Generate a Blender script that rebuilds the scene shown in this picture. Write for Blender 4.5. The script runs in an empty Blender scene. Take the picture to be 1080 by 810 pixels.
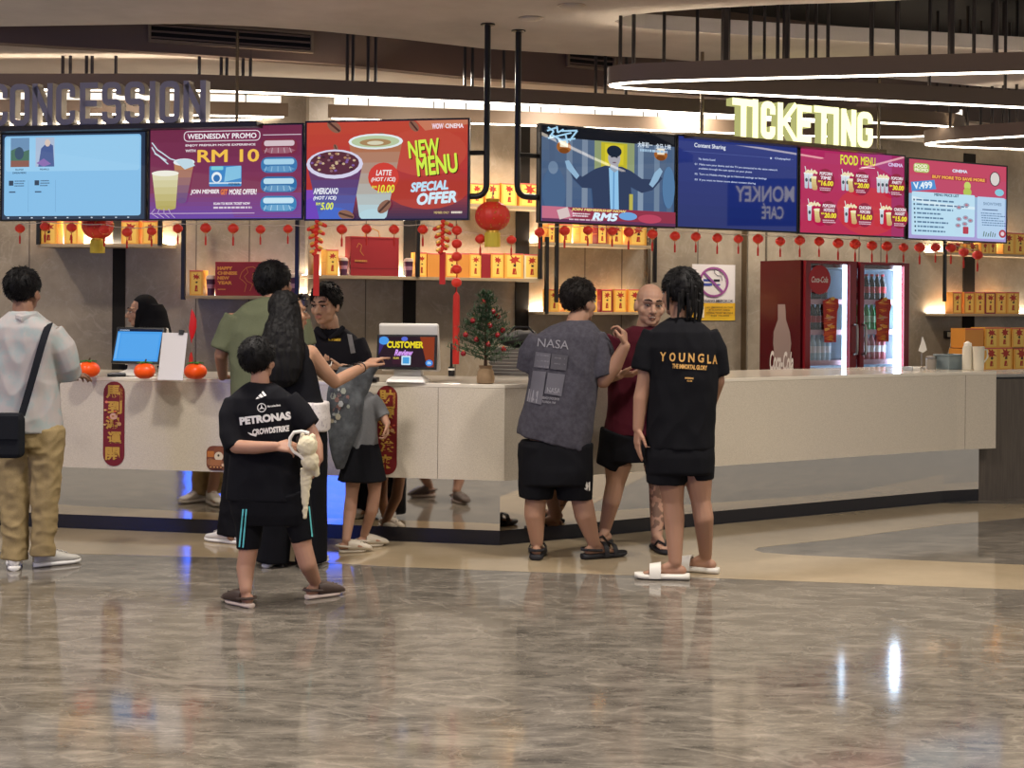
import bpy, bmesh, math, random
import numpy as np
from mathutils import Vector, Matrix, noise
from mathutils.bvhtree import BVHTree
random.seed(7)
SC = bpy.context.scene
COL = SC.collection
PI = math.pi
# ---------------------------------------------------------------- camera model (1080x810 photograph)
F, CX, HY, HZ, ROLL = 1440.0, 540.0, 316.0, 1.58, 0.0082
XA = np.array([math.cos(ROLL), 0, math.sin(ROLL)]); UA = np.array([-math.sin(ROLL), 0, math.cos(ROLL)])
def ray(px, py):
    d = XA*(px-CX) + UA*(HY-py) + np.array([0, F, 0]); return d/d[1]
def at(px, py, d):                    # the point at depth d (metres from the camera) seen at that place
    r = ray(px, py); return Vector((r[0]*d, d, HZ + r[2]*d))
def on_z(px, py, z=0.0):
    r = ray(px, py); d = (z-HZ)/r[2]; return Vector((r[0]*d, d, z))
def proj(p):
    q = np.array([p[0], p[1], p[2]-HZ]); return (CX + F*q.dot(XA)/q[1], HY - F*q.dot(UA)/q[1])
class Fr:                             # a vertical plane: s along it, o out towards the customers, z up
    def __init__(self, x, y, ang):
        self.o0 = Vector((x, y)); self.ang = ang
        self.d = Vector((math.cos(ang), math.sin(ang))); self.n = Vector((math.sin(ang), -math.cos(ang)))
    def p(self, s, o, z):
        q = self.o0 + self.d*s + self.n*o; return Vector((q.x, q.y, z))
    def hit(self, px, py, o=0.0):
        r = ray(px, py); b = self.o0 + self.n*o
        # r.xy*t = b + d*s
        det = r[0]*(-self.d.y) - r[1]*(-self.d.x)
        t = (b.x*(-self.d.y) - b.y*(-self.d.x))/det
        P = Vector((r[0]*t, t)); return ((P-b).dot(self.d), HZ + r[2]*t)
    def off(self, o):
        q = self.o0 + self.n*o; return Fr(q.x, q.y, self.ang)
# ---------------------------------------------------------------- materials
def lin(c):
    if isinstance(c, str):
        c = c.lstrip('#'); c = [int(c[i:i+2], 16) for i in (0, 2, 4)]
    o = []
    for v in c[:3]:
        v = v/255.0; o.append(v/12.92 if v <= .04045 else ((v+.055)/1.055)**2.4)
    return (*o, 1.0)
MC = {}
def mat(name, c, rough=.5, metal=0.0, spec=.5, var=None, bump=None, coat=0, trans=0, ior=1.45, sub=0, attr=None, sheen=0):
    if name in MC: return MC[name]
    m = bpy.data.materials.new(name); m.use_nodes = True; nt = m.node_tree; N = nt.nodes; L = nt.links
    b = N['Principled BSDF']; b.inputs['Base Color'].default_value = lin(c)
    b.inputs['Roughness'].default_value = rough; b.inputs['Metallic'].default_value = metal
    b.inputs['Specular IOR Level'].default_value = spec; b.inputs['IOR'].default_value = ior
    if coat: b.inputs['Coat Weight'].default_value = coat
    if trans: b.inputs['Transmission Weight'].default_value = trans
    if sheen: b.inputs['Sheen Weight'].default_value = sheen
    if sub:
        b.inputs['Subsurface Weight'].default_value = sub; b.inputs['Subsurface Radius'].default_value = (.012, .005, .003); b.inputs['Subsurface Scale'].default_value = 1
    tc = None
    if var or bump:
        tc = N.new('ShaderNodeTexCoord')
    if var:                           # var = (scale, colour2, detail, contrast low, high)
        sc_, c2, det, lo, hi = var
        t = N.new('ShaderNodeTexNoise'); t.inputs['Scale'].default_value = sc_; t.inputs['Detail'].default_value = det; t.inputs['Roughness'].default_value = .62
        L.new(tc.outputs['Object'], t.inputs['Vector'])
        r = N.new('ShaderNodeValToRGB'); r.color_ramp.elements[0].position = lo; r.color_ramp.elements[1].position = hi
        r.color_ramp.elements[0].color = lin(c); r.color_ramp.elements[1].color = lin(c2)
        L.new(t.outputs['Fac'], r.inputs['Fac']); L.new(r.outputs['Color'], b.inputs['Base Color'])
    if attr:
        a = N.new('ShaderNodeAttribute'); a.attribute_name = attr
        L.new(a.outputs['Color'], b.inputs['Base Color'])
    if bump:
        t2 = N.new('ShaderNodeTexNoise'); t2.inputs['Scale'].default_value = bump[0]; t2.inputs['Detail'].default_value = 4
        L.new(tc.outputs['Object'], t2.inputs['Vector'])
        bn = N.new('ShaderNodeBump'); bn.inputs['Strength'].default_value = bump[1]; bn.inputs['Distance'].default_value = bump[2] if len(bump) > 2 else .004
        L.new(t2.outputs['Fac'], bn.inputs['Height']); L.new(bn.outputs['Normal'], b.inputs['Normal'])
    MC[name] = m; return m
def glow(name, c, s=1.0):             # things that give off light: screens, lamps, lit signs
    if name in MC: return MC[name]
    m = bpy.data.materials.new(name); m.use_nodes = True; nt = m.node_tree
    nt.nodes.remove(nt.nodes['Principled BSDF']); e = nt.nodes.new('ShaderNodeEmission')
    e.inputs['Color'].default_value = lin(c); e.inputs['Strength'].default_value = s
    nt.links.new(e.outputs[0], nt.nodes['Material Output'].inputs[0]); MC[name] = m; return m
SCREEN = .95
def px_(c): return glow('screen_'+c.lstrip('#'), c, SCREEN)
# ---------------------------------------------------------------- mesh building
class MB:
    def __init__(s): s.v = []; s.f = []; s.m = []; s.mats = []
    def mi(s, m):
        if m is None: return 0
        if m not in s.mats: s.mats.append(m)
        return s.mats.index(m)
    def add(s, vs, fs, m=None):
        k = len(s.v); i = s.mi(m); s.v.extend([tuple(v) for v in vs])
        for f in fs: s.f.append(tuple(k+a for a in f)); s.m.append(i)
        return s
    def box(s, x0, x1, y0, y1, z0, z1, m=None, M=None):
        vs = [Vector((x, y, z)) for x in (x0, x1) for y in (y0, y1) for z in (z0, z1)]
        if M is not None: vs = [M @ v for v in vs]
        return s.add(vs, [(0,1,3,2),(4,6,7,5),(0,4,5,1),(2,3,7,6),(0,2,6,4),(1,5,7,3)], m)
    def prism(s, poly, y0, y1, m=None, ax='y'):       # poly in (x,z) pushed along y, or (x,y) along z, or (y,z) along x
        n = len(poly)
        g = {'y': lambda a, b, t: (a, t, b), 'z': lambda a, b, t: (a, b, t), 'x': lambda a, b, t: (t, a, b)}[ax]
        vs = [g(a, b, y0) for a, b in poly] + [g(a, b, y1) for a, b in poly]
        return s.add(vs, [tuple(range(n)), tuple(range(2*n-1, n-1, -1))] + [(i, i+n, (i+1) % n+n, (i+1) % n) for i in range(n)], m)
    def loft(s, rings, m=None, cap=True, closed=True):
        n = len(rings[0]); vs = [p for r in rings for p in r]; fs = []
        for i in range(len(rings)-1):
            for j in range(n if closed else n-1):
                a, b = i*n+j, i*n+(j+1) % n; fs.append((a, b, b+n, a+n))
        if cap: fs += [tuple(range(n-1, -1, -1)), tuple(range((len(rings)-1)*n, len(rings)*n))]
        return s.add(vs, fs, m)
    def tube(s, pts, r, m=None, n=8, cap=True, closed=False):
        pts = [Vector(p) for p in pts]; k = len(pts); rs = r if isinstance(r, (list, tuple)) else [r]*k
        up = None; rings = []
        for i, p in enumerate(pts):
            if closed: t = (pts[(i+1) % k]-pts[i-1])
            else: t = (pts[min(i+1, k-1)]-pts[max(i-1, 0)])
            t.normalize()
            if up is None:
                up = Vector((0, 0, 1)) if abs(t.z) < .9 else Vector((1, 0, 0))
            u = (up - t*up.dot(t)).normalized(); w = t.cross(u); up = u
            rings.append([p + (u*math.cos(a)+w*math.sin(a))*rs[i] for a in [2*PI*j/n for j in range(n)]])
        if closed: rings.append(rings[0])
        return s.loft(rings, m, cap and not closed)
    def lathe(s, prof, m=None, n=20, c=(0, 0, 0), M=None):
        rings = [[Vector((c[0]+r*math.cos(2*PI*j/n), c[1]+r*math.sin(2*PI*j/n), c[2]+z)) for j in range(n)] for r, z in prof]
        if M is not None: rings = [[M @ p for p in q] for q in rings]
        return s.loft(rings, m)
    def ell(s, c, r, m=None, n=16, k=10, M=None):
        c = Vector(c); r = (r, r, r) if isinstance(r, (int, float)) else r
        vs = []; fs = []
        for i in range(1, k):
            t = PI*i/k
            for j in range(n):
                a = 2*PI*j/n; q = Vector((r[0]*math.sin(t)*math.cos(a), r[1]*math.sin(t)*math.sin(a), r[2]*math.cos(t)))
                vs.append(c + (M @ q if M is not None else q))
        top = Vector((0, 0, r[2])); 
        if M is not None: top = M @ top
        vs += [c+top, c-top]; T, B = len(vs)-2, len(vs)-1
        for i in range(k-2):
            for j in range(n):
                a, b = i*n+j, i*n+(j+1) % n; fs.append((a, a+n, b+n, b))
        for j in range(n):
            fs.append((T, j, (j+1) % n)); fs.append((B, (k-2)*n+(j+1) % n, (k-2)*n+j))
        return s.add(vs, fs, m)
    def cap(s, p0, p1, r0, r1, m=None, n=12, flat=False):       # tapered limb segment, round ends
        p0, p1 = Vector(p0), Vector(p1); t = (p1-p0); L = t.length
        if L < 1e-6: return s.ell(p0, r0, m)
        t /= L; q = t.to_track_quat('Z', 'Y'); h = 4; rings = []
        for i in range(h+1):
            a = PI/2*(1-i/h); rr = max(r0*math.cos(a), r0*.02); z = -r0*math.sin(a)
            if flat and i < h: continue
            rings.append((rr, z))
        for i in range(h+1):
            a = PI/2*i/h; rr = max(r1*math.cos(a), r1*.02); z = L + r1*math.sin(a)
            if flat and i > 0: continue
            rings.append((rr, z))
        return s.loft([[p0 + q @ Vector((rr*math.cos(2*PI*j/n), rr*math.sin(2*PI*j/n), z)) for j in range(n)] for rr, z in rings], m)
    def build(s, name, m=None, parent=None, off=None, smooth=40, bevel=0, loc=None):
        me = bpy.data.meshes.new(name)
        vs = s.v if off is None else [(v[0]-off[0], v[1]-off[1], v[2]-off[2]) for v in s.v]
        me.from_pydata(vs, [], s.f)
        ms = [m] if (m is not None and not s.mats) else s.mats
        for x in ms: me.materials.append(x)
        if len(ms) > 1: me.polygons.foreach_set('material_index', s.m)
        bm = bmesh.new(); bm.from_mesh(me); bmesh.ops.recalc_face_normals(bm, faces=bm.faces); bm.to_mesh(me); bm.free()
        if smooth:
            me.shade_smooth(); me.set_sharp_from_angle(angle=math.radians(smooth))
        o = bpy.data.objects.new(name, me); COL.objects.link(o)
        if parent is not None: o.parent = parent
        if loc is not None: o.location = loc
        if bevel:
            b = o.modifiers.new('bevel', 'BEVEL'); b.width = bevel; b.segments = 2; b.limit_method = 'ANGLE'; b.angle_limit = math.radians(50)
        return o
def tag(o, label=None, cat=None, group=None, kind=None):
    if label: o['label'] = label
    if cat: o['category'] = cat
    if group: o['group'] = group
    if kind: o['kind'] = kind
    return o
def thing(name, label, cat, loc=(0, 0, 0), rz=0.0, group=None):
    o = bpy.data.objects.new(name, None); COL.objects.link(o); o.location = loc; o.rotation_euler = (0, 0, rz); o.empty_display_size = .1
    return tag(o, label, cat, group)
def struct(o): o['kind'] = 'structure'; return o
def dup(root, loc, rz=None, label=None, group=None, scale=None):
    r = root.copy(); COL.objects.link(r); r.location = loc
    if rz is not None: r.rotation_euler = (0, 0, rz)
    if scale is not None: r.scale = (scale,)*3 if isinstance(scale, (int, float)) else scale
    if label: r['label'] = label
    if group: r['group'] = group
    for ch in list(root.children):
        c = ch.copy(); COL.objects.link(c); c.parent = r
        for g in list(ch.children):
            d = g.copy(); COL.objects.link(d); d.parent = c
    return r
# ---------------------------------------------------------------- lettering
TC = {}
def text_geo(t, size=1.0, bold=0.0, xs=1.0, shear=0.0, ext=0.0, spacing=1.0):
    key = (t, bold, shear, ext, spacing)
    if key not in TC:
        cu = bpy.data.curves.new('lettering', 'FONT'); cu.body = t; cu.size = 1.0; cu.offset = bold; cu.shear = shear; cu.extrude = ext; cu.space_character = spacing
        cu.resolution_u = 3; cu.align_x = 'LEFT'
        o = bpy.data.objects.new('lettering', cu); COL.objects.link(o); bpy.context.view_layer.update()
        me = o.to_mesh(); vs = np.array([v.co[:] for v in me.vertices]).reshape(-1, 3); fs = [tuple(p.vertices) for p in me.polygons]
        o.to_mesh_clear(); bpy.data.objects.remove(o); bpy.data.curves.remove(cu)
        if len(vs):
            vs[:, 0] -= vs[:, 0].min(); vs[:, 1] -= vs[:, 1].min()
        TC[key] = (vs, fs)
    vs, fs = TC[key]
    return vs*np.array([size*xs, size, size]), fs
def fit_text(t, w, h, bold=.02, shear=0.0):      # lettering stretched to a box w x h, lower left at 0,0
    vs, fs = text_geo(t, 1, bold, 1, shear)
    if not len(vs): return vs, fs
    W, H = vs[:, 0].max(), vs[:, 1].max()
    return vs*np.array([w/max(W, 1e-6), h/max(H, 1e-6), 1]), fs
def pr_check(c): return mat('print_'+c.lstrip('#'), c, .6)
class Pic:                                      # what a screen, poster or sticker shows: flat shapes, x right, y down, in units of its own box
    def __init__(s, w, h, ux=1.0, uy=1.0, y0=0.0, z0=0.0, fn=None, step=.0006):
        s.w, s.h, s.ux, s.uy, s.k, s.z0, s.y0, s.step = w, h, ux, uy, 0, z0, y0, step; s.mb = MB(); s.fn = fn or px_
    def P(s, x, y): return (x/s.ux*s.w - s.w/2, s.y0 - s.step*s.k, s.z0 + s.h*(1 - y/s.uy))
    def poly(s, pts, c):
        s.k += 1
        for ax, lim, sg in ((0, 0, 1), (0, s.ux, -1), (1, 0, 1), (1, s.uy, -1)):      # nothing beyond the edge of the picture
            out = []
            for i, p in enumerate(pts):
                q = pts[i-1]; a, b = (p[ax]-lim)*sg, (q[ax]-lim)*sg
                if (a >= 0) != (b >= 0):
                    t = a/(a-b); out.append((p[0]+(q[0]-p[0])*t, p[1]+(q[1]-p[1])*t))
                if a >= 0: out.append(p)
            pts = out
            if len(pts) < 3: return s
        s.mb.add([s.P(x, y) for x, y in pts], [tuple(range(len(pts)))], s.fn(c)); return s
    def rect(s, x0, y0, x1, y1, c): return s.poly([(x0, y0), (x1, y0), (x1, y1), (x0, y1)], c)
    def rrect(s, x0, y0, x1, y1, r, c):
        pts = []
        for cx, cy, a in ((x1-r, y0+r, -90), (x1-r, y1-r, 0), (x0+r, y1-r, 90), (x0+r, y0+r, 180)):
            for k in range(5): t = math.radians(a+22.5*k); pts.append((cx+r*math.cos(t), cy+r*math.sin(t)))
        return s.poly(pts, c)
    def oval(s, cx, cy, rx, ry, c, n=20, a0=0, a1=360):
        return s.poly([(cx+rx*math.cos(math.radians(a0+(a1-a0)*i/n)), cy+ry*math.sin(math.radians(a0+(a1-a0)*i/n))) for i in range(n if a1-a0 == 360 else n+1)], c)
    def ring(s, cx, cy, rx, ry, t, c, n=28):
        s.k += 1; vs = []; 
        for i in range(n):
            a = 2*PI*i/n; vs.append(s.P(cx+rx*math.cos(a), cy+ry*math.sin(a))); vs.append(s.P(cx+(rx-t)*math.cos(a), cy+(ry-t)*math.sin(a)))
        s.mb.add(vs, [(2*i, 2*i+1, (2*i+3) % (2*n), (2*i+2) % (2*n)) for i in range(n)], s.fn(c)); return s
    def line(s, pts, t, c):
        for (x0, y0), (x1, y1) in zip(pts, pts[1:]):
            L = math.hypot(x1-x0, y1-y0) or 1; nx, ny = -(y1-y0)/L*t/2, (x1-x0)/L*t/2
            s.poly([(x0+nx, y0+ny), (x1+nx, y1+ny), (x1-nx, y1-ny), (x0-nx, y0-ny)], c)
        return s
    def text(s, t, x0, y0, x1, y1, c, bold=.02, shear=0.0, rot=0.0, flip=False):   # lettering filling that box
        s.k += 1
        if s.fn is pr_check: vs, fs = fit_text(t, x1-x0, y1-y0, bold, shear)
        else:                                            # lit lettering: made heavier by overlaid copies
            v0, f0 = text_geo(t, 1, 0, 1, shear); b = bold*.8; vs = []; fs = []
            for dx, dy in (((0, 0), (b, 0), (-b, 0), (0, b), (0, -b), (b*.7, b*.7), (-b*.7, -b*.7), (b*.7, -b*.7), (-b*.7, b*.7)) if bold > .015 else ((0, 0),)):
                fs += [tuple(i+len(vs) for i in f) for f in f0]; vs += [(v[0]+dx, v[1]+dy, 0) for v in v0]
            vs = np.array(vs).reshape(-1, 3)
            if len(vs): vs -= vs.min(axis=0); vs = vs*np.array([(x1-x0)/max(vs[:, 0].max(), 1e-6), (y1-y0)/max(vs[:, 1].max(), 1e-6), 1])
        cx, cy = (x0+x1)/2, (y0+y1)/2; ca, sa = math.cos(rot), math.sin(rot); out = []
        for v in vs:
            x, y = x0+v[0], y1-v[1]
            if flip: x = x0+x1-x
            dx, dy = x-cx, y-cy; out.append(s.P(cx+dx*ca-dy*sa, cy+dx*sa+dy*ca))
        s.mb.add(out, fs, s.fn(c)); return s
    def lines(s, x0, y0, x1, y1, n, c, t=.45, seed=1):       # rows of small print too small to read
        rnd = random.Random(seed); hh = (y1-y0)/n
        for i in range(n):
            x = x0; e = x1-(x1-x0)*rnd.uniform(0, .35)
            while x < e:
                w = min(rnd.uniform(.04, .13)*(x1-x0), e-x); s.rect(x, y0+i*hh, x+w, y0+i*hh+hh*t, c); x += w+.02*(x1-x0)
        return s
def stroke_mesh(mb, pts, t, y0, y1, m=None, closed=False):    # a bent bar of width t in the (x,z) plane, y0..y1 thick
    k = len(pts); L = []; R = []
    for i in range(k):
        p = Vector(pts[i]); a = Vector(pts[i-1]) if (i > 0 or closed) else None; b = Vector(pts[(i+1) % k]) if (i < k-1 or closed) else None
        d1 = (p-a).normalized() if a is not None else None; d2 = (b-p).normalized() if b is not None else None
        if d1 is None: d1 = d2
        if d2 is None: d2 = d1
        n1 = Vector((-d1.y, d1.x)); n2 = Vector((-d2.y, d2.x)); n = (n1+n2).normalized(); q = n*(t/2/max(n.dot(n1), .35))
        L.append(p+q); R.append(p-q)
    vs = []
    for l, r in zip(L, R): vs += [(l.x, y0, l.y), (r.x, y0, r.y), (r.x, y1, r.y), (l.x, y1, l.y)]
    fs = []
    for i in range(k if closed else k-1):
        a = 4*i; b = 4*((i+1) % k)
        for j in range(4): fs.append((a+j, a+(j+1) % 4, b+(j+1) % 4, b+j))
    if not closed: fs += [(0, 1, 2, 3), (4*k-1, 4*k-2, 4*k-3, 4*k-4)]
    mb.add(vs, fs, m)
def glyph(ch, w, h, t):
    e = t/2; l, r, b, u = e, w-e, e, h-e; q = min(w, h)*.24
    def arc(cx, cy, rad, a0, a1, n=4): return [(cx+rad*math.cos(math.radians(a0+(a1-a0)*i/n)), cy+rad*math.sin(math.radians(a0+(a1-a0)*i/n))) for i in range(n+1)]
    mid = h*.52
    if ch == 'O': return [(arc(r-q, u-q, q, 0, 90)+arc(l+q, u-q, q, 90, 180)+arc(l+q, b+q, q, 180, 270)+arc(r-q, b+q, q, 270, 360), True)]
    if ch == 'C': return [([(r, h*.66)]+arc(r-q, u-q, q, 0, 90)+arc(l+q, u-q, q, 90, 180)+arc(l+q, b+q, q, 180, 270)+arc(r-q, b+q, q, 270, 360)+[(r, h*.34)], False)]
    if ch == 'G': return [([(r, h*.68)]+arc(r-q, u-q, q, 0, 90)+arc(l+q, u-q, q, 90, 180)+arc(l+q, b+q, q, 180, 270)+arc(r-q, b+q, q, 270, 360)+[(r, h*.46), (w*.55, h*.46)], False)]
    if ch == 'S': return [([(r, h*.70)]+arc(r-q, u-q, q, 0, 90)+arc(l+q, u-q, q, 90, 180)+arc(l+q, mid+q*.9, q, 180, 250)+arc(r-q, mid-q*.9, q, 70, 0)+arc(r-q, b+q, q, 360, 270)+arc(l+q, b+q, q, 270, 180)+[(l, h*.30)], False)]
    if ch == 'N': return [([(l, 0), (l, h)], False), ([(r, 0), (r, h)], False), ([(l, h-t*.55), (r, t*.55)], False)]
    if ch == 'E': return [([(r+e*.6, u), (l, u), (l, b), (r+e*.6, b)], False), ([(l, h*.5), (r+e*.2, h*.5)], False)]
    if ch == 'I': return [([(w/2, 0), (w/2, h)], False)]
    if ch == 'T': return [([(0, u), (w, u)], False), ([(w/2, u), (w/2, 0)], False)]
    if ch == 'K': return [([(l, 0), (l, h)], False), ([(l+e*.3, h*.40), (w*.98, h)], False), ([(l+t*.55, h*.56), (w*1.0, 0)], False)]
# ================================================================ the setting
PL, PC, PR, PE = on_z(27, 555), on_z(527, 575), on_z(995, 530), on_z(1032, 528)
aL = math.atan2(PC.y-PL.y, PC.x-PL.x); aR = math.atan2(PR.y-PC.y, PR.x-PC.x); aE = math.atan2(PE.y-PR.y, PE.x-PR.x)
CL, CR, CE = Fr(PC.x, PC.y, aL), Fr(PC.x, PC.y, aR), Fr(PR.x, PR.y, aE)
WR = CR.off(-3.3)
_sk, _ = WR.hit(325, 300); PK = WR.p(_sk, 0, 0)                  # where the two back walls meet
WL = Fr(PK.x, PK.y, aL)
WR = Fr(PK.x, PK.y, aR)                                          # s = 0 at that corner on both
def offs(pts, o):                                                # a plan polyline moved o towards the customers
    out = []
    for i, p in enumerate(pts):
        p = Vector(p); ns = []
        for a, b in ((i-1, i), (i, i+1)):
            if a >= 0 and b < len(pts):
                d = (Vector(pts[b])-Vector(pts[a])).normalized(); ns.append(Vector((d.y, -d.x)))
        n = sum(ns, Vector((0, 0))).normalized(); out.append(p + n*(o/max(n.dot(ns[0]), .3)))
    return out
def strip(mb, line, o0, o1, z0, z1, m=None):                     # a wall-like solid following a plan polyline
    A, B = offs(line, o0), offs(line, o1)
    rings = [[(a.x, a.y, z0), (a.x, a.y, z1), (b.x, b.y, z1), (b.x, b.y, z0)] for a, b in zip(A, B)]
    return mb.loft(rings, m)
# ---- materials of the place
M_wall = mat('grey_brown_stone', '#827868', .32, spec=.45, var=(1.7, '#aca08d', 9, .34, .68), bump=(30, .05, .002))
def veins(m, sc_, col, amt):                                     # thin light veins through a stone
    nt = m.node_tree; N, L = nt.nodes, nt.links; b = N['Principled BSDF']; src = b.inputs['Base Color'].links[0].from_socket
    tc = N.new('ShaderNodeTexCoord'); w = N.new('ShaderNodeTexNoise'); w.inputs['Scale'].default_value = sc_; w.inputs['Detail'].default_value = 6; w.inputs['Distortion'].default_value = 1.6
    L.new(tc.outputs['Object'], w.inputs['Vector'])
    a = N.new('ShaderNodeMath'); a.operation = 'SUBTRACT'; a.inputs[1].default_value = .5; L.new(w.outputs['Fac'], a.inputs[0])
    c = N.new('ShaderNodeMath'); c.operation = 'ABSOLUTE'; L.new(a.outputs[0], c.inputs[0])
    r = N.new('ShaderNodeMapRange'); r.inputs['From Min'].default_value = 0; r.inputs['From Max'].default_value = .018; r.inputs['To Min'].default_value = amt; r.inputs['To Max'].default_value = 0; L.new(c.outputs[0], r.inputs['Value'])
    n2 = N.new('ShaderNodeTexNoise'); n2.inputs['Scale'].default_value = sc_*2.3; L.new(tc.outputs['Object'], n2.inputs['Vector'])
    mu = N.new('ShaderNodeMath'); mu.operation = 'MULTIPLY'; L.new(r.outputs[0], mu.inputs[0]); L.new(n2.outputs['Fac'], mu.inputs[1])
    mx = N.new('ShaderNodeMix'); mx.data_type = 'RGBA'; L.new(mu.outputs[0], mx.inputs['Factor']); L.new(src, mx.inputs['A']); mx.inputs['B'].default_value = lin(col); L.new(mx.outputs['Result'], b.inputs['Base Color'])
veins(M_wall, 2.2, '#b9b0a4', .45); veins(M_wall, 7, '#b5aca0', .35)
M_floor = mat('polished_grey_marble', '#423e38', .085, spec=.5, var=(5.5, '#7f776c', 14, .28, .74)); veins(M_floor, 1.1, '#b0a698', .4); veins(M_floor, 4, '#a39a8c', .45); veins(M_floor, 11, '#9d9486', .4)
def stretch(m, v):                                               # marble that runs in streaks
    nt = m.node_tree
    for n in list(nt.nodes):
        if n.type == 'TEX_NOISE':
            l = n.inputs['Vector'].links[0].from_socket; mp = nt.nodes.new('ShaderNodeMapping'); mp.inputs['Scale'].default_value = v; mp.inputs['Rotation'].default_value = (0, 0, .25)
            nt.links.new(l, mp.inputs['Vector']); nt.links.new(mp.outputs[0], n.inputs['Vector'])
stretch(M_floor, (.8, 1.9, 1))
M_cream = mat('cream_marble', '#97866b', .10, spec=.5, var=(1.4, '#ab9a7e', 6, .3, .7))
M_ceil = mat('textured_grey_paint', '#c6bdb3', .85, var=(2.2, '#b4aba1', 7, .3, .7))
M_brown = mat('dark_brown_metal', '#7c6b5a', .5, spec=.4)
M_brown2 = mat('bulkhead_brown', '#65534a', .6)
M_black = mat('black_metal', '#121214', .35, spec=.5)
M_dark = mat('dark_void', '#15120f', .9)
M_white = mat('white_stone', '#cdc3b2', .22, spec=.5, var=(220, '#b9ae9d', 3, .40, .62))
M_top = mat('white_worktop', '#d8cfbf', .12, spec=.5)
M_mirror = mat('polished_steel', '#d6cfc6', .035, metal=1.0, bump=(2.2, .05, .01))
M_toe = mat('black_toe_kick', '#17151a', .25)
M_led = glow('warm_white_led', '#fff2df', 9.0)
M_ledsh = glow('shelf_led', '#fff0d8', 9.0)
M_wood = mat('grey_brown_wood', '#4e463f', .5, var=(6, '#5f564d', 6, .3, .7)); stretch(M_wood, (9, 9, .6))
M_shelf = mat('shelf_oak', '#a08d70', .5)
M_steel = mat('brushed_steel', '#a7a09a', .3, metal=1)
# ---- floor with its cream inlays
mb = MB(); mb.box(-9, 11, -5, 18, -.1, 0, M_floor); struct(mb.build('floor', smooth=0))
def inlay(name, pts, z=.0012):
    mb = MB(); mb.prism([(p.x, p.y) for p in pts], -.01, z, M_cream, ax='z'); return struct(mb.build(name, smooth=0))
low = [on_z(*p) for p in [(-700, 572), (-60, 580), (60, 583.5), (240, 588), (400, 597), (556, 603), (660, 606.5), (760, 610), (920, 616), (1080, 622), (1400, 634)]]
up = [CL.p(-6.5, .02, 0), CL.p(0, .02, 0), CR.p(4.0, .02, 0)]
rt = [on_z(*p) for p in [(1400, 536), (1080, 546), (997, 553.5), (930, 562), (878, 569), (830, 574), (800, 577.5), (795, 580), (805, 583), (850, 586), (908, 588.5), (1080, 596), (1400, 609)]]
inlay('trim_1', up + rt + low[::-1])
p0 = CE.p(.36, .02, 0)
inlay('trim_2', [CR.p(4.0, .02, 0), p0, on_z(1400, 520), on_z(1400, 536)][0:1] + [p0, on_z(1400, 522), on_z(1400, 535.9), on_z(1080, 545.9)], .0011) if False else None
# ---- walls
ZC = 3.44; ZR = 3.38
mb = MB(); a, b = WL.p(-5.2, 0, 0), WL.p(0, 0, 0); c, d = WL.p(0, -.15, 0), WL.p(-5.2, -.15, 0)
mb.prism([(q.x, q.y) for q in (a, b, c, d)], 0, 4.15, M_wall, ax='z'); struct(mb.build('wall_left', smooth=0))
mb = MB(); a, b = WR.p(0, 0, 0), WR.p(13.5, 0, 0); c, d = WR.p(13.5, -.15, 0), WR.p(0, -.15, 0)
mb.prism([(q.x, q.y) for q in (a, b, c, d)], 0, 4.15, M_wall, ax='z'); struct(mb.build('wall_back', smooth=0))
# tile joints, black recessed strips and metal edged pilasters on the walls
TR = [2]
def wall_strip(fr, px0, px1, z0, z1, o, m, py=330):
    s0, _ = fr.hit(px0, py); s1, _ = fr.hit(px1, py); mb = MB(); TR[0] += 1
    vs = [fr.p(s, q, z) for s in (s0, s1) for q in (-.02, o) for z in (z0, z1)]
    mb.add(vs, [(0,1,3,2),(4,6,7,5),(0,4,5,1),(2,3,7,6),(0,2,6,4),(1,5,7,3)], m); return struct(mb.build('trim_%d' % TR[0], smooth=0))
M_joint = mat('stone_joint', '#5b5249', .7)
for px0, px1 in ((119, 132), (425, 438), (543, 557), (1015, 1027)):
    wall_strip(WL if px0 < 320 else WR, px0, px1, 0, 3.3, .012, M_dark)
for px in (30, 206, 262, 385, 480, 616, 655, 735, 905, 928):
    wall_strip(WL if px < 320 else WR, px, px+.9, 0, 3.3, .002, M_joint)
M_cham = mat('champagne_metal', '#8d7f6c', .25, metal=.9)
for px0, px1, o, m in ((783, 801, .08, M_wall), (781.6, 783, .085, M_cham), (801, 803, .085, M_cham), (322, 331, .05, M_wall), (681, 684, .03, M_cham)):
    wall_strip(WR, px0, px1, 0, 3.3, o, m)
# ---- ceiling: front slab with a slot and an opening, dark void above, rear slab
Cp = lambda x, y, z=ZC: on_z(x, y, z)
edge = [Vector((-9, 10.3, 0))] + [Cp(*p) for p in [(0, 28), (100, 26.5), (200, 25), (270, 28), (340, 33), (430, 42), (512, 51.5), (600, 57), (700, 62)]] + [Vector((4, 11.7, 0)), Vector((9, 13.6, 0))]
hole = [Vector((9, 7.4, 0))] + [Cp(*p) for p in [(1000, -2), (900, 2.5), (820, 5), (750, 8.5), (690, 13), (660, 17), (648, 22.5), (656, 27), (680, 30), (740, 34), (828, 39.5), (950, 46), (1080, 53.5)]] + [Vector((9, 11.3, 0))]
def slab(name, pts, z0, z1, m):
    mb = MB(); mb.prism([(p[0], p[1]) for p in pts], z0, z1, m, ax='z'); return struct(mb.build(name, smooth=0))
slab('ceiling', [(-9, -5), (9, -5)] + hole + [(9, 13.5)] + edge[::-1][1:], ZC, ZC+.1, M_ceil)
slab('ceiling_void', [(-9, 6), (9, 6), (9, 16), (-9, 16)], 4.15, 4.25, M_dark)
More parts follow.
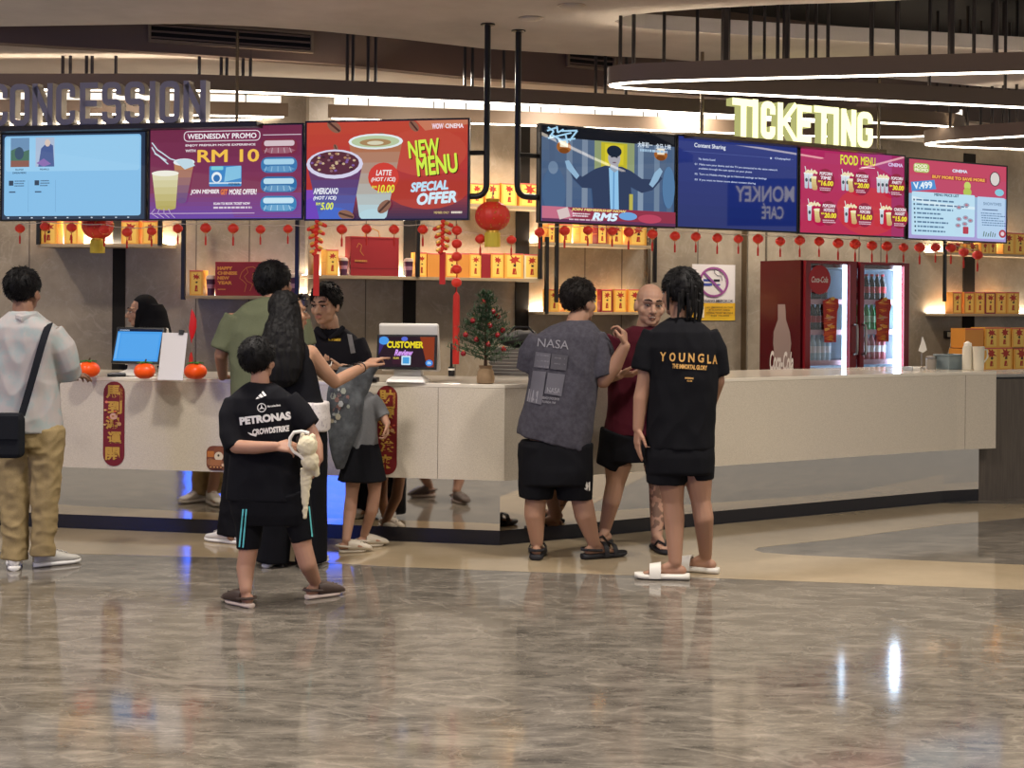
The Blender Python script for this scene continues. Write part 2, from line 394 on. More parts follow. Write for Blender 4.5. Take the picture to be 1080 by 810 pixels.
kl = [Vector((-9, 8.5, 0))] + [on_z(x, y, ZR) for x, y in [(0, 45), (200, 57), (360, 68), (500, 82), (640, 92)]] + [Vector((4, 13.2, 0)), Vector((9, 15.9, 0))]
mb = MB(); strip(mb, [(p.x, p.y) for p in kl], 0, -.12, ZR, 4.15, M_brown2); struct(mb.build('ceiling_bulkhead', smooth=0))
slab('ceiling_rear', [(p.x, p.y+.12) for p in kl] + [(9, 17), (WR.p(8, -.3, 0).x, 17), (PK.x, PK.y+.6), (-9, 12.8)], ZR, ZR+.06, M_ceil)
# ---- long louvred vents in the bulkhead
def vent(px0, py0, px1, py1, seg, label):
    a, b = kl[seg], kl[seg+1]; fr = Fr(a.x, a.y, math.atan2(b.y-a.y, b.x-a.x))
    s0, z0 = fr.hit(px0, py0); s1, z1 = fr.hit(px1, py1); z0, z1 = max(min(z0, z1)-.03, ZR+.03), max(z0, z1)+.03
    q = fr.p(s0, 0, z0); t = thing('air_vent', label, 'vent', q, fr.ang); w = s1-s0; h = max(z1-z0, .16)
    mb = MB(); mb.box(0, w, -.03, 0, 0, .02); mb.box(0, w, -.03, 0, h-.02, h); mb.box(0, .02, -.03, 0, .02, h-.02); mb.box(w-.02, w, -.03, 0, .02, h-.02); mb.build('vent_frame', M_brown, t, smooth=0)
    mb = MB(); mb.box(.02, w-.02, -.004, 0, .02, h-.02); mb.build('vent_duct', M_dark, t, smooth=0)
    for k in range(3):
        mb = MB(); z = .035+(h-.07)*k/2; mb.box(.02, w-.02, -.026, -.006, z-.006, z+.006); mb.build('louvre', M_brown2, t, smooth=0)
vent(156, 40, 330, 46, 2, 'long slotted air vent in the brown ceiling recess above the dark letters')
vent(597, 66, 648, 72, 5, 'short slotted air vent in the ceiling recess left of the curved lamp')
for (x, y, r, lab, cat, nm, m) in ((560, 19, .07, 'round white detector disc on the grey ceiling above the two black pipes', 'detector', 'ceiling_detector', '#b9b2a8'), (603, 6, .08, 'flat white access disc on the ceiling at the top edge of the view', 'disc', 'ceiling_disc', '#a59c92')):
    p = Cp(x, y); t = thing(nm, lab, cat, p)
    mb = MB(); mb.lathe([(r, 0), (r, -.008), (r*.8, -.014), (.005, -.016)], n=24); mb.build('cover', mat('cover_'+nm, m, .5), t)
    mb = MB(); mb.lathe([(r+.012, 0), (r+.012, -.005), (r, -.006)], n=24); mb.build('rim', M_steel, t)
# ================================================================ hanging loop lamps
def chaikin(pts, n=2, closed=False):
    for _ in range(n):
        o = [] if closed else [pts[0]]
        for i in range(len(pts) if closed else len(pts)-1):
            a, b = Vector(pts[i]), Vector(pts[(i+1) % len(pts)]); o += [a*.75+b*.25, a*.25+b*.75]
        if not closed: o.append(pts[-1])
        pts = o
    return [Vector(p) for p in pts]
M_rod = mat('lamp_rod', '#2a2320', .4)
def loop_lamp(label, pts, rods, z0=3.0, h=.115, ztop=4.15, k=1.0):
    z0 = HZ+(z0-HZ)*k; line = [(p[0]*k, p[1]*k) for p in pts]; path = chaikin(line, 3)
    c = path[len(path)//2]; t = thing('loop_lamp', label, 'lamp', (c.x, c.y, z0), 0, 'long looped ceiling lamps')
    def wall(name, w, za, zb, m, sh=0):
        mb = MB(); tmp = MB(); stroke_mesh(tmp, [(p.x, p.y) for p in path], w, za, zb)
        mb.add([(v[0], v[2], v[1]) for v in tmp.v], tmp.f); return mb.build(name, m, t, off=(c.x, c.y, z0), smooth=50)
    def shifted(o):
        out = []
        for i, p in enumerate(path):
            tg = (path[min(i+1, len(path)-1)]-path[max(i-1, 0)]).normalized(); out.append((p.x-tg.y*o, p.y+tg.x*o))
        return out
    for o in (-.027, .027):
        mb = MB(); tmp = MB(); stroke_mesh(tmp, shifted(o), .006, z0, z0+h); mb.add([(v[0], v[2], v[1]) for v in tmp.v], tmp.f); mb.build('fascia', M_brown, t, off=(c.x, c.y, z0), smooth=50)
    wall('light_strip', .036, z0-.008, z0+.004, M_led); wall('added_uplight', .03, z0+h-.06, z0+h-.05, glow('added_up_led', '#ffecd2', 26))  # upper strip is added, hidden inside the fascia to brighten the ceiling
    if k > 1.05:                                                 # the lit inner panel along the far side of this loop
        far = [p for p in shifted(.0)[int(len(path)*.52):]]; mb = MB(); tmp = MB(); stroke_mesh(tmp, far, .02, z0+h, z0+h+.062); mb.add([(v[0], v[2], v[1]) for v in tmp.v], tmp.f); mb.build('light_panel', glow('panel_led', '#fff3e2', 1.5), t, off=(c.x, c.y, z0), smooth=50)
    for px, r, near in rods:                                     # hang rods at places along the loop
        best = None
        for a, b in zip(path, path[1:]):
            xa, xb = proj((a.x, a.y, z0))[0], proj((b.x, b.y, z0))[0]
            if min(xa, xb) <= px <= max(xa, xb) and abs(xa-xb) > 1e-6:
                q = a+(b-a)*((px-xa)/(xb-xa))
                if best is None or (q.y < best.y) == near: best = q
        if best is None: continue
        mb = MB(); mb.tube([(best.x, best.y, z0+h), (best.x, best.y, ztop)], r, n=6); mb.build('hanging_rod', M_rod, t, off=(c.x, c.y, z0))
N_, Fa = True, False
loop_lamp('long brown loop lamp with white light strip above the concession menu screens',
  [(-7, 9.5), (-4, 9.44), (-2.5, 9.36), (-2.0, 9.38), (-.2, 9.82), (1.65, 10.39), (3.1, 10.83), (3.62, 10.99), (3.75, 11.5), (3.1, 11.76), (1.8, 11.5), (.14, 11.1), (-2.15, 10.62), (-4, 10.65), (-7, 10.7)],
  [(x, .013, N_) for x in (66, 74, 91, 97, 122, 210, 233, 239, 256, 264, 366, 372, 388, 396, 490, 498, 531, 628, 638, 660)] + [(x, .012, Fa) for x in (259, 315, 330, 338, 367, 388, 457, 468, 491, 558, 570, 590, 627, 645, 678, 693, 755, 790)], k=1.09)
loop_lamp('brown loop lamp with white light strip hanging in front of the black ceiling opening',
  [(5.5, 7.87), (4.5, 8.05), (3.1, 8.35), (1.4, 8.7), (.75, 8.86), (.60, 9.02), (.85, 9.16), (1.87, 9.41), (3.69, 9.86), (4.6, 10.1), (5.0, 10.2)],
  [(x, r, N_) for x, r in ((654, .012), (668, .013), (765, .03), (791, .013), (806, .01), (820, .012), (829, .024), (851, .011), (873, .012), (919, .015), (946, .015), (1003, .022), (1027, .012), (1050, .018))] + [(x, .012, Fa) for x in (700, 735, 860, 980, 1060)])
loop_lamp('brown loop lamp at the far right above the popcorn box shelves',
  [(6.2, 10.3), (5.6, 10.7), (4.31, 11.53), (3.75, 11.95), (3.66, 12.2), (3.85, 12.34), (4.68, 12.52), (5.5, 12.7), (6.2, 12.85)],
  [(x, .014, N_) for x in (988, 1002, 1020, 1046, 1058, 1072)] + [(x, .012, Fa) for x in (1012, 1034, 1064)])
# ================================================================ counters
line = [CL.p(-5.0, 0, 0).xy, PC.xy, PR.xy, PE.xy]
sE, _ = CE.hit(1050.5, 430, .135)
lineW = [CL.p(-5.0, 0, 0).xy, PC.xy, PR.xy, CE.p(sE, 0, 0).xy]
oc = PC.copy()
cnt = thing('service_counter', 'long white stone service counter with a mirrored lower band, bent in the middle', 'counter', oc)
mb = MB(); strip(mb, line, -.004, -.1, 0, .093); mb.build('toe_kick', M_toe, cnt, off=oc, smooth=0)
mb = MB(); strip(mb, line, 0, -.03, .093, .44); mb.build('mirror_panel', M_mirror, cnt, off=oc, smooth=0)
mb = MB(); strip(mb, lineW, .135, .0, .432, 1.016); mb.build('front_panel', M_white, cnt, off=oc, smooth=0)
mb = MB(); strip(mb, lineW, .137, -.72, 1.016, 1.042); mb.build('worktop', M_top, cnt, off=oc, smooth=0, bevel=.004)
mb = MB(); strip(mb, line, -.031, -.68, .093, 1.016); mb.build('carcass', M_wood, cnt, off=oc, smooth=0)
for fr, px in ((CE, 1018), (CL, 462)):
    s, _ = fr.hit(px, 440, .135); mb = MB(); vs = [fr.p(q, o, z) for q in (s-.0015, s+.0015) for o in (.13, .1358) for z in (.433, 1.015)]
    mb.add(vs, [(0,1,3,2),(4,6,7,5),(0,4,5,1),(2,3,7,6),(0,2,6,4),(1,5,7,3)]); mb.build('panel_joint', M_joint, cnt, off=oc, smooth=0)
CW = CE.off(-.006); CW = Fr(CW.p(sE*0+.34, 0, 0).x, CW.p(.34, 0, 0).y, aE)
wc = thing('wooden_counter', 'grey brown wooden counter continuing past the white counter end', 'counter', CW.p(0, 0, 0), CW.ang)
mb = MB(); mb.box(.006, 2.2, 0, .6, 0, .97); mb.build('body', M_wood, wc, smooth=0)
mb = MB(); mb.box(.17, 2.2, 0, .62, .985, 1.01); mb.build('worktop', mat('wood_counter_top', '#8d8a86', .25), wc, smooth=0, bevel=.003)
mb = MB(); mb.box(.006, 2.2, .02, .6, .97, .985); mb.build('shadow_gap', M_toe, wc, smooth=0)
# the low back worktop along the wall behind the staff
bc = thing('back_worktop', 'dark back worktop along the stone wall behind the staff', 'counter', WR.p(0, 0, 0), WR.ang)
mb = MB(); mb.box(.05, 3.35, -.5, -.002, .0, .84); mb.build('body', M_wood, bc, smooth=0)
mb = MB(); mb.box(.05, 3.37, -.52, -.002, .84, .88); mb.build('worktop', mat('back_top', '#8c8377', .3), bc, smooth=0)
# ================================================================ hanging menu screens
q = at(495, 180, 9.22); TL = Fr(q.x, q.y, math.radians(-12.2))
q = at(570, 185, 9.50); TRt = Fr(q.x, q.y, math.radians(31.2))
def px_(c):                           # lit screen picture behind a slightly reflecting glass
    n = 'screen_'+c.lstrip('#')
    if n in MC: return MC[n]
    m = glow(n, c, SCREEN); nt = m.node_tree; g = nt.nodes.new('ShaderNodeBsdfGlossy'); g.inputs['Roughness'].default_value = .02; g.inputs['Color'].default_value = (.045, .045, .045, 1)
    a = nt.nodes.new('ShaderNodeAddShader'); e = nt.nodes['Emission']; nt.links.new(e.outputs[0], a.inputs[0]); nt.links.new(g.outputs[0], a.inputs[1]); nt.links.new(a.outputs[0], nt.nodes['Material Output'].inputs[0]); return m
M_bezel = mat('black_bezel', '#0d0d10', .3); M_back = mat('screen_back', '#18181b', .6)
def mixc(a, b, t):
    a, b = [[int(c[i:i+2], 16) for i in (1, 3, 5)] for c in (a, b)]; return '#%02x%02x%02x' % tuple(int(x+(y-x)*t) for x, y in zip(a, b))
def screen(fr, x0, x1, yt0, yb0, yt1, yb1, label, draw, name='menu_screen'):
    s0, za = fr.hit(x0, yt0); _, zb = fr.hit(x0, yb0); s1, zc = fr.hit(x1, yt1); _, zd = fr.hit(x1, yb1)
    z1, z0 = (za+zc)/2, (zb+zd)/2; w, h = s1-s0, z1-z0
    t = thing(name, label, 'screen', fr.p((s0+s1)/2, 0, z0), fr.ang, 'menu screens over the counter')
    mb = MB(); b = .012
    mb.box(-w/2, w/2, -.004, .03, 0, b); mb.box(-w/2, w/2, -.004, .03, h-b, h); mb.box(-w/2, -w/2+b, -.004, .03, b, h-b); mb.box(w/2-b, w/2, -.004, .03, b, h-b); mb.build('bezel', M_bezel, t, smooth=0)
    mb = MB(); mb.box(-w/2+.004, w/2-.004, .002, .05, .004, h-.004); mb.box(-w*.3, w*.3, .05, .08, h*.15, h*.85); mb.build('back_cover', M_back, t, smooth=0)
    P = Pic(w-2*b+.002, h-2*b+.002, 1, 1, .0015, b-.001, step=.0003); draw(P); P.mb.build('picture', None, t, smooth=0); return t, w, h
def U(P, x0, y0, w, h): P.ux, P.uy = w, h; return lambda x, y: (x-x0, y-y0)
class Off:                            # shift of the picture's own units
    def __init__(s, P, x0, y0, x1, y1): P.ux, P.uy = x1-x0, y1-y0; s.P, s.x, s.y, s.w, s.h = P, x0, y0, x1-x0, y1-y0
    def rect(s, a, b, c, d, k): s.P.rect(a-s.x, b-s.y, c-s.x, d-s.y, k)
    def full(s, k): s.P.rect(0, 0, s.w, s.h, k)
    def bands(s, k0, k1, n=10, vert=True):
        for i in range(n):
            k = mixc(k0, k1, (i+.5)/n)
            if vert: s.P.rect(0, s.h*i/n, s.w, s.h*(i+1)/n, k)
            else: s.P.rect(s.w*i/n, 0, s.w*(i+1)/n, s.h, k)
            s.P.k -= 1
        s.P.k += 1
    def rrect(s, a, b, c, d, r, k): s.P.rrect(a-s.x, b-s.y, c-s.x, d-s.y, r, k)
    def poly(s, pts, k): s.P.poly([(a-s.x, b-s.y) for a, b in pts], k)
    def oval(s, a, b, rx, ry, k, **kw): s.P.oval(a-s.x, b-s.y, rx, ry, k, **kw)
    def ring(s, a, b, rx, ry, t, k): s.P.ring(a-s.x, b-s.y, rx, ry, t, k)
    def line(s, pts, t, k): s.P.line([(a-s.x, b-s.y) for a, b in pts], t, k)
    def text(s, t, a, b, c, d, k, **kw): s.P.text(t, a-s.x, b-s.y, c-s.x, d-s.y, k, **kw)
    def lines(s, a, b, c, d, n, k, **kw): s.P.lines(a-s.x, b-s.y, c-s.x, d-s.y, n, k, **kw)
def d_s1(P):
    o = Off(P, 0, 139, 155, 233); o.full('#26364e'); o.rrect(2.5, 141, 150.5, 229, 3, '#86c0ea'); o.rrect(4, 142.5, 149, 180, 3, '#98cdf0')
    o.rect(9.5, 143, 30, 175, '#6f93b8'); o.poly([(9.5, 157), (16, 154), (24, 158), (30, 156), (30, 168), (9.5, 168)], '#47705f'); o.rect(9.5, 168, 30, 175, '#8a5a50'); o.oval(19, 160, 5, 7, '#35506a')
    o.rect(37, 143, 57.5, 175, '#aebfd8'); o.poly([(40, 175), (43, 155), (50, 148), (56, 152), (57.5, 175)], '#4a5f95'); o.oval(50, 149, 3, 4, '#d8c5bb'); o.poly([(38, 171), (46, 166), (54, 172), (46, 175)], '#8a6cb0')
    o.text('ISLAND', 15, 177, 24, 178.8, '#22344e'); o.text('DREAMERS', 12, 180.5, 27, 182.5, '#1b2c46'); o.text('PEARLS', 42, 177, 52, 178.8, '#22344e')
    for x in (8, 37): o.rect(x, 190, x+5, 195.5, '#2d4057'); o.lines(x+6.5, 190, x+19, 198, 3, '#4c6c8c', seed=x); o.rect(x+1, 202, x+8, 203.5, '#3d5a78')
    o.rect(30.6, 190, 31, 225, '#6ea3cc'); o.rect(60.3, 190, 60.7, 225, '#6ea3cc')
    for x in range(8, 150, 13): o.rect(x, 230.6, x+2, 231.8, '#c9d6e4')
def cup(o, x0, x1, y0, x2, x3, y1, top, bot, rim, lid=2.2, n=5):
    for i in range(n):
        a, b = i/n, (i+1)/n; o.poly([(x0+(x2-x0)*a, y0+(y1-y0)*a), (x1+(x3-x1)*a, y0+(y1-y0)*a), (x1+(x3-x1)*b, y0+(y1-y0)*b), (x0+(x2-x0)*b, y0+(y1-y0)*b)], mixc(top, bot, (i+.5)/n)); o.P.k -= 1
    o.P.k += 1; o.oval((x2+x3)/2, y1, (x3-x2)/2, lid*.8, bot); o.oval((x0+x1)/2, y0, (x1-x0)/2+.6, lid, rim)
def d_s2(P):
    o = Off(P, 157, 131, 320, 232); o.bands('#6f2a48', '#8a3a5e', 6); o.P.k += 1
    for i in range(6): o.rect(157, 204+i*4.7, 320, 208.7+i*4.7, mixc('#823a68', '#6a42a4', (i+1)/6)); o.P.k -= 1
    o.P.k += 1
    for y in range(0, 46, 4): o.rect(240+y*.2, 205+y*.55, 320, 206+y*.55, '#7b3a80')
    o.rrect(194, 136, 276, 147.5, 4.5, '#e9dfe6'); o.rrect(194.8, 136.8, 275.2, 146.7, 4, '#7a2f50'); o.text('WEDNESDAY PROMO', 198, 139, 272, 144.8, '#f4eef2', bold=.03)
    o.rect(279, 141.2, 319, 142, '#d9cbd6'); o.text('ENJOY PREMIUM MOVIE EXPERIENCE', 196, 150.4, 271, 153.4, '#eee5ea', bold=.03); o.text('WITH', 196, 156, 207, 159, '#eee5ea', bold=.03)
    o.text('RM 10', 209, 156.5, 275, 170.5, '#f2c14e', bold=.028)
    o.rrect(222, 174.5, 256.5, 197, 1.5, '#3f88c8'); o.poly([(240, 176), (256, 174.5), (256, 188), (238, 192)], '#86c4e4'); o.rrect(224, 175, 237, 179, 1, '#7fd0d8'); o.oval(230, 187, 5.5, 6, '#e8f2f8'); o.oval(230, 188, 3.6, 4, '#2b6eb0'); o.rect(222, 192.5, 256.5, 194, '#cfe4f2'); o.text('MEMBER', 243, 193.2, 255, 195.8, '#14304e')
    o.text('JOIN MEMBER', 202, 200, 233, 206, '#f4eef2', bold=.04, shear=.15); o.text('GET', 234.5, 200, 242, 206, '#f0843c', bold=.04, shear=.15); o.text('MORE OFFER!', 243.5, 200, 273, 206, '#f4eef2', bold=.04, shear=.15)
    o.text('SCAN TO BOOK TICKET NOW', 227, 214.3, 266, 217, '#f1e9f0', bold=.05); o.lines(227, 219, 270, 222, 1, '#d8cada', t=.7); o.rect(158, 225.8, 271, 226.5, '#d0b8d8')
    cup(o, 184, 206, 170, 188, 198, 212, '#c58a58', '#6a4a80', '#e6eef2', 4); o.poly([(186, 169), (192, 166.5), (203, 167), (207, 174), (196, 178)], '#c3dbe6')
    cup(o, 160.5, 189, 182, 165, 186.5, 220, '#e2ddbb', '#b5a85e', '#f1efe2', 3.2)
    for p in ([(160, 148), (166, 156), (172, 160), (180, 166), (186, 168)], [(163, 160), (168, 163), (178, 172)], [(160, 153), (164, 160), (176, 168)]): o.line(p, 1.3, '#ccdde8')
    for k in range(4): o.line([(164+k*5, 221), (160+k*7, 226), (168+k*6, 231)], .8, '#b9a2cc')
    for y, a, b in ((146, '#7c2c40', '#d7c2c8'), (166, '#3d78ae', '#a9d4ea'), (187, '#2c6ea8', '#bfe0f0'), (208, '#3480b8', '#c7e6f4')):
        o.rrect(278, y, 316, y+17, 7, a); o.rrect(281, y+2, 313, y+8, 2.5, b); o.poly([(280, y+13), (288, y+9.5), (306, y+9.5), (314, y+13), (306, y+16), (288, y+16)], mixc(a, b, .35))
        for k in range(5): o.line([(284+k*6, y+10), (282+k*7, y+15.5)], .8, mixc(a, b, .8))
def bean(o, x, y, r, a):
    pts = [(x+r*math.cos(t)*math.cos(a)-r*.6*math.sin(t)*math.sin(a), y+r*math.cos(t)*math.sin(a)+r*.6*math.sin(t)*math.cos(a)) for t in [2*PI*i/14 for i in range(14)]]
    o.poly(pts, '#8a5f4c'); o.line([(x-r*.9*math.cos(a), y-r*.9*math.sin(a)), (x+r*.9*math.cos(a), y+r*.9*math.sin(a))], r*.25, '#4a2a22')
def d_s3(P):
    o = Off(P, 322, 126, 495, 232); o.bands('#bf4834', '#b0282e', 8); o.P.k += 1
    for i in range(9): o.rect(322, 205+i*3, 495, 208+i*3, mixc('#a83238', '#3c2348', (i+1)/9)); o.P.k -= 1
    o.P.k += 1
    o.oval(452, 196, 46, 26, '#b03a30'); o.oval(450, 160, 44, 26, '#c04a38'); o.rect(322, 200, 345, 232, '#7a3fb4'); o.oval(340, 226, 26, 20, '#6a3cb8'); o.poly([(440, 126), (495, 126), (495, 131), (450, 137)], '#c77a5c')
    bean(o, 352, 131, 9, .7); bean(o, 438, 132, 7, .9); bean(o, 404, 141, 4, .2); bean(o, 354, 154, 4, 1.2)
    cup(o, 368.5, 426, 148, 380, 410, 228, '#b06a44', '#b5d4de', '#e4eef0', 8.5, 7); o.oval(397, 148, 26, 6.5, '#b9c9a0'); o.oval(397, 149, 17, 4, '#a8865a'); o.oval(397, 149.5, 9, 2.2, '#d9d4b8')
    o.oval(406, 187, 16.5, 16, '#d0402c'); o.text('LATTE', 398, 179, 415, 185, '#f4f0ee', bold=.03, shear=.2); o.text('(HOT / ICE)', 393, 187, 419, 192.5, '#f4f0ee', bold=.03, shear=.2); o.text('10.00', 400, 195, 418, 204, '#e6e84a', bold=.03, shear=.2); o.text('RM', 394, 196, 399, 199, '#e6e84a', bold=.03)
    cup(o, 323, 383.5, 172, 337, 372, 232, '#70304a', '#3f66c8', '#d8d4ea', 16, 7); o.oval(353, 171, 27, 13, '#5a2c34')
    rnd = random.Random(3)
    for k in range(40):
        a, r = rnd.uniform(0, 2*PI), math.sqrt(rnd.random()); o.oval(353+24*r*math.cos(a), 171+11*r*math.sin(a), 1.8, 1.3, rnd.choice(['#b0845e', '#8f6a6a', '#7c5a98', '#c9b08a', '#3a2028']), n=7)
    o.text('AMERICANO', 331, 198, 358, 205, '#eef0f8', bold=.04, shear=.2); o.text('(HOT / ICE)', 331, 207, 356, 212, '#eef0f8', bold=.04, shear=.2); o.text('RM', 334, 214, 339, 217, '#dfe850', bold=.04); o.text('5.00', 339, 214, 353, 222, '#dfe850', bold=.04, shear=.2)
    o.text('NEW', 434, 148, 467, 167, '#3f1a14', bold=.04, rot=-.1); o.text('NEW', 433, 147, 466, 166, '#d2ee4c', bold=.04, rot=-.1)
    o.text('MENU', 443, 165, 486, 186, '#3f1a14', bold=.04, rot=-.1); o.text('MENU', 442, 164, 485, 185, '#d2ee4c', bold=.04, rot=-.1)
    o.text('SPECIAL', 435.5, 192, 475.5, 202.5, '#bfe2f6', bold=.06, shear=.25, rot=-.07); o.text('OFFER', 442.5, 203.5, 484, 216.5, '#d3ecf8', bold=.06, shear=.25, rot=-.07)
    bean(o, 408, 219, 9, -.8); bean(o, 367, 228, 9, .3); o.text('WOW', 458, 130, 470, 136, '#f0d6e4', bold=.06); o.text('CINEMA', 472, 130.5, 491, 135.5, '#f4e4ea', bold=.04); o.text('MEMBER ONLY', 461, 224.5, 477, 227, '#d9c07c'); o.lines(479, 224.5, 491, 227, 1, '#e9dccb', t=.9)
def d_t1(P):
    o = Off(P, 570, 135, 713, 238.5); o.bands('#5a6b84', '#34527c', 8); o.P.k += 1; o.rect(570, 135, 713, 147, '#11151e')
    for x, k in ((578, '#4c607e'), (596, '#6d7f97'), (612, '#7a8aa0'), (672, '#8296ad'), (690, '#6b8099'), (704, '#4a6282')): o.rect(x, 147, x+6, 222, k)
    o.rect(625, 147, 668, 183, '#8f9c72'); o.rect(632, 148, 660, 176, '#c0b62e'); o.rect(636, 150, 656, 172, '#d6c72f')
    for x in (593, 697): o.oval(x, 157, 7.5, 7, '#a3622a'); o.rect(x-4, 150, x+4, 157, '#f2e6cc'); o.oval(x, 161, 5, 3, '#7c4418')
    o.oval(583, 205, 12, 26, '#3f5f86'); o.oval(582, 180, 5, 7, '#6d84a0'); o.oval(706, 194, 7, 24, '#4c77a2')
    o.poly([(612, 188), (626, 178), (636, 174), (654, 174), (664, 178), (676, 186), (686, 186), (694, 180), (699, 184), (688, 198), (676, 202), (664, 196), (666, 222), (624, 222), (622, 200), (612, 200), (602, 190), (598, 180), (604, 178), (608, 186)], '#1c3156')
    o.poly([(596, 180), (594, 172), (598, 171), (602, 177), (609, 187), (606, 191)], '#8fb4d2'); o.poly([(684, 192), (690, 178), (696, 172), (699, 176), (694, 187), (688, 195)], '#8fb4d2')
    o.poly([(640, 176), (650, 176), (651, 222), (642, 222)], '#8ec3ea'); o.rect(644.6, 178, 646, 222, '#5d93c4')
    o.poly([(642, 170), (650, 170), (650, 178), (646, 181), (641, 177)], '#8fa0b4'); o.oval(645.5, 165, 6.6, 9.5, '#a9a8b0'); o.oval(645.5, 157.5, 8, 6.5, '#1a2738'); o.oval(643, 164, 1.4, .6, '#2a2f3c'); o.oval(648.2, 164, 1.4, .6, '#2a2f3c'); o.oval(645.6, 170, 2, .7, '#6f5a66'); o.rect(662, 204, 666, 222, '#b9b04a')
    for k, p in enumerate(([(576, 137), (582, 141), (578, 147)], [(585, 135), (586, 142), (592, 138)], [(576, 149), (600, 141)], [(590, 140), (606, 138), (598, 150)], [(580, 145), (590, 150), (604, 147)], [(594, 144), (596, 153)], [(575, 141), (584, 137)], [(586, 147), (588, 152)])): o.line(p, 1.8, '#a9d6f2')
    o.text('大年初一', 670.5, 144.5, 687, 150.5, '#e2eef8', bold=.02); o.text('全马上映', 690.5, 145, 707.5, 151, '#e2eef8', bold=.02); o.lines(673, 152.5, 706, 155.5, 1, '#a8c8e2', t=.9, seed=4)
    o.rect(570, 222, 713, 238.5, '#8d2340'); o.poly([(570, 222), (596, 222), (606, 230), (590, 238.5), (570, 238.5)], '#c46a84'); o.rect(570, 235, 713, 238.5, '#5c2450'); o.oval(660, 229, 10, 4.5, '#6aa2dc'); o.oval(684, 231, 13, 5, '#b93a5a'); o.poly([(585, 226), (596, 222), (599, 232), (588, 236)], '#d8c2c0')
    o.text('JOIN MEMBERSHIP NOW', 600, 222.6, 658, 226.2, '#efd884', bold=.05, shear=.2); o.lines(601, 228, 620, 233, 2, '#e8d3da', t=.6); o.text('RM5', 621, 226.5, 649, 235.5, '#d9f0ff', bold=.07, shear=.25); o.lines(597, 234.5, 640, 237, 1, '#d5b9c8', t=.6, seed=5)
def d_t2(P):
    o = Off(P, 715, 147, 842, 243); o.bands('#26357e', '#1c2a6a', 8); o.P.k += 1
    o.text('Content Sharing', 731.5, 153, 764, 159, '#e8eef8', bold=.02); o.rect(720, 162.4, 838, 162.9, '#4a5a9c'); o.rect(812, 162, 813.6, 164, '#cfd8ee'); o.text('Chaiyaphol', 817, 161.5, 834, 164.4, '#c4cfea')
    o.text('No device found', 736, 168.5, 753, 171, '#b9c6e8'); o.text('01  Make sure your device and the TV are connected to the same network', 732, 174.5, 820, 177.2, '#c9d4f0'); o.text('available through the cast option on your phone', 736, 179, 792, 181.4, '#c9d4f0')
    o.text('02  Turn on Mobile sharing, go to Network settings on Settings', 732, 185, 808, 187.6, '#c9d4f0'); o.text('03  If you want to know more about content sharing', 732, 191, 796, 193.6, '#c9d4f0')
def combo(o, x, y, n, name, price):
    for k in range(n): cup(o, x-5+k*4.2, x-.6+k*4.2, y-6, x-4.4+k*4.2, x-1.2+k*4.2, y+9, '#d9e2e8', '#b9c4d2', '#f2f4f6', 1); o.oval(x-2.8+k*4.2, y+1, 1.3, 2, '#3c4a52')
    o.line([(x-3, y-6), (x-4.5, y-13)], .7, '#e8eef0'); o.line([(x+1, y-6), (x+2.2, y-11)], .7, '#e8eef0')
    for k in range(7): o.oval(x-3+k*1.6, y-7-(k % 2)*1.5, 1.5, 1.4, '#efe2b8', n=8)
    if n < 3: cup(o, x+1.5, x+9, y-2, x+2.6, x+7.8, y+10, '#e2d68e', '#c8a06a', '#f2e8c0', 1.4)
    o.oval(x+16, y+1, 9.5, 13, '#8c1238')
    a, b = name; o.text(a, x+10, y-8.5, x+23, y-5, '#f4e8ee', bold=.05, shear=.15); o.text(b, x+11, y-4, x+22, y-.6, '#f4e8ee', bold=.05, shear=.15); o.text('RM', x+8.5, y+.6, x+11.3, y+2.6, '#f2e03a', bold=.06); o.text(price, x+11.5, y+.6, x+24, y+6, '#f2e03a', bold=.06, shear=.1); o.lines(x+10, y+8, x+23, y+12, 2, '#e2b8c8', t=.55, seed=int(x*7+y))
def d_t3(P):
    o = Off(P, 844, 160, 954, 248); o.bands('#b02a62', '#b51b4c', 6); o.P.k += 1; o.oval(915, 222, 34, 26, '#c22a3e'); o.poly([(900, 160), (954, 160), (954, 190)], '#a83a78'); o.rect(940, 160, 954, 248, '#a02560')
    o.text('FOOD', 885, 163.5, 903.5, 174, '#e4e83c', bold=.03); o.text('MENU', 906.5, 164, 922, 173, '#e4e83c', bold=.02); o.rect(907, 175, 921.5, 175.8, '#f0d8e0'); o.text('CINEMA', 936, 168, 952, 172, '#dcc8ee', bold=.05)
    nm = ((('POPCORN', 'TIME'), '16.00'), (('POPCORN', 'SNACK'), '20.00'), (('POPCORN', 'PARTY'), '30.00'), (('POPCORN', 'HOTDOG'), '20.00'), (('CHICKEN', 'POPCORN'), '16.00'), (('CHICKEN', 'NUGGET'), '15.00'))
    for k, (a, b) in enumerate(nm): combo(o, 853+(k % 3)*36.5, 192+(k//3)*34, (2, 2, 4)[k % 3] if k < 3 else 1, a, b)
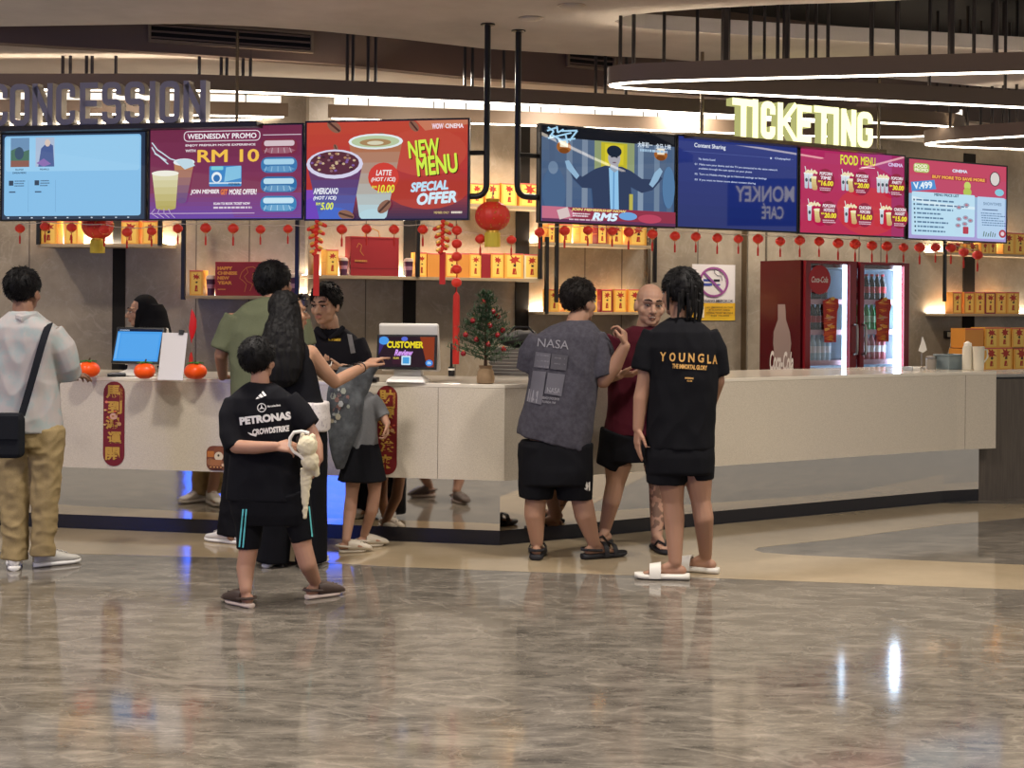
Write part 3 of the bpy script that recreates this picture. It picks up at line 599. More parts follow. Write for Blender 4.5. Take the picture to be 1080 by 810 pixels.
def d_t4(P):
    o = Off(P, 958, 168, 1062, 254); o.bands('#c4405c', '#b8527e', 5); o.P.k += 1
    for i in range(6): o.rect(958, 205+i*8.2, 1062, 213.2+i*8.2, mixc('#8fb0d0', '#b09ad6', i/6)); o.P.k -= 1
    o.P.k += 1
    o.rrect(963, 172, 979, 182, 3, '#a8c060'); o.text('FOOD', 964, 173, 977, 177, '#fbf3da', bold=.05); o.text('PROMO', 964, 177.5, 978, 181, '#fbf3da', bold=.05); o.text('CINEMA', 1003, 175.5, 1019, 179, '#d8e2f4', bold=.06); o.rect(981, 183, 1040, 188, '#a83048'); o.text('BUY MORE TO SAVE MORE', 982, 183.7, 1038, 187.2, '#f0b24a', bold=.06)
    o.oval(1049, 183, 5.5, 8, '#d9d2cc'); o.ring(1049, 183, 5.8, 8.3, .9, '#2c2a30'); o.oval(1054, 198, 5, 4, '#88c8dc'); o.oval(1019, 193, 3.6, 4.6, '#c4d468'); o.oval(1019, 200, 4.4, 5, '#b2c452')
    o.poly([(960, 193), (984, 189), (986, 199), (961, 203)], '#4a8fd0'); o.text('V.499', 962.5, 192, 982, 199.5, '#e4f2fc', bold=.05, rot=-.12)
    o.rrect(961, 203, 1027, 250, 1.5, '#bcdff2'); o.rrect(1029.5, 204, 1060, 251, 1.5, '#b6d2ee'); o.text('MENU PRICE LIST', 984, 203.5, 1010, 206.6, '#2c4a66', bold=.04); o.poly([(961, 208), (990, 214), (1027, 216), (1027, 219), (985, 218), (961, 213)], '#d9eef8')
    for k in range(8): o.rect(962.5, 211+k*4.8, 964, 213+k*4.8, '#2c4a66'); o.lines(965.5, 211+k*4.8, 1022 if k < 3 else 1002, 213.2+k*4.8, 1, '#54789a', t=.8, seed=20+k)
    o.text('SHOWTIMES', 1034, 210, 1054, 213.5, '#7c97b4', bold=.04); o.rect(1033, 218, 1050, 219, '#35507e'); o.lines(1031.5, 222, 1058, 238, 6, '#5f80a8', t=.4, seed=9)
    for x, y in ((1006, 218), (1014, 215), (1006, 231), (1013, 229), (1018, 232), (1005, 238), (1012, 236)): o.oval(x, y, 3, 2.4, '#9aa2b8'); o.oval(x, y, 1.4, 1, '#c06a78')
    o.rrect(1010, 239, 1016, 247, 1, '#b5384c'); o.oval(1053, 245, 4, 4.6, '#b03a4a'); o.oval(1053, 245, 2, 2.4, '#e4cfd8')
    for k in range(6): o.line([(1032+k*2.4, 249), (1033+k*2.4, 243+(k % 3))], .9, '#4c6c58')
T = {}
T['s1'] = screen(TL, 1, 155, 139.5, 233.5, 138.5, 232.5, 'pale blue movie menu screen, leftmost of the row under the dark letters', d_s1)
T['s2'] = screen(TL, 157, 320.5, 134, 232.5, 128.5, 232, 'purple promotion screen with cups and a gold price', d_s2)
T['s3'] = screen(TL, 322, 495.5, 127.5, 232.5, 124.5, 232.5, 'red coffee screen announcing a new menu with two large cups', d_s3)
T['t1'] = screen(TRt, 569.5, 713, 132, 236, 140.5, 240, 'film trailer screen with a man in a dark suit spreading his arms', d_t1)
T['t2'] = screen(TRt, 714, 842, 141.5, 240.5, 152.5, 246, 'dark blue screen with white setup text under the lit letters', d_t2)
T['t3'] = screen(TRt, 843, 955, 154.5, 246.5, 163.5, 251.5, 'crimson food menu screen with six drink and popcorn sets', d_t3)
T['t4'] = screen(TRt, 957.5, 1062.5, 165.5, 252, 175, 257.5, 'pink and pale blue price list screen, rightmost of the row', d_t4)
# ---- hangers: carrier rails behind the screens and bent black pipes up to the ceiling
def hanger(lab, fr, pxp, ptop, bend, ylow, ycross, pxs, rail0, rail1, yrail):
    s, _ = fr.hit(pxp, 200, -.03); base = fr.p(s, -.03, 2.1); t = thing('screen_hanger', lab, 'hanger', base)
    _, zl = fr.hit(pxp, ylow, -.03); _, zc = fr.hit(pxp, ycross, -.03); s2, _ = fr.hit(pxs, ylow, -.03)
    s2 += .25*(1 if s2 > s else -1)
    sg = 1 if s2 > s else -1; pts = [fr.p(s, -.03, ZC), fr.p(s, -.03, zl+.07)]+[fr.p(s+sg*.07*(1-math.cos(a)), -.03, zl+.07-.07*math.sin(a)) for a in (.4, .8, 1.2)]+[fr.p(s+sg*.07, -.03, zl), fr.p(s2, -.03, zl)]
    mb = MB(); mb.tube(pts, .021, n=10); mb.build('pipe', M_black, t, off=base)
    mb = MB(); mb.tube([fr.p(s, -.03, zc), fr.p(s2, -.03, zc)], .016, n=8); mb.build('cross_bar', M_black, t, off=base)
    sa, _ = fr.hit(rail0, yrail, -.03); sb, _ = fr.hit(rail1, yrail, -.03)
    for k, z in enumerate((2.25, 2.62)):
        mb = MB(); mb.tube([fr.p(sa, -.105, z), fr.p(sb, -.105, z)], .02, n=6); mb.build('carrier_rail', M_black, t, off=base)
    q = fr.p(s, -.03, ZC); mb = MB(); mb.lathe([(.05, 0), (.05, -.008), (.022, -.012)], n=16, c=(q.x, q.y, q.z)); mb.build('ceiling_plate', M_black, t, off=base)
hanger('bent black ceiling pipe holding the red coffee screen', TL, 513, 28, 1, 207, 161, 494, 4, 490, 180)
hanger('bent black ceiling pipe holding the film trailer screen', TRt, 545.5, 30, 1, 207, 163, 572, 575, 1058, 180)
# ---- letters
def kk(ch, pts): return .72 if (ch == 'K' and pts[0][0] != pts[-1][0]) else 1.0
def sign(name, label, fr, o, letters, ybase, m_face, m_side, depth, t_, beam, lit=False, group=None):
    s0, _ = fr.hit(beam[0], ybase, o); s1, _ = fr.hit(beam[1], ybase, o); base = None
    info = []
    for ch, x0, x1, yt, yb in letters:
        a, z1 = fr.hit(x0, yt, o); b, z0 = fr.hit(x1, yb, o); _, z0b = fr.hit(x0, yb, o); info.append((ch, a, b, z1, z0))
    zb = sum(i[4] for i in info)/len(info)
    t = thing(name, label, 'sign', fr.p(s0, o, zb), fr.ang)
    for ch, a, b, z1, z0 in info:
        mb = MB()
        for pts, cl in glyph(ch, b-a, z1-zb, t_): stroke_mesh(mb, [(a-s0+p[0], p[1]+.004) for p in pts], t_*kk(ch, pts), -depth, 0, None, cl)
        L = mb.build('letter', m_side, t, smooth=30)
        mb = MB()
        for pts, cl in glyph(ch, b-a, z1-zb, t_): stroke_mesh(mb, [(a-s0+p[0], p[1]+.004) for p in pts], t_*kk(ch, pts)*(.94 if lit else 1.0), -depth-.004, -depth-.0005, None, cl)
        mb.build('letter_face', m_face, L, smooth=30)
    return t, s0, s1, zb
M_let = mat('sign_grey', '#a19fa9', .5); M_lets = mat('sign_side', '#cfc8ba', .4)
lets = [('C', -10, 14, 91, 134.5), ('O', 16.5, 37, 91, 134), ('N', 40, 61, 90.5, 133.5), ('C', 65, 84.5, 90, 133.5), ('E', 90, 109.5, 89.5, 133), ('S', 113, 133, 89, 132.5), ('S', 137, 157.5, 88.5, 132.5), ('I', 161, 170.5, 88, 132), ('O', 173.5, 194, 88, 132), ('N', 198.5, 221.5, 87.5, 131.5)]
cs, s0, s1, zb = sign('concession_sign', 'row of grey unlit raised letters reading CONCESSION on a dark beam', TL, .02, lets, 133, M_let, M_lets, .07, .042, (-60, 276))
mb = MB(); mb.box(0, s1-s0, -.09, .05, -.035, .002); mb.build('beam', mat('sign_beam', '#3c3838', .4), cs, smooth=0, bevel=.004)
mb = MB(); mb.box(0, s1-s0, -.012, .002, .02, .03); mb.build('back_rail', M_led, cs, smooth=0)
for px in (251,):
    s, _ = TL.hit(px, 120, .02); mb = MB(); mb.tube([(s-s0, -.02, 0), (s-s0, -.02, ZC-zb)], .012, n=8); mb.build('hanging_rod', M_cham, cs)
M_lit = glow('sign_lit', '#fdf6b4', 1.9); M_lits = glow('sign_lit_edge', '#cfcf86', .75)
lets = [('T', 766, 789, 104.5, 146.5), ('I', 785.5, 794.5, 106, 147), ('C', 796, 811, 107.5, 149), ('K', 813.5, 833, 109.5, 151), ('E', 834, 850, 111.5, 153), ('T', 852, 872, 112.5, 155), ('I', 871, 879, 114.5, 155.5), ('N', 880.5, 896, 116, 156.5), ('G', 897.5, 913.5, 118.5, 158)]
ts, s0, s1, zb = sign('ticketing_sign', 'glowing pale yellow raised letters reading TICKETING on a bronze beam', TRt, .02, [l[:4]+(l[4],) for l in lets], 152, M_lit, M_lits, .07, .056, (723, 926), lit=True)
mb = MB(); mb.box(0, s1-s0, -.10, .05, -.03, .002); mb.build('beam', mat('sign_bronze', '#6e5f45', .35, metal=.6), ts, smooth=0, bevel=.004)
for px in (738.5, 930):
    s, _ = TRt.hit(min(px, 925), 120, .02); mb = MB(); mb.tube([(s-s0, -.02, 0), (s-s0, -.02, ZC-zb)], .013, n=8); mb.build('hanging_rod', M_cham, ts)
# ---- the lit cafe sign across the hall that the dark blue screen reflects
def mirror(fr, P):
    b = fr.p(0, 0, 0); d = (P.x-b.x)*fr.n.x + (P.y-b.y)*fr.n.y; return Vector((P.x-2*d*fr.n.x, P.y-2*d*fr.n.y, P.z))
D = 20
m0 = mirror(TRt, at(776, 205, D)); m1 = mirror(TRt, at(838, 205, D)); c0 = (m0+m1)/2
ang = math.atan2(m0.y-m1.y, m0.x-m1.x)           # reads left to right seen from the screens
cf = thing('cafe_sign', 'lit cafe sign across the hall, seen mirrored in the dark blue screen', 'sign', (c0.x, c0.y, 0), ang)
def zz(y): return at(807, y, D).z
wm = (m1-m0).length
mb = MB(); mb.box(-wm*.62, wm*.62, .02, .12, zz(238), zz(188)); mb.build('board', mat('cafe_board', '#1c2038', .6), cf, smooth=0)
g = glow('cafe_letters', '#f2e6b4', 4.5)
for tx, x0, x1, ya, yb in (('MONKEY', -wm/2, wm/2, 213, 196), ('CAFÉ', -wm*.32, wm*.05, 231, 214)):
    vs, fs = fit_text(tx, x1-x0, zz(yb)-zz(ya), .02); mb = MB(); mb.add([(v[0]+x0, .012, v[1]+zz(ya)) for v in vs], fs); mb.build('letters', g, cf, smooth=0)
# ================================================================ wall shelves and what stands on them
ORD = ['first', 'second', 'third', 'fourth', 'fifth', 'sixth', 'seventh', 'eighth', 'ninth', 'tenth', 'eleventh', 'twelfth', 'thirteenth', 'fourteenth', 'fifteenth']
pr = pr_check
M_or = mat('orange_card', '#f0ae48', .55); M_or2 = mat('deep_orange_card', '#d8903c', .55); M_pk = mat('pink_edge_card', '#d8605a', .55); M_red = mat('red_card', '#8e1f26', .5); M_yel = mat('yellow_card', '#f6cd62', .55); M_inkk = mat('dark_print', '#2a1c18', .6); M_inkr = mat('red_print', '#b0301f', .6); M_gold = mat('gold_print', '#d9a447', .35, metal=.5); M_cream_c = mat('cream_card', '#e8d9b0', .6)
def burst(mb, cx, cz, r, y, seed, m):                    # a red brush splash
    rnd = random.Random(seed); pts = []
    for k in range(14):
        a = 2*PI*k/14; q = r*(1 if k % 2 else .5)*rnd.uniform(.75, 1.2); pts.append((cx+q*math.cos(a), y, cz+q*math.sin(a)*.75))
    mb.add(pts, [tuple(range(14))], m)
def card_box(w, h, d, m, seed, plain=False):
    mb = MB(); mb.box(-w/2, w/2, 0, d, 0, h, m); rnd = random.Random(seed); y = -.0015
    if not plain:
        n = 2 if w > .22 else 1
        for k in range(n):
            cx = (k-(n-1)/2)*w/2; ww = w/n
            mb.add([(cx-ww*.38, -.001, h*.06), (cx+ww*.38, -.001, h*.06), (cx+ww*.38, -.001, h*.92), (cx-ww*.38, -.001, h*.92)], [(0, 1, 2, 3)], M_yel)
            burst(mb, cx+ww*.02, h*.74, ww*.34, y, seed+k, M_inkr); burst(mb, cx+ww*.04, h*.52, ww*.13, y, seed+k+5, M_inkk)
            mb.add([(cx-ww*.10, y, h*.16), (cx+ww*.14, y, h*.16), (cx+ww*.10, y, h*.40), (cx-ww*.06, y, h*.40)], [(0, 1, 2, 3)], M_inkr); mb.add([(cx+ww*.02, y-.0006, h*.2), (cx+ww*.09, y-.0006, h*.2), (cx+ww*.07, y-.0006, h*.34)], [(0, 1, 2)], M_gold)
    mb.add([(-w/2, -.0008, h*.95), (w/2, -.0008, h*.95), (w/2, -.0008, h), (-w/2, -.0008, h)], [(0, 1, 2, 3)], M_pk); mb.add([(-w/2-.0008, 0, h*.5-.002), (-w/2-.0008, d, h*.5-.002), (-w/2-.0008, d, h*.5+.002), (-w/2-.0008, 0, h*.5+.002)], [(0, 1, 2, 3)], M_or2)
    return mb
def on_shelf(fr, o, x0, x1, ztop_px, zs):
    s0, z1 = fr.hit(x0, ztop_px, o); s1, _ = fr.hit(x1, ztop_px, o); return (s0+s1)/2, s1-s0, max(z1-zs, .05)
def put_box(fr, zs, o, x0, x1, yt, label, m=None, group='popcorn boxes on the wall shelves', d=.11, seed=0, plain=False):
    s, w, h = on_shelf(fr, o, x0, x1, yt, zs); b = card_box(w, h, d, m or M_or, seed, plain).build('popcorn_box', smooth=0)
    b.location = fr.p(s, o, zs); b.rotation_euler = (0, 0, fr.ang); return tag(b, label, 'box', group)
M_cupd = mat('dark_cup', '#54304a', .4); M_lid = mat('clear_lid', '#c9b6a8', .3); M_cupl = mat('cup_print', '#b98a9a', .5)
def put_cup(fr, zs, o, x0, x1, yt, label):
    s, w, h = on_shelf(fr, o, x0, x1, yt, zs); t = thing('drink_cup', label, 'cup', fr.p(s, o-.04, zs), fr.ang, 'drink cups on the wall shelves'); r = w/2
    mb = MB(); mb.lathe([(r*.68, 0), (r*.92, h*.8), (r*.94, h*.82)], n=16); mb.build('cup_body', M_cupd, t)
    mb = MB(); mb.lathe([(r*.73, h*.2), (r*.70+r*.14, h*.5), (r*.70+r*.13, h*.501)], n=16); mb.lathe([(r*.72, h*.22), (r*.875, h*.55)], n=16); mb.build('sleeve', M_cupl, t)
    mb = MB(); mb.lathe([(r, h*.8), (r, h*.85), (r*.85, h*.96), (r*.5, h), (.002, h)], n=16); mb.build('lid', M_lid, t)
SHELF_L = []
def shelf(fr, x0, x1, y0, y1, label, depth=.28, posts=(), led=True, th=.028):
    s0, za = fr.hit(x0, y0, depth); s1, zb = fr.hit(x1, y1, depth); z = (za+zb)/2; base = fr.p(s0, 0, z); t = thing('wall_shelf', label, 'shelf', base, fr.ang, 'lit wall shelves behind the counter'); w = s1-s0
    mb = MB(); mb.box(0, w, -depth, -.002, -th, 0); mb.build('board', M_shelf, t, smooth=0, bevel=.002)
    if led: mb = MB(); mb.box(.01, w-.01, -.03, -.012, 0, .008); mb.build('light_strip', M_ledsh, t, smooth=0)
    if led: SHELF_L.append((fr, s0, s1, z))
    for px, ya, yb in posts:
        s, zt = fr.hit(px, ya, depth); _, zq = fr.hit(px, yb, depth); mb = MB(); mb.box(s-s0-.016, s-s0+.016, -depth-.012, -depth+.016, zq-z, zt-z); mb.build('post', M_black, t, smooth=0)
    return z
OX = .24
zs = shelf(WL, 40, 171, 256, 258.5, 'lit shelf high on the left wall below the pale blue screen', posts=((169, 215, 259), (41, 215, 258)))
for k, (a, b) in enumerate(((42, 60), (68, 82), (128, 146), (150, 166))): put_box(WL, zs, OX, a, b, 233, 'orange popcorn box high on the left wall shelf, %s from the left' % ORD[k], seed=k)
zs = shelf(WL, 194, 321, 311.5, 312.5, 'lit shelf low on the left wall behind the man in green', posts=((194, 205, 316), (314, 205, 316)))
put_box(WL, zs, OX, 200, 214, 285, 'orange popcorn box standing left of the red new year bag', seed=9)
put_cup(WL, zs, OX, 215.5, 226, 290, 'dark drink cup between the popcorn box and the red new year bag')
put_cup(WL, zs, OX, 303, 313, 288, 'dark drink cup behind the head of the man in green')
def gift_bag(fr, zs, o, x0, x1, yt, label, words, d=.12):
    s, w, h = on_shelf(fr, o, x0, x1, yt, zs); t = thing('gift_bag', label, 'bag', fr.p(s, o, zs), fr.ang, 'red new year gift bags')
    mb = MB(); mb.prism([(-w/2, 0), (w/2, 0), (w/2, h), (-w/2, h)], 0, d, None); mb.build('bag_body', M_red, t, smooth=0, bevel=.003)
    P = Pic(w, h, 100, 70, -.001, 0, pr)
    if words:
        for k, q in enumerate(('HAPPY', 'CHINESE', 'NEW', 'YEAR')): P.text(q, 5, 10+k*10, (36, 46, 30, 36)[k], 17+k*10, '#d98f3e', bold=.06)
        P.lines(6, 56, 24, 59, 1, '#c9893e', t=.7)
        P.line([(62, 62), (66, 46), (60, 40), (52, 34), (56, 22), (66, 12), (80, 10), (88, 16), (94, 24), (90, 28), (80, 24), (78, 34), (88, 44), (86, 56), (96, 62)], .9, '#c9803a'); P.line([(66, 12), (70, 22), (62, 30), (68, 40), (80, 46), (74, 60)], .8, '#c9803a')
    else:
        P.rect(0, 56, 100, 57, '#6e1720'); P.line([(12, 20), (16, 12), (22, 16), (19, 26), (26, 34)], 1, '#b9803e'); P.lines(8, 42, 34, 46, 1, '#b9803e', t=.8); P.rect(0, 0, 100, 1.2, '#b04038')
    P.mb.build('print', None, t, smooth=0)
    for sx in (-1,):
        mb = MB(); mb.tube([(-.07, d*.5, h), (-.06, d*.5, h+.05), (0, d*.5, h+.075), (.06, d*.5, h+.05), (.07, d*.5, h)], .004, n=6); 
        if not words: mb.build('handle', M_gold, t)
gift_bag(WL, zs, OX, 227, 278, 276, 'red bag printed HAPPY CHINESE NEW YEAR on the left wall shelf', True)
zs = shelf(WR, 330, 571, 290.5, 293.5, 'long lit shelf behind the christmas tree', posts=((441, 232, 292), (570, 232, 294)))
put_box(WR, zs, OX, 344, 357, 263, 'orange popcorn box standing left of the large red bag', seed=11)
put_cup(WR, zs, OX, 359, 369, 271, 'dark drink cup just left of the large red bag'); gift_bag(WR, zs, OX, 370, 421, 249, 'large plain red gift bag with a gold drawing above the black polo man', False); put_cup(WR, zs, OX, 428.5, 438, 272, 'dark drink cup on the long shelf right of the red bag')
for k, (a, b, y, m, pl) in enumerate(((439.5, 450, 266, None, 0), (451, 469, 267, M_or2, 1), (470, 482.5, 267, M_or2, 0), (483, 495, 267, M_or2, 1), (495.5, 507.5, 267, None, 0), (508, 517.5, 267, M_red, 1), (518, 531.5, 267, None, 0), (532.5, 552, 267, None, 0), (553, 569, 268, M_cream_c, 0))):
    put_box(WR, zs, OX, a, b, y, '%s popcorn box on the long shelf behind the christmas tree, %s from the left' % ('red' if m is M_red else 'pale' if m is M_cream_c else 'orange', ORD[k]), m, seed=20+k, plain=pl)
zs = shelf(WR, 494, 576, 216, 217, 'short lit shelf high between the two rows of screens')
for k, (a, b) in enumerate(((496, 510), (512, 527), (529, 545), (548, 569))): put_box(WR, zs, OX, a, b, 193, 'orange popcorn box on the short high shelf between the screens, %s from the left' % ORD[k], seed=40+k)
zs = shelf(WR, 574, 692, 257, 257.5, 'lit shelf right under the film trailer screen', posts=((587.5, 236, 319), (691, 236, 298)))
for k, (a, b, m) in enumerate(((578, 586, M_or2), (590, 603, None), (611, 625, None), (630, 640, M_red), (643, 657, None), (664, 682, None))): put_box(WR, zs, OX, a, b, 236, '%s popcorn box under the film trailer screen, %s from the left' % ('red' if m is M_red else 'orange', ORD[k]), m, seed=50+k)
zs = shelf(WR, 573, 692, 329, 329, 'low lit shelf behind the man in the grey printed shirt', posts=((577, 250, 331),))
for k, (a, b, m) in enumerate(((579, 590, None), (596, 606, None), (620, 630, None), (634, 646, M_red), (648, 660.5, None), (663, 676, None))): put_box(WR, zs, OX, a, b, 305, '%s popcorn box on the low shelf behind the grey shirt, %s from the left' % ('red' if m is M_red else 'orange', ORD[k]), m, seed=60+k)
zs = shelf(WR, 995, 1150, 267, 270, 'lit shelf high on the right wall beside the price list screen', posts=((997, 236, 318),))
for k, (a, b, y, m) in enumerate(((1003, 1016, 256, None), (1019, 1032, 257, M_or2), (1035, 1051, 256, None), (1058, 1082, 245, None))): put_box(WR, zs, OX, a, b, y, 'orange popcorn box on the high right wall shelf, %s from the left' % ORD[k], m, seed=70+k)
zs = shelf(WR, 996, 1150, 330, 332, 'lit shelf low on the right wall above the stacked cartons', posts=())
for k, (a, b, m) in enumerate(((1005, 1014.5, M_or2), (1017, 1028, M_or2), (1028.5, 1038.5, None), (1039, 1050, M_red), (1050.5, 1061.5, None), (1062, 1075, None))): put_box(WR, zs, OX, a, b, 308, '%s popcorn box on the low right wall shelf, %s from the left' % ('red' if m is M_red else 'orange', ORD[k]), m, seed=80+k)
# ---- cartons and small things standing on the right end of the counter
CT = 1.043
rb = thing('back_cabinet', 'low cabinet against the right wall carrying the cartons', 'cabinet', WR.p(6.0, 0, 0), WR.ang)
sx, zc = WR.hit(1010, 391, .55); mb = MB(); mb.box(sx-6.0, 3.2, -.6, -.002, 0, zc-.03); mb.build('body', M_wood, rb, smooth=0)
mb = MB(); mb.box(sx-6.02, 3.2, -.62, -.002, zc-.03, zc); mb.build('worktop', mat('back_top', '#8c8377', .3), rb, smooth=0)
def carton(x0, x1, yt, zb, o, lab, m, n, pl=0, d=.2): 
    b = put_box(WR, zb, o, x0, x1, yt, lab, m, 'cartons stacked at the right wall', d, n, pl); return b
b1 = carton(1038, 1068, 367, zc, .56, 'orange carton at the bottom of the stack beside the white pitcher', M_or, 91); b2 = carton(1069.5, 1100, 367.5, zc, .56, 'orange carton at the bottom of the stack, cut by the right edge of the view', M_or, 92)
zt = zc + max(v[2] for v in b1.bound_box)+.001
carton(1018, 1037.5, 346.5, zt, .56, 'plain brown orange carton on top of the stack, leftmost', M_or2, 93, 1); carton(1039, 1066, 345.5, zt, .56, 'orange carton on top of the stack with two red splashes', M_or, 94); carton(1067.5, 1095, 346, zt, .56, 'orange carton on top of the stack, cut by the right edge of the view', M_or, 95)
carton(1016, 1036.5, 368, zc, .56, 'plain brown orange carton at the bottom of the stack behind the pitcher', M_or2, 96, 1)
def ctop(px, py): return on_z(px, py, CT)
p = ctop(1020.5, 390); t = thing('squeeze_bottle', 'white plastic bottle standing beside the white pitcher', 'bottle', p); k = p.y/F
mb = MB(); mb.lathe([(5.4*k, 0), (5.6*k, .01), (5.4*k, 22*k), (4.5*k, 25*k)], n=18); mb.build('bottle_body', mat('white_plastic', '#d9d2bf', .35), t)
mb = MB(); mb.lathe([(4*k, 25*k), (4*k, 28*k), (.5*k, 30*k)], n=14); mb.build('cap', mat('white_cap', '#efe9da', .4), t)
p = ctop(1032, 390.5); t = thing('pitcher', 'white pitcher with a handle in front of the stacked cartons', 'pitcher', p); k = p.y/F
mb = MB(); mb.lathe([(5*k, 0), (5.4*k, .02), (6*k, 24*k), (6.2*k, 25*k), (5.6*k, 25*k), (5*k, 3*k)], n=20); mb.build('pitcher_body', mat('white_plastic', '#d9d2bf', .35), t)
mb = MB(); mb.tube([(5.8*k, 0, 22*k), (9*k, 0, 21.5*k), (9.6*k, 0, 14*k), (5.5*k, 0, 8*k)], .8*k, n=8); mb.build('handle', mat('white_plastic', '#d9d2bf', .35), t)
p = ctop(1003, 389); k = p.y/F; t = thing('storage_bin', 'grey blue plastic bin standing under the wall socket', 'bin', p, WR.ang)
mb = MB(); w, h, d = 14*k, 14.5*k, .16
mb.loft([[(-w*.92, -d*.42, 0), (w*.92, -d*.42, 0), (w*.92, d*.42, 0), (-w*.92, d*.42, 0)], [(-w, -d*.5, h), (w, -d*.5, h), (w, d*.5, h), (-w, d*.5, h)], [(-w*.96, -d*.46, h), (w*.96, -d*.46, h), (w*.96, d*.46, h), (-w*.96, d*.46, h)], [(-w*.9, -d*.4, .01), (w*.9, -d*.4, .01), (w*.9, d*.4, .01), (-w*.9, d*.4, .01)]]); mb.build('bin_body', mat('grey_blue_plastic', '#7c8a8e', .4), t, smooth=0)
mb = MB(); r_ = [(-w*1.02, -d*.52), (w*1.02, -d*.52), (w*1.02, d*.52), (-w*1.02, d*.52)]; mb.tube([(a, b, h) for a, b in r_], .007, n=6, closed=True); mb.build('rim', mat('grey_blue_rim', '#68777c', .4), t)
p = ctop(982, 389); k = p.y/F; t = thing('jar', 'small grey jar standing between the fridge and the grey blue bin', 'jar', p)
mb = MB(); mb.lathe([(5*k, 0), (5.4*k, 10*k), (4.6*k, 11*k)], n=18); mb.build('jar_body', mat('grey_glaze', '#968f86', .3), t); mb = MB(); mb.lathe([(5.5*k, 11*k), (5.5*k, 13*k), (1*k, 13.6*k)], n=18); mb.build('lid', M_steel, t)
p = ctop(961, 390.5); k = p.y/F; t = thing('paper_pad', 'flat white pad lying on the counter beside the fridge', 'pad', p, WR.ang); mb = MB(); mb.box(-6*k, 6*k, -.05, .05, 0, 3.6*k); mb.build('sheets', mat('white_paper', '#e6e2da', .7), t, smooth=0); mb = MB(); mb.box(-6.1*k, -4.6*k, -.052, .052, 0, 3.8*k); mb.build('spine', pr('#9aa0a6'), t, smooth=0)
p = ctop(972, 389); k = p.y/F; t = thing('flag_stand', 'little white paper flag on a stand beside the fridge', 'stand', p); mb = MB(); mb.lathe([(3*k, 0), (3*k, .01), (.6*k, .014), (.6*k, 34*k)], n=10); mb.build('stick', M_steel, t)
mb = MB(); mb.prism([(-4*k, 19*k), (1*k, 17*k), (5*k, 20*k), (3.5*k, 26*k), (.5*k, 34*k), (-1*k, 28*k)], -.012, -.008); mb.build('paper', mat('white_paper', '#e6e2da', .7), t, smooth=0)
s, z = WR.hit(1000, 353); t = thing('wall_socket', 'black double wall socket with a white plug on the right wall', 'socket', WR.p(s, .002, z), WR.ang)
mb = MB(); mb.box(-.075, .125, -.014, 0, -.045, .045); mb.build('plate', mat('black_plate', '#25211e', .4), t, smooth=0, bevel=.004)
mb = MB(); mb.box(-.035, .02, -.05, -.014, -.025, .03); mb.build('plug', mat('white_plastic', '#d9d2bf', .35), t, smooth=0, bevel=.006)
mb = MB(); mb.tube([(-.01, -.05, -.02), (-.02, -.06, -.08), (-.06, -.07, -.18), (-.10, -.07, -.26), (-.10, -.09, -.36)], .006, n=6); mb.build('cable', mat('white_plastic', '#d9d2bf', .35), t)
# ---- no smoking poster
s0, z1 = WR.hit(730, 279, .004); s1, z0 = WR.hit(775, 338, .004); z1 = (z1+WR.hit(775, 279, .004)[1])/2; w, h = s1-s0, z1-z0
po = thing('no_smoking_poster', 'white and yellow no smoking poster on the stone wall left of the fridge', 'poster', WR.p((s0+s1)/2, .002, z0), WR.ang)
mb = MB(); mb.box(-w/2, w/2, -.003, 0, 0, h); mb.build('sheet', mat('poster_paper', '#e4e0e0', .5), po, smooth=0)
P = Pic(w, h, 45, 59, -.0035, 0, pr); P.rect(0, 40.5, 45, 59, '#e6b62c'); P.rect(0, 54, 45, 59, '#eac02e')
P.rect(11.5, 15.5, 21, 18, '#2f3f96'); P.rect(11.5, 19.8, 20.5, 22.6, '#3a4aa0'); P.rect(22, 15.5, 28.5, 18, '#221f2c'); P.rect(22, 20.5, 29, 22, '#4a4aa0')
P.line([(23, 6), (23, 9), (25.5, 11.5), (30, 12), (31, 17)], .7, '#77737c'); P.line([(28, 7), (29, 9.5), (32, 11)], .6, '#77737c'); P.line([(11.5, 8.5), (32, 29.5)], 2.3, '#8e4f97'); P.ring(22, 18.5, 15.5, 16, 2.3, '#96508e')
P.text('DILARANG MEROKOK', 5, 36.8, 42.5, 39.6, '#4a4550', bold=.03); P.rect(1.5, 44, 12, 56, '#efe8cf')
for k, (a, b, q) in enumerate(((14, 42, 'NO SMOKING IN THIS'), (17, 39, 'BUILDING AREA'), (14, 42, 'DENDA TIDAK MELEBIHI'), (19, 38, 'RM 10,000'))): P.text(q, a, 44.3+k*3, b, 46+k*3, '#5a4a22', bold=.02)
P.mb.build('print', None, po, smooth=0)
# ================================================================ drinks fridge
FO = 2.0
s0, z1 = WR.hit(848, 274, FO); s1, _ = WR.hit(959, 274, FO); w = s1-s0
DEP = .57
def zpx(px, py, o=FO): return WR.hit(px, py, o)[1]
H = z1
fg = thing('drinks_fridge', 'red two door drinks fridge with lit glass doors behind the counter', 'fridge', WR.p(s0, FO, 0), WR.ang)
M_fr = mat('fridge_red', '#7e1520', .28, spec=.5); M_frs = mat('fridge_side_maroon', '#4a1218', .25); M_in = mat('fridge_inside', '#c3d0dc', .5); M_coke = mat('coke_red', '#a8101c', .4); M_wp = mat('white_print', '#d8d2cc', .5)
sx = lambda px: WR.hit(px, 330, FO)[0]-s0
mb = MB(); T_ = .035
mb.box(0, T_, .04, DEP, .08, H); mb.box(w-T_, w, .04, DEP, .08, H); mb.box(T_, w-T_, .04, DEP, H-.06, H); mb.box(T_, w-T_, .04, DEP, .08, .5); mb.box(T_, w-T_, DEP-.02, DEP, .5, H-.06); mb.build('cabinet_shell', M_frs, fg, smooth=0)
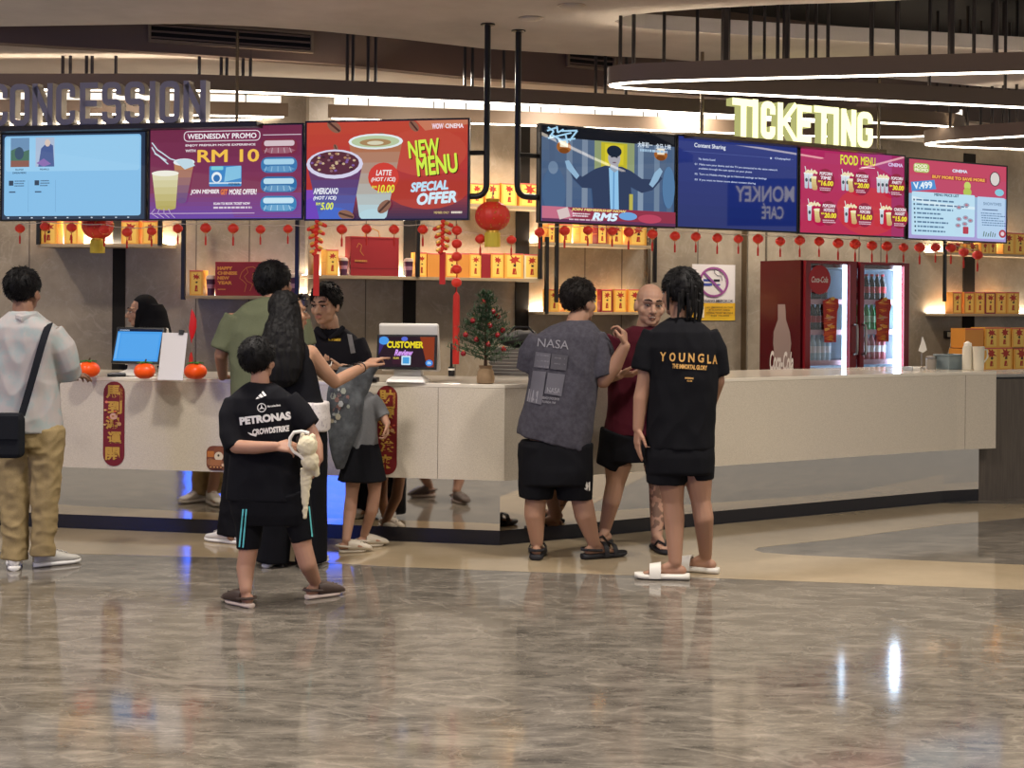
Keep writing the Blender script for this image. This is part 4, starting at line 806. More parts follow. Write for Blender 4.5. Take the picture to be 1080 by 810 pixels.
mb = MB(); mb.box(.03, w-.03, .08, DEP-.04, 0, .08); mb.build('plinth', M_toe, fg, smooth=0)
mb = MB(); mb.box(T_, T_+.008, .05, DEP-.02, .5, H-.06); mb.box(w-T_-.008, w-T_, .05, DEP-.02, .5, H-.06); mb.box(T_, w-T_, DEP-.03, DEP-.02, .5, H-.06); mb.box(T_, w-T_, .05, DEP-.02, H-.068, H-.06); mb.build('liner', M_in, fg, smooth=0)
xm = (sx(903.5)+sx(907))/2
mb = MB(); mb.box(xm-.02, xm+.02, .04, .09, .5, H-.06); mb.build('mullion', M_frs, fg, smooth=0)
def gl(name):
    if name in MC: return MC[name]
    m = bpy.data.materials.new(name); m.use_nodes = True; nt = m.node_tree; N, L = nt.nodes, nt.links; N.remove(N['Principled BSDF'])
    a = N.new('ShaderNodeBsdfTransparent'); a.inputs[0].default_value = (.93, .95, .96, 1); b = N.new('ShaderNodeBsdfGlossy'); b.inputs['Roughness'].default_value = .03; x = N.new('ShaderNodeMixShader'); x.inputs[0].default_value = .05
    L.new(a.outputs[0], x.inputs[1]); L.new(b.outputs[0], x.inputs[2]); L.new(x.outputs[0], N['Material Output'].inputs[0]); MC[name] = m; return m
M_glass = gl('thin_glass'); M_fled = glow('fridge_led', '#cfe6ff', 22.0)
shelves = [zpx(900, y) for y in (317, 349, 381)]
for z in shelves:
    mb = MB(); mb.box(T_+.01, w-T_-.01, .075, DEP-.04, z-.012, z); 
    sh = mb.build('wire_shelf', mat('shelf_wire', '#b9c2cc', .4), fg, smooth=0)
    mb = MB(); mb.box(T_+.01, w-T_-.01, .062, .075, z-.035, z+.01); st = mb.build('price_strip', mat('price_strip', '#c9a0ac', .5), sh, smooth=0)
for nm, xa, xb, ga, gb, la, lb in (('left', 849.5, 903.3, 855, 896.5, 891, 894.5), ('right', 907, 959, 911.5, 953.5, 945.5, 952)):
    xa, xb, ga, gb, la, lb = map(sx, (xa, xb, ga, gb, la, lb)); zt = zpx(900, 279); z0 = .3
    mb = MB(); mb.box(xa, ga, 0, .035, z0-.2, H-.004); mb.box(gb, xb, 0, .035, z0-.2, H-.004); mb.box(ga, gb, 0, .035, zt, H-.004); mb.box(ga, gb, 0, .035, z0-.2, z0)
    dr = mb.build('door', M_fr, fg, smooth=0, bevel=.003)
    mb = MB(); mb.box(ga-.004, gb+.004, .012, .018, z0, zt); mb.build('glass_pane', M_glass, dr, smooth=0)
    hx = sx(900.5) if nm == 'left' else sx(909.5); za, zb = zpx(900, 342), zpx(900, 374)
    mb = MB(); mb.tube([(hx, 0, zb), (hx, -.04, zb+.01), (hx, -.045, zb+.04), (hx, -.045, za-.04), (hx, -.04, za-.01), (hx, 0, za)], .011, n=8); mb.build('handle', M_steel, dr)
    mb = MB(); mb.box(la, lb, .0195, .032, .55, zt-.004); mb.build('light_strip', M_fled if nm == 'right' else glow('fridge_led_soft', '#cfe6ff', 7.0), dr, smooth=0)
    # festive decal
    d0, d1 = (867.5, 884.5) if nm == 'left' else (923, 940); mb = MB(); rnd = random.Random(5); y = -.0012
    za, zb = zpx(880, 314), zpx(880, 361); a0, a1 = sx(d0), sx(d1); wd = a1-a0
    mb.prism([(a0+wd*.12, zb), (a1-wd*.15, zb), (a1-wd*.1, za-.12), (a1, za-.08), (a1-wd*.05, za-.01), (a0+wd*.5, za), (a0, za-.03), (a0+wd*.05, za-.12)], y, y+.0008, pr('#a8281e'))
    for k in range(26): mb.add([(v[0], y-.0006-k*.00004, v[1]) for v in [(a0+wd*rnd.uniform(.12, .8)+c*.022*math.cos(q), zb+(za-zb)*(k+.5)/26+.016*math.sin(q)) for c in (1,) for q in (0, 1.2, 2.4, 3.6, 5)]], [(0, 1, 2, 3, 4)], pr(rnd.choice(['#d98e2e', '#c4501f', '#e0b050', '#b03a2a', '#d8a48a'])))
    mb.build('decal', None, dr, smooth=0)
    if nm == 'left':
        mb = MB(); cx, cz, r = sx(864), zpx(864, 295), sx(875.5)-sx(864); n = 28
        mb.add([(cx+r*math.cos(2*PI*i/n), -.003, cz+r*math.sin(2*PI*i/n)) for i in range(n)], [tuple(range(n))], M_coke); vs, fs = fit_text('Coca-Cola', r*1.5, r*.42, .02, .3); mb.add([(v[0]+cx-r*.75, -.004, v[1]+cz-r*.2) for v in vs], fs, M_wp); mb.build('round_decal', None, dr, smooth=0)
# bottle outline and script on the side
P0 = WR.p(s0-.0015, FO, 0); FS = Fr(P0.x, P0.y, WR.ang-PI/2)      # side plane, s runs towards the front... outward to the left
def side(px, py):
    r = ray(px, py); q = WR.p(s0-.001, 0, 0); det = r[0]*WR.d.x + r[1]*WR.d.y; tt = (q.x*WR.d.x+q.y*WR.d.y)/det; P = Vector((r[0]*tt, tt)); return (WR.o0+WR.n*FO-P).dot(WR.n), HZ+r[2]*tt
mb = MB()
bot = [(820.5, 321), (828, 321), (828.5, 326), (829, 337), (833, 350), (834.5, 362), (833.5, 372), (835, 391), (815, 391), (816.5, 372), (815.5, 362), (816, 350), (820.5, 337), (820.5, 326)]
mb.add([(-.0015, a, b) for a, b in [side(*p) for p in bot]], [tuple(range(len(bot)))], mat('pale_print', '#8d7a74', .5))
a, b = side(812, 391), side(837, 371); vs, fs = fit_text('Coca-Cola', 1, 1, .03, .25)
mb.add([(-.0028, a[0]+(b[0]-a[0])*v[0], a[1]+(b[1]-a[1])*v[1]) for v in vs], fs, M_wp); mb.build('side_print', None, fg, smooth=0)
# bottles, each on its own
def bottle(name, liquid, label_m, cap_m):
    t = thing('soda_bottle', 'bottle', 'bottle', (0, 0, 0), 0, 'soft drink bottles in the fridge'); h, r = .21, .031
    mb = MB(); mb.lathe([(r*.9, 0), (r, .012), (r, .06), (r*.9, .085), (r, .115), (r*.95, .14), (r*.4, .185), (r*.38, .2)], liquid, n=12); mb.build('bottle_body', None, t)
    mb = MB(); mb.lathe([(r*1.02, .062), (r*.95, .085), (r*1.03, .112)], label_m, n=12); mb.build('wrap_label', None, t)
    mb = MB(); mb.lathe([(r*.46, .197), (r*.46, .214), (.002, .215)], cap_m, n=10); mb.build('cap', None, t); return t
M_cola = mat('cola', '#1a0f10', .12, spec=.6); M_green = mat('lime_soda', '#2f9a48', .15); M_pink = mat('pink_soda', '#a8505a', .15); M_clear = mat('clear_water', '#a9bccb', .15)
M_cr = mat('red_cap', '#b01820', .4); M_wl = mat('white_label', '#d8d4d8', .5); M_gl = mat('green_label', '#9fd0a0', .5)
PB = {'dark cola': bottle('a', M_cola, M_cr, M_cr), 'green lime soda': bottle('b', M_green, M_gl, mat('green_cap', '#5fae4a', .4)), 'pink soda': bottle('c', M_pink, M_wl, M_wl), 'clear water': bottle('d', M_clear, M_wl, mat('blue_cap', '#4d7fb8', .4))}
used = set()
zrow = {'top': (shelves[0], 1), 'second': (shelves[1], 1), 'third': (shelves[2], 1)}
rows = [('left', 'top', 'dark cola', 857.5, 880, 5), ('left', 'second', 'dark cola', 857.5, 884, 6), ('left', 'third', 'clear water', 857.5, 884, 6), ('right', 'top', 'dark cola', 913.5, 942, 6), ('right', 'second', 'green lime soda', 914, 942, 6), ('right', 'third', 'pink soda', 914, 942, 6)]
sc_ = {'top': 1.0, 'second': 1.05, 'third': 1.05}
for dn, rn, kd, xa, xb, n in rows:
    for k in range(n):
        x = sx(xa)+(sx(xb)-sx(xa))*k/(n-1); loc = WR.p(s0+x, FO-.135, zrow[rn][0]+.001)
        lab = '%s bottle, %s shelf behind the %s fridge door, %s from the left' % (kd, rn, dn, ORD[k])
        if kd not in used: o = PB[kd]; o.location = loc; o.rotation_euler = (0, 0, WR.ang); o['label'] = lab; used.add(kd)
        else: o = dup(PB[kd], loc, WR.ang, lab)
        o.scale = (1.12, 1.12, 1.12*sc_[rn])
# ================================================================ on the counter
def pos_terminal(px, py, d_rot, label, wd, hd, draw, tilt, lab_side):
    p = ctop(px, py); t = thing('checkout_terminal', label, 'terminal', p, d_rot, 'two screen checkout terminals on the counter')
    Mw = mat('white_terminal', '#dcd8d2', .35); R = Matrix.Rotation(-tilt, 4, 'X')
    mb = MB(); mb.loft([[(-.13, -.02, 0), (.13, -.02, 0), (.13, .18, 0), (-.13, .18, 0)], [(-.12, -.01, .02), (.12, -.01, .02), (.12, .17, .02), (-.12, .17, .02)], [(-.09, .05, .04), (.09, .05, .04), (.09, .14, .04), (-.09, .14, .04)], [(-.08, .06, .20), (.08, .06, .20), (.08, .12, .20), (-.08, .12, .20)]]); mb.build('stand', Mw, t, smooth=0, bevel=.006)
    z0 = .085; M = Matrix.Translation((0, 0, z0)) @ R
    mb = MB(); mb.box(-wd/2, wd/2, 0, .028, 0, hd, None, M); fd = mb.build('customer_display', mat('black_bezel', '#0d0d10', .3), t, smooth=0, bevel=.004)
    P = Pic(wd-.03, hd-.03, 1, 1, -.0008, .015, px_); draw(P); pm = P.mb; pm.v = [tuple(M @ Vector(v)) for v in pm.v]; pm.build('picture', None, fd, smooth=0)
    R2 = Matrix.Translation((0, .17, .06)) @ Matrix.Rotation(.30, 4, 'X'); mb = MB(); mb.box(-wd*.5, wd*.5, 0, .035, .0, hd+.10-lab_side, None, R2); mb.build('staff_display', Mw, t, smooth=0, bevel=.012); return t
def d_blue(P): o = Off(P, 0, 0, 100, 66); o.full('#4aa0ee'); o.rect(0, 0, 100, 5, '#14203c'); o.text('CONCESSION', 4, 1.2, 26, 4, '#c8dcf4'); o.rect(2, 9, 7, 62, '#6fb4f2'); o.rect(10, 10, 96, 62, '#57a8f0')
def d_cust(P):
    o = Off(P, 0, 0, 120, 66); o.full('#2a1a22'); o.poly([(88, 0), (120, 0), (120, 66), (106, 66)], '#8c3a1e'); o.poly([(0, 0), (20, 0), (0, 40)], '#3a2c6a'); o.rect(30, 40, 66, 60, '#3c1d2a')
    o.text('CUSTOMER', 17, 10, 96, 25, '#e8d42a', bold=.06); o.text('Review', 34, 28, 74, 42, '#d49aee', bold=.06, shear=.3); o.oval(10, 9, 11, 9, '#4a9ae8'); o.oval(55, 5, 7, 5, '#5a6ad0'); o.oval(110, 57, 8, 7, '#3d8ae0'); o.text('5%', 106, 54, 114, 60, '#cfe8fa', bold=.05); o.text('SCAN', 32, 45, 44, 49, '#e0d05a', bold=.05); o.rrect(50, 42, 70, 62, 2, '#cfe8f6'); o.rrect(53, 45, 67, 59, 1, '#4aa0dc')
pos_terminal(142, 396.5, math.radians(-16), 'checkout terminal with a plain blue customer screen beside the hijab worker', .37, .255, d_blue, .30, .085)
pos_terminal(428, 403.5, math.radians(-6), 'checkout terminal showing the word CUSTOMER next to the christmas tree', .39, .225, d_cust, .16, .0)
p = ctop(180, 401); k = p.y/F; t = thing('sheet_holder', 'blank white sheet with a black clip leaning in front of the blue terminal', 'sheet', p, math.radians(-12))
mb = MB(); R = Matrix.Rotation(-.22, 4, 'X'); mb.box(-15*k, 13.5*k, 0, .004, 0, 51*k, None, R); mb.build('sheet', mat('white_sheet', '#cfcbd0', .5), t, smooth=0)
mb = MB(); mb.box(4*k, 9*k, -.012, .014, 49*k, 54*k, None, R); mb.build('clip', M_black, t, smooth=0, bevel=.003)
mb = MB(); mb.box(-12*k, 11*k, .0, .085, 0, .006); mb.build('foot', mat('white_sheet', '#cfcbd0', .5), t, smooth=0)
M_per = mat('persimmon_orange', '#ff5a14', .35, spec=.5); M_leaf = mat('leaf_green', '#3c7a2a', .5)
for k_, (px, py, rot, lab) in enumerate(((93, 398, .2, 'orange persimmon ornament beside the man in the pale shirt, leftmost of three'), (152.5, 399.5, .9, 'orange persimmon ornament in front of the blue terminal screen'), (206, 400, 1.7, 'orange persimmon ornament right of the blank white sheet'))):
    p = ctop(px, py); k = p.y/F; t = thing('persimmon_ornament', lab, 'ornament', p, rot, 'persimmon ornaments on the counter'); r = 11.5*k
    mb = MB(); rings = []
    for i in range(11):
        th = PI*i/10; rr = r*math.sin(th)**.75 if 0 < i < 10 else .002; z = r*.72*(1-math.cos(th)); rings.append([(rr*(1+.05*math.cos(4*a))*math.cos(a), rr*(1+.05*math.cos(4*a))*math.sin(a), z) for a in [2*PI*j/24 for j in range(24)]])
    mb.loft(rings); mb.build('fruit', M_per, t)
    mb = MB()
    for q in range(4):
        a = q*PI/2+.4; ca, sa = math.cos(a), math.sin(a); pts = [(0, 0, r*1.46), (.35*r, .22*r, r*1.5), (.8*r, 0, r*1.42), (.35*r, -.22*r, r*1.5)]; up_ = [(x*ca-y*sa, x*sa+y*ca, z) for x, y, z in pts]; mb.add(up_+[(x, y, z+.006) for x, y, z in up_], [(0, 1, 2, 3), (7, 6, 5, 4), (0, 4, 5, 1), (1, 5, 6, 2), (2, 6, 7, 3), (3, 7, 4, 0)])
    mb.build('calyx', M_leaf, t, smooth=0); mb = MB(); mb.cap((0, 0, r*1.42), (.01, 0, r*1.75), .006, .005); mb.build('stem', mat('stem_brown', '#4a3a20', .7), t)
p = ctop(123, 397); t = thing('card_reader', 'small black card reader on the counter left of the blue terminal', 'card reader', p, .3); mb = MB(); mb.box(-.06, .06, -.04, .04, 0, .022); mb.build('reader_body', M_black, t, smooth=0, bevel=.006); mb = MB(); mb.box(-.045, .03, -.03, .03, .022, .024); mb.build('keypad', mat('keypad_grey', '#5a5a60', .5), t, smooth=0)
p = ctop(391, 402.5); t = thing('card_reader', 'small black card reader at the counter edge left of the CUSTOMER terminal', 'card reader', p, -.2); mb = MB(); mb.box(-.05, .05, -.035, .035, 0, .03); mb.build('reader_body', M_black, t, smooth=0, bevel=.008); mb = MB(); mb.box(-.04, .03, -.027, .027, .03, .032); mb.build('keypad', mat('keypad_grey', '#5a5a60', .5), t, smooth=0)
p = ctop(476, 396.5); k = p.y/F; t = thing('pen_holder', 'thin black pen standing in a holder left of the christmas tree', 'pen', p); mb = MB(); mb.lathe([(3.4*k, 0), (3.4*k, 9*k), (2.4*k, 10*k)], n=12); mb.build('holder', M_black, t); mb = MB(); mb.tube([(0, 0, 9*k), (.4*k, 0, 34*k)], 1.5*k, n=8); mb.build('pen', M_black, t); mb = MB(); mb.lathe([(3.5*k, 6*k), (3.5*k, 8*k)], n=12); mb.build('band', mat('white_paper', '#e6e2da', .7), t)
# stacked trays with a black bag on top
p = ctop(548, 396); k = p.y/F
for j in range(8):
    rnd = random.Random(j); t = thing('serving_tray', 'grey serving tray in the stack behind the christmas tree, %s from the bottom' % ORD[j], 'tray', (p.x+rnd.uniform(-.006, .006), p.y+.10, CT+j*.024), -.17+rnd.uniform(-.03, .03), 'stacked serving trays')
    w2, d2 = .20, .14; pts = [(-w2, -d2), (w2, -d2), (w2, d2), (-w2, d2)]
    mb = MB(); mb.loft([[(a*.92, b*.92, 0) for a, b in pts], [(a, b, .022) for a, b in pts], [(a*.98, b*.98, .022) for a, b in pts], [(a*.91, b*.91, .004) for a, b in pts]]); mb.build('tray_base', mat('tray_grey', '#6f6c6a', .35), t, smooth=0)
    mb = MB(); mb.tube([(a, b, .0215) for a, b in pts], .0022, n=6, closed=True); mb.build('rim', mat('tray_rim', '#9c9894', .3), t)
t = thing('black_bag', 'crumpled black bag lying on the stack of grey trays', 'bag', (p.x+.01, p.y+.10, CT+.192), 0); mb = MB(); mb.ell((0, 0, .06), (.17, .12, .062), n=24, k=14); mb.v = [tuple(Vector(v)*(1+.18*noise.noise(Vector(v)*14))) for v in mb.v]; mn = min(v[2] for v in mb.v); mb.v = [(v[0], v[1], v[2]-mn) for v in mb.v]; mb.build('bag_body', mat('black_cloth', '#131214', .7), t); mb = MB(); mb.tube([(-.1, -.06, .10), (-.05, -.1, .15), (.05, -.1, .15), (.1, -.05, .10)], .008); mb.build('strap', M_black, t)
# ---- christmas tree
p = ctop(512, 404.5); k = p.y/F; xt = thing('christmas_tree', 'small potted christmas tree with red baubles on the counter', 'tree', p)
mb = MB(); prof = [(7.2*k, 0), (9*k, .006), (9.6*k, 6*k), (8.4*k, 13*k), (6.2*k, 16*k), (7.6*k, 19*k), (6.6*k, 18.4*k), (.5*k, 16*k)]; mb.lathe(prof, n=22); mb.v = [(v[0]*(1+.06*noise.noise(Vector(v)*60)), v[1]*(1+.06*noise.noise(Vector(v)*60)), v[2]) for v in mb.v]; mb.build('burlap_pot', mat('burlap', '#8c7356', .9, bump=(160, .5)), xt)
mb = MB(); mb.tube([(0, 0, 10*k), (0, 0, 98*k)], [2*k, .6*k], n=8); mb.build('trunk', mat('trunk', '#4a3626', .8), xt)
M_nd = mat('fir_green', '#26402a', .6, var=(30, '#45603f', 2, .35, .65)); rnd = random.Random(11); mb = MB(); tips = []
for lv in range(15):
    z = (25+lv*4.9)*k; L = (38-lv*2.2)*k; nb = 9 if lv < 10 else 6
    for b_ in range(nb):
        a = 2*PI*b_/nb+lv*.7+rnd.uniform(-.2, .2); l = L*rnd.uniform(.8, 1.15); dv = Vector((math.cos(a), math.sin(a), rnd.uniform(.05, .55))); p0 = Vector((0, 0, z)); tip = p0+dv*l; tips.append((lv, tip)); mb.tube([p0, tip], [.003, .0012], n=4)
        for q in range(34):
            c = p0+dv*l*(.12+.92*q/34); n_ = Vector((rnd.uniform(-1, 1), rnd.uniform(-1, 1), rnd.uniform(-.7, 1))).normalized(); nd = (n_+dv*.7).normalized()*(5.6*k); sd = nd.cross(Vector((0, 0, 1))); sd = (sd.normalized() if sd.length > 1e-6 else Vector((1, 0, 0)))*.0036; mb.add([c-sd, c+sd, c+nd], [(0, 1, 2)])
mb.build('branches', M_nd, xt, smooth=0)
M_bau = mat('bauble_red', '#8e1c22', .25, spec=.6)
for lv_, ax in ((1, -22), (2, 18), (4, -9), (5, 12), (5, -20), (7, 4), (8, -13), (10, 7), (12, -3), (3, 3), (6, 17), (9, 12)):
    z = (27+lv_*4.9)*k; mb = MB(); mb.ell((ax*k*1.05, -(24-lv_*1.2)*k*.62, z), 2.9*k, n=12, k=8); bb = mb.build('bauble', M_bau, xt); mb = MB(); mb.lathe([(.8*k, z+2.7*k), (.8*k, z+3.6*k)], n=8, c=(ax*k*1.05, -(24-lv_*1.2)*k*.62, 0)); mb.build('bauble_cap', M_gold, bb)
# ---- stickers on the counter front
def sticker(name, fr, x0, x1, y0, y1, label, draw, m, r=.5, o=.1365):
    s0, z1 = fr.hit(x0, y0, o); s1, z0 = fr.hit(x1, y1, o); w, h = s1-s0, z1-z0; t = thing(name, label, 'sticker', fr.p((s0+s1)/2, o, z0), fr.ang); rr = w*r; pts = []
    for cx, cz, a in ((w/2-rr, h-rr, 0), (-w/2+rr, h-rr, 90), (-w/2+rr, rr, 180), (w/2-rr, rr, 270)):
        for q in range(6): th = math.radians(a+18*q); pts.append((cx+rr*math.cos(th), cz+rr*math.sin(th)))
    mb = MB(); mb.prism(pts, -.003, 0); mb.build('sheet', m, t, smooth=0); P = Pic(w, h, 1, 1, -.0034, 0, pr); draw(P); P.mb.build('print', None, t, smooth=0)
def d_coup(chars, seed):
    def f(P):
        P.ux, P.uy = 22, 90
        n = len(chars)
        for k, c in enumerate(chars): x = 2.5+(k % 2)*2.0; P.text(c, x, 4+k*82/n, x+15, 4+k*82/n+14, '#b98f3c', bold=.035)
        rnd = random.Random(seed)
        P.oval(11, 37, 4, 3.4, '#c99a86'); P.oval(3.5, 22, 1.6, 1.4, '#d97860'); P.oval(17, 45, 2.2, 2, '#b88a5a')
        for k in range(9): P.oval(rnd.uniform(2, 20), rnd.uniform(30, 48), 1.5, 1, rnd.choice(['#a8743a', '#b9503a', '#c9a46a']), n=8)
        P.text('馬年大吉' if seed == 1 else '恭喜發財', 17.8, 6, 20.6, 22, '#b07a34', bold=.02)
    return f
M_coup = mat('couplet_red', '#6e1416', .5)
sticker('couplet_sticker', CL, 109.5, 131, 402, 492, 'tall red couplet sticker with gold characters left of the boy', d_coup('馬到鴻運開', 1), M_coup)
sticker('couplet_sticker', CL, 397.5, 418.5, 406.5, 501, 'tall red couplet sticker with gold characters behind the small girl', d_coup('財源滾滾來', 2), M_coup)
def d_must(P):
    P.ux, P.uy = 22, 26; P.oval(13.5, 8, 7, 7.4, '#7a4428'); P.oval(13, 11, 4.6, 4.8, '#cfc0a8'); P.oval(12.7, 10, 1.1, 1.4, '#3a2a20'); P.rrect(1, 5.5, 8, 12, 1, '#b0682c'); P.oval(4.5, 17, 4, 4, '#8a5a3c'); P.rrect(4, 14.5, 17, 22, 2, '#9a623c'); P.oval(18, 20.5, 3.4, 5, '#86543a'); P.oval(17.5, 20, 1.3, 1.5, '#d0b090')
    for k in range(4): P.oval(5+k*3.6, 22.6, 1.9, 2, '#5a2c1c'); P.oval(5+k*3.6, 22.3, 1, 1, '#c48a50')
sticker('festive_sticker', CL, 218, 240, 470, 496.5, 'small brown festive sticker low on the counter beside the boy', d_must, mat('sticker_brown', '#6e3a24', .5), .3)
# ================================================================ lanterns and hanging decorations
M_lan = mat('lantern_red', '#d8301c', .5, sub=0); M_tas = mat('tassel_red', '#b4241c', .8); M_lcap = mat('lantern_cap', '#c9702c', .5); M_cord = mat('white_cord', '#b8a898', .8)
def lantern(r=.034):
    t = thing('paper_lantern', 'x', 'lantern', (0, 0, 0), 0, 'small red paper lanterns on the garland'); n = 24
    rings = []
    for i in range(9):
        th = PI*(.12+.76*i/8); rr = r*math.sin(th); z = r*.86*math.cos(th); rings.append([(rr*(1+.035*math.cos(12*a))*math.cos(a), rr*(1+.035*math.cos(12*a))*math.sin(a), z) for a in [2*PI*j/n for j in range(n)]])
    mb = MB(); mb.loft(rings[::-1]); mb.build('lantern_body', M_lan, t)
    mb = MB(); mb.lathe([(r*.4, r*.74), (r*.42, r*.95), (.002, r*.97)], n=12); mb.build('cap', M_lcap, t); mb = MB(); mb.lathe([(.002, -r*.97), (r*.42, -r*.95), (r*.4, -r*.74)], n=12); mb.build('cap', M_lcap, t)
    mb = MB(); mb.tube([(0, 0, -r*.95), (0, 0, -r*1.5)], .0025, n=5); mb.lathe([(.006, -r*3.2), (.007, -r*1.9), (.003, -r*1.45)], n=8); mb.build('tassel', M_tas, t); return t
L0 = lantern(); first = [1]
GL, GR = TL.off(.03), TRt.off(.03)
row = [(GL, 'pale blue screen', [(21, 241), (47.5, 239), (75.5, 240), (110, 242), (134, 245), (160, 244)]), (GL, 'purple promotion screen', [(187.5, 241), (217, 240.5), (246, 241), (274.7, 242), (303.7, 241.5)]), (GL, 'red coffee screen', [(333, 243), (360.6, 242), (386.7, 241.5), (415.7, 242), (446, 242)]), (GL, 'gap between the screen rows', [(506.7, 252), (539.4, 253)]),
       (GR, 'film trailer screen', [(569, 245), (595.5, 243.5), (620, 243), (645.7, 244), (663, 245), (688, 247), (711.9, 249)]), (GR, 'dark blue screen', [(733.9, 249.6), (756.5, 251), (778.8, 252), (799.5, 252), (823, 254.5), (843.6, 253.6)]), (GR, 'crimson food menu screen', [(864, 254.5), (884, 256.5), (902, 257.5), (919.7, 259), (935.5, 259.7), (953, 261)]), (GR, 'pink price list screen', [(970, 261), (986.7, 261), (1003, 261.5), (1016.4, 266), (1031, 269)])]
cords = []
for fr, nm, ps in row:
    for k, (x, y) in enumerate(ps):
        s, z = fr.hit(x, y); loc = fr.p(s, 0, z); rnd = random.Random(int(x)); lab = 'small red lantern with tassel below the %s, %s from the left' % (nm, ORD[k]); sc = (10.6+rnd.uniform(-.8, .8))*loc.y/F/.068
        cords.append(loc+Vector((0, 0, .034*sc*.95)))
        if first[0]: L0.location = loc; L0.scale = (sc,)*3; L0['label'] = lab; first[0] = 0
        else: dup(L0, loc, rnd.uniform(0, 6), lab, None, sc)
for nm, pts in (('white cord carrying the small lanterns below the left screens', cords[:18]), ('white cord carrying the small lanterns below the right screens', cords[18:])):
    mb = MB(); q = [];
    for a, b in zip(pts, pts[1:]): q += [a, a*.5+b*.5+Vector((0, 0, -.008))]
    mb.tube(q+[pts[-1]], .003, n=5); tag(mb.build('garland_cord', M_cord), nm, 'cord', 'garland cords')
def big_lantern(px, py, rpx, fr, label):
    s, z = fr.hit(px, py); c = fr.p(s, 0, z); r = rpx*c.y/F; t = thing('red_lantern', label, 'lantern', c, 0, 'large red lanterns'); n = 48; rings = []
    for i in range(15):
        th = PI*(.10+.80*i/14); rr = r*math.sin(th)**.9; zz_ = r*.86*math.cos(th)*1.0; rings.append([(rr*(1-.045*abs(math.sin(8*a)))*math.cos(a), rr*(1-.045*abs(math.sin(8*a)))*math.sin(a), zz_) for a in [2*PI*j/n for j in range(n)]])
    mb = MB(); mb.loft(rings[::-1]); mb.build('lantern_body', mat('big_lantern_red', '#d2331f', .45), t)
    mb = MB(); mb.lathe([(r*.36, r*.78), (r*.40, r*.98), (r*.2, r*1.0)], n=20); mb.build('gold_cap', mat('lantern_gold', '#c99a30', .4, metal=.4), t); mb = MB(); mb.lathe([(r*.2, -r*1.0), (r*.40, -r*.98), (r*.36, -r*.78)], n=20); mb.build('gold_cap', mat('lantern_gold', '#c99a30', .4, metal=.4), t)
    mb = MB()
    for j in range(16): a = 2*PI*j/16; mb.box(-.012, .012, -.003, .003, -r*1.75, -r*.95, None, Matrix.Rotation(a, 4, 'Z') @ Matrix.Translation((0, r*.42, 0)))
    mb.build('fringe', mat('fringe_gold', '#c9b23a', .7), t, smooth=0)
    mb = MB(); mb.tube([(0, 0, r*.95), (0, 0, r*1.7)], .003, n=5); mb.build('hanging_cord', M_cord, t)
    mb = MB(); rnd = random.Random(4)
    for j in range(70):
        a, th = rnd.uniform(0, 2*PI), PI*rnd.uniform(.2, .8); rr = r*math.sin(th)**.9*1.0; mb.ell((rr*math.cos(a), rr*math.sin(a), r*.86*math.cos(th)), r*.035, n=6, k=4)
    mb.build('gold_dots', mat('lantern_gold', '#c99a30', .4, metal=.4), t)
big_lantern(519.5, 228, 18.5, GL, 'large red lantern with yellow fringe hanging between the two black pipes'); big_lantern(103, 238, 16.5, TL.off(-.2), 'large red lantern half hidden behind the pale blue screen')
def cracker(px, y0, y1, yr, fr, label, n):
    s, z = fr.hit(px, y0); c = fr.p(s, 0, z); k = c.y/F; t = thing('firecracker_string', label, 'decoration', c, 0, 'red firecracker strings'); rnd = random.Random(int(px))
    for j in range(n):
        zz_ = -(y1-y0)*k*(j+.5)/n; sg = -1 if j % 2 else 1; mb = MB(); mb.cap((sg*.0, 0, zz_+.014), (sg*.05*(1.2-j/n), -.01, zz_-.012), .014, .014, n=10); f = mb.build('firecracker', M_lan, t); mb = MB(); mb.cap((sg*.024, -.014, zz_+.004), (sg*.034, -.014, zz_), .013, .012, n=8); mb.build('gold_band', M_gold, f)
    mb = MB(); mb.tube([(0, 0, 0), (0, 0, -(y1-y0)*k)], .003, n=5); mb.build('string', M_tas, t)
    mb = MB(); mb.box(-.020, .020, -.004, .004, -(yr-y0)*k, -(y1-y0)*k); mb.build('ribbon', mat('ribbon_red', '#b5201e', .6), t, smooth=0)
cracker(334, 234, 268, 312, GL.off(.02), 'red firecracker string with ribbon hanging left of the black polo man', 8); cracker(467, 234, 266, 300, GL.off(.02), 'red firecracker string with ribbon hanging beside the row of red pompoms', 8)
s, z = GL.hit(482, 236); c = GL.p(s, 0, z); k = c.y/F; t = thing('pompom_string', 'string of five red pompoms ending in a long red tassel', 'decoration', c)
for y in (243, 257, 270.5, 284, 298): mb = MB(); mb.ell((0, 0, -(y-236)*k), (5.6*k, 5.6*k, 5*k), n=14, k=9); mb.build('pompom', M_lan, t)
mb = MB(); mb.tube([(0, 0, 0), (0, 0, -75*k)], .003, n=5); mb.build('string', M_tas, t)
mb = MB(); mb.lathe([(.022, -148*k), (.024, -90*k), (.022, -76*k), (.006, -72*k)], n=10); mb.build('tassel', M_tas, t)
p = ctop(199, 398); k = p.y/F; t = thing('festive_flag', 'red hanging ornament on a thin stand behind the right persimmon', 'ornament', (p.x, p.y+.1, CT)); mb = MB(); mb.lathe([(.03, 0), (.03, .01), (.004, .014), (.004, 62*k), (.002, 74*k)], n=10); mb.build('stand', M_steel, t)
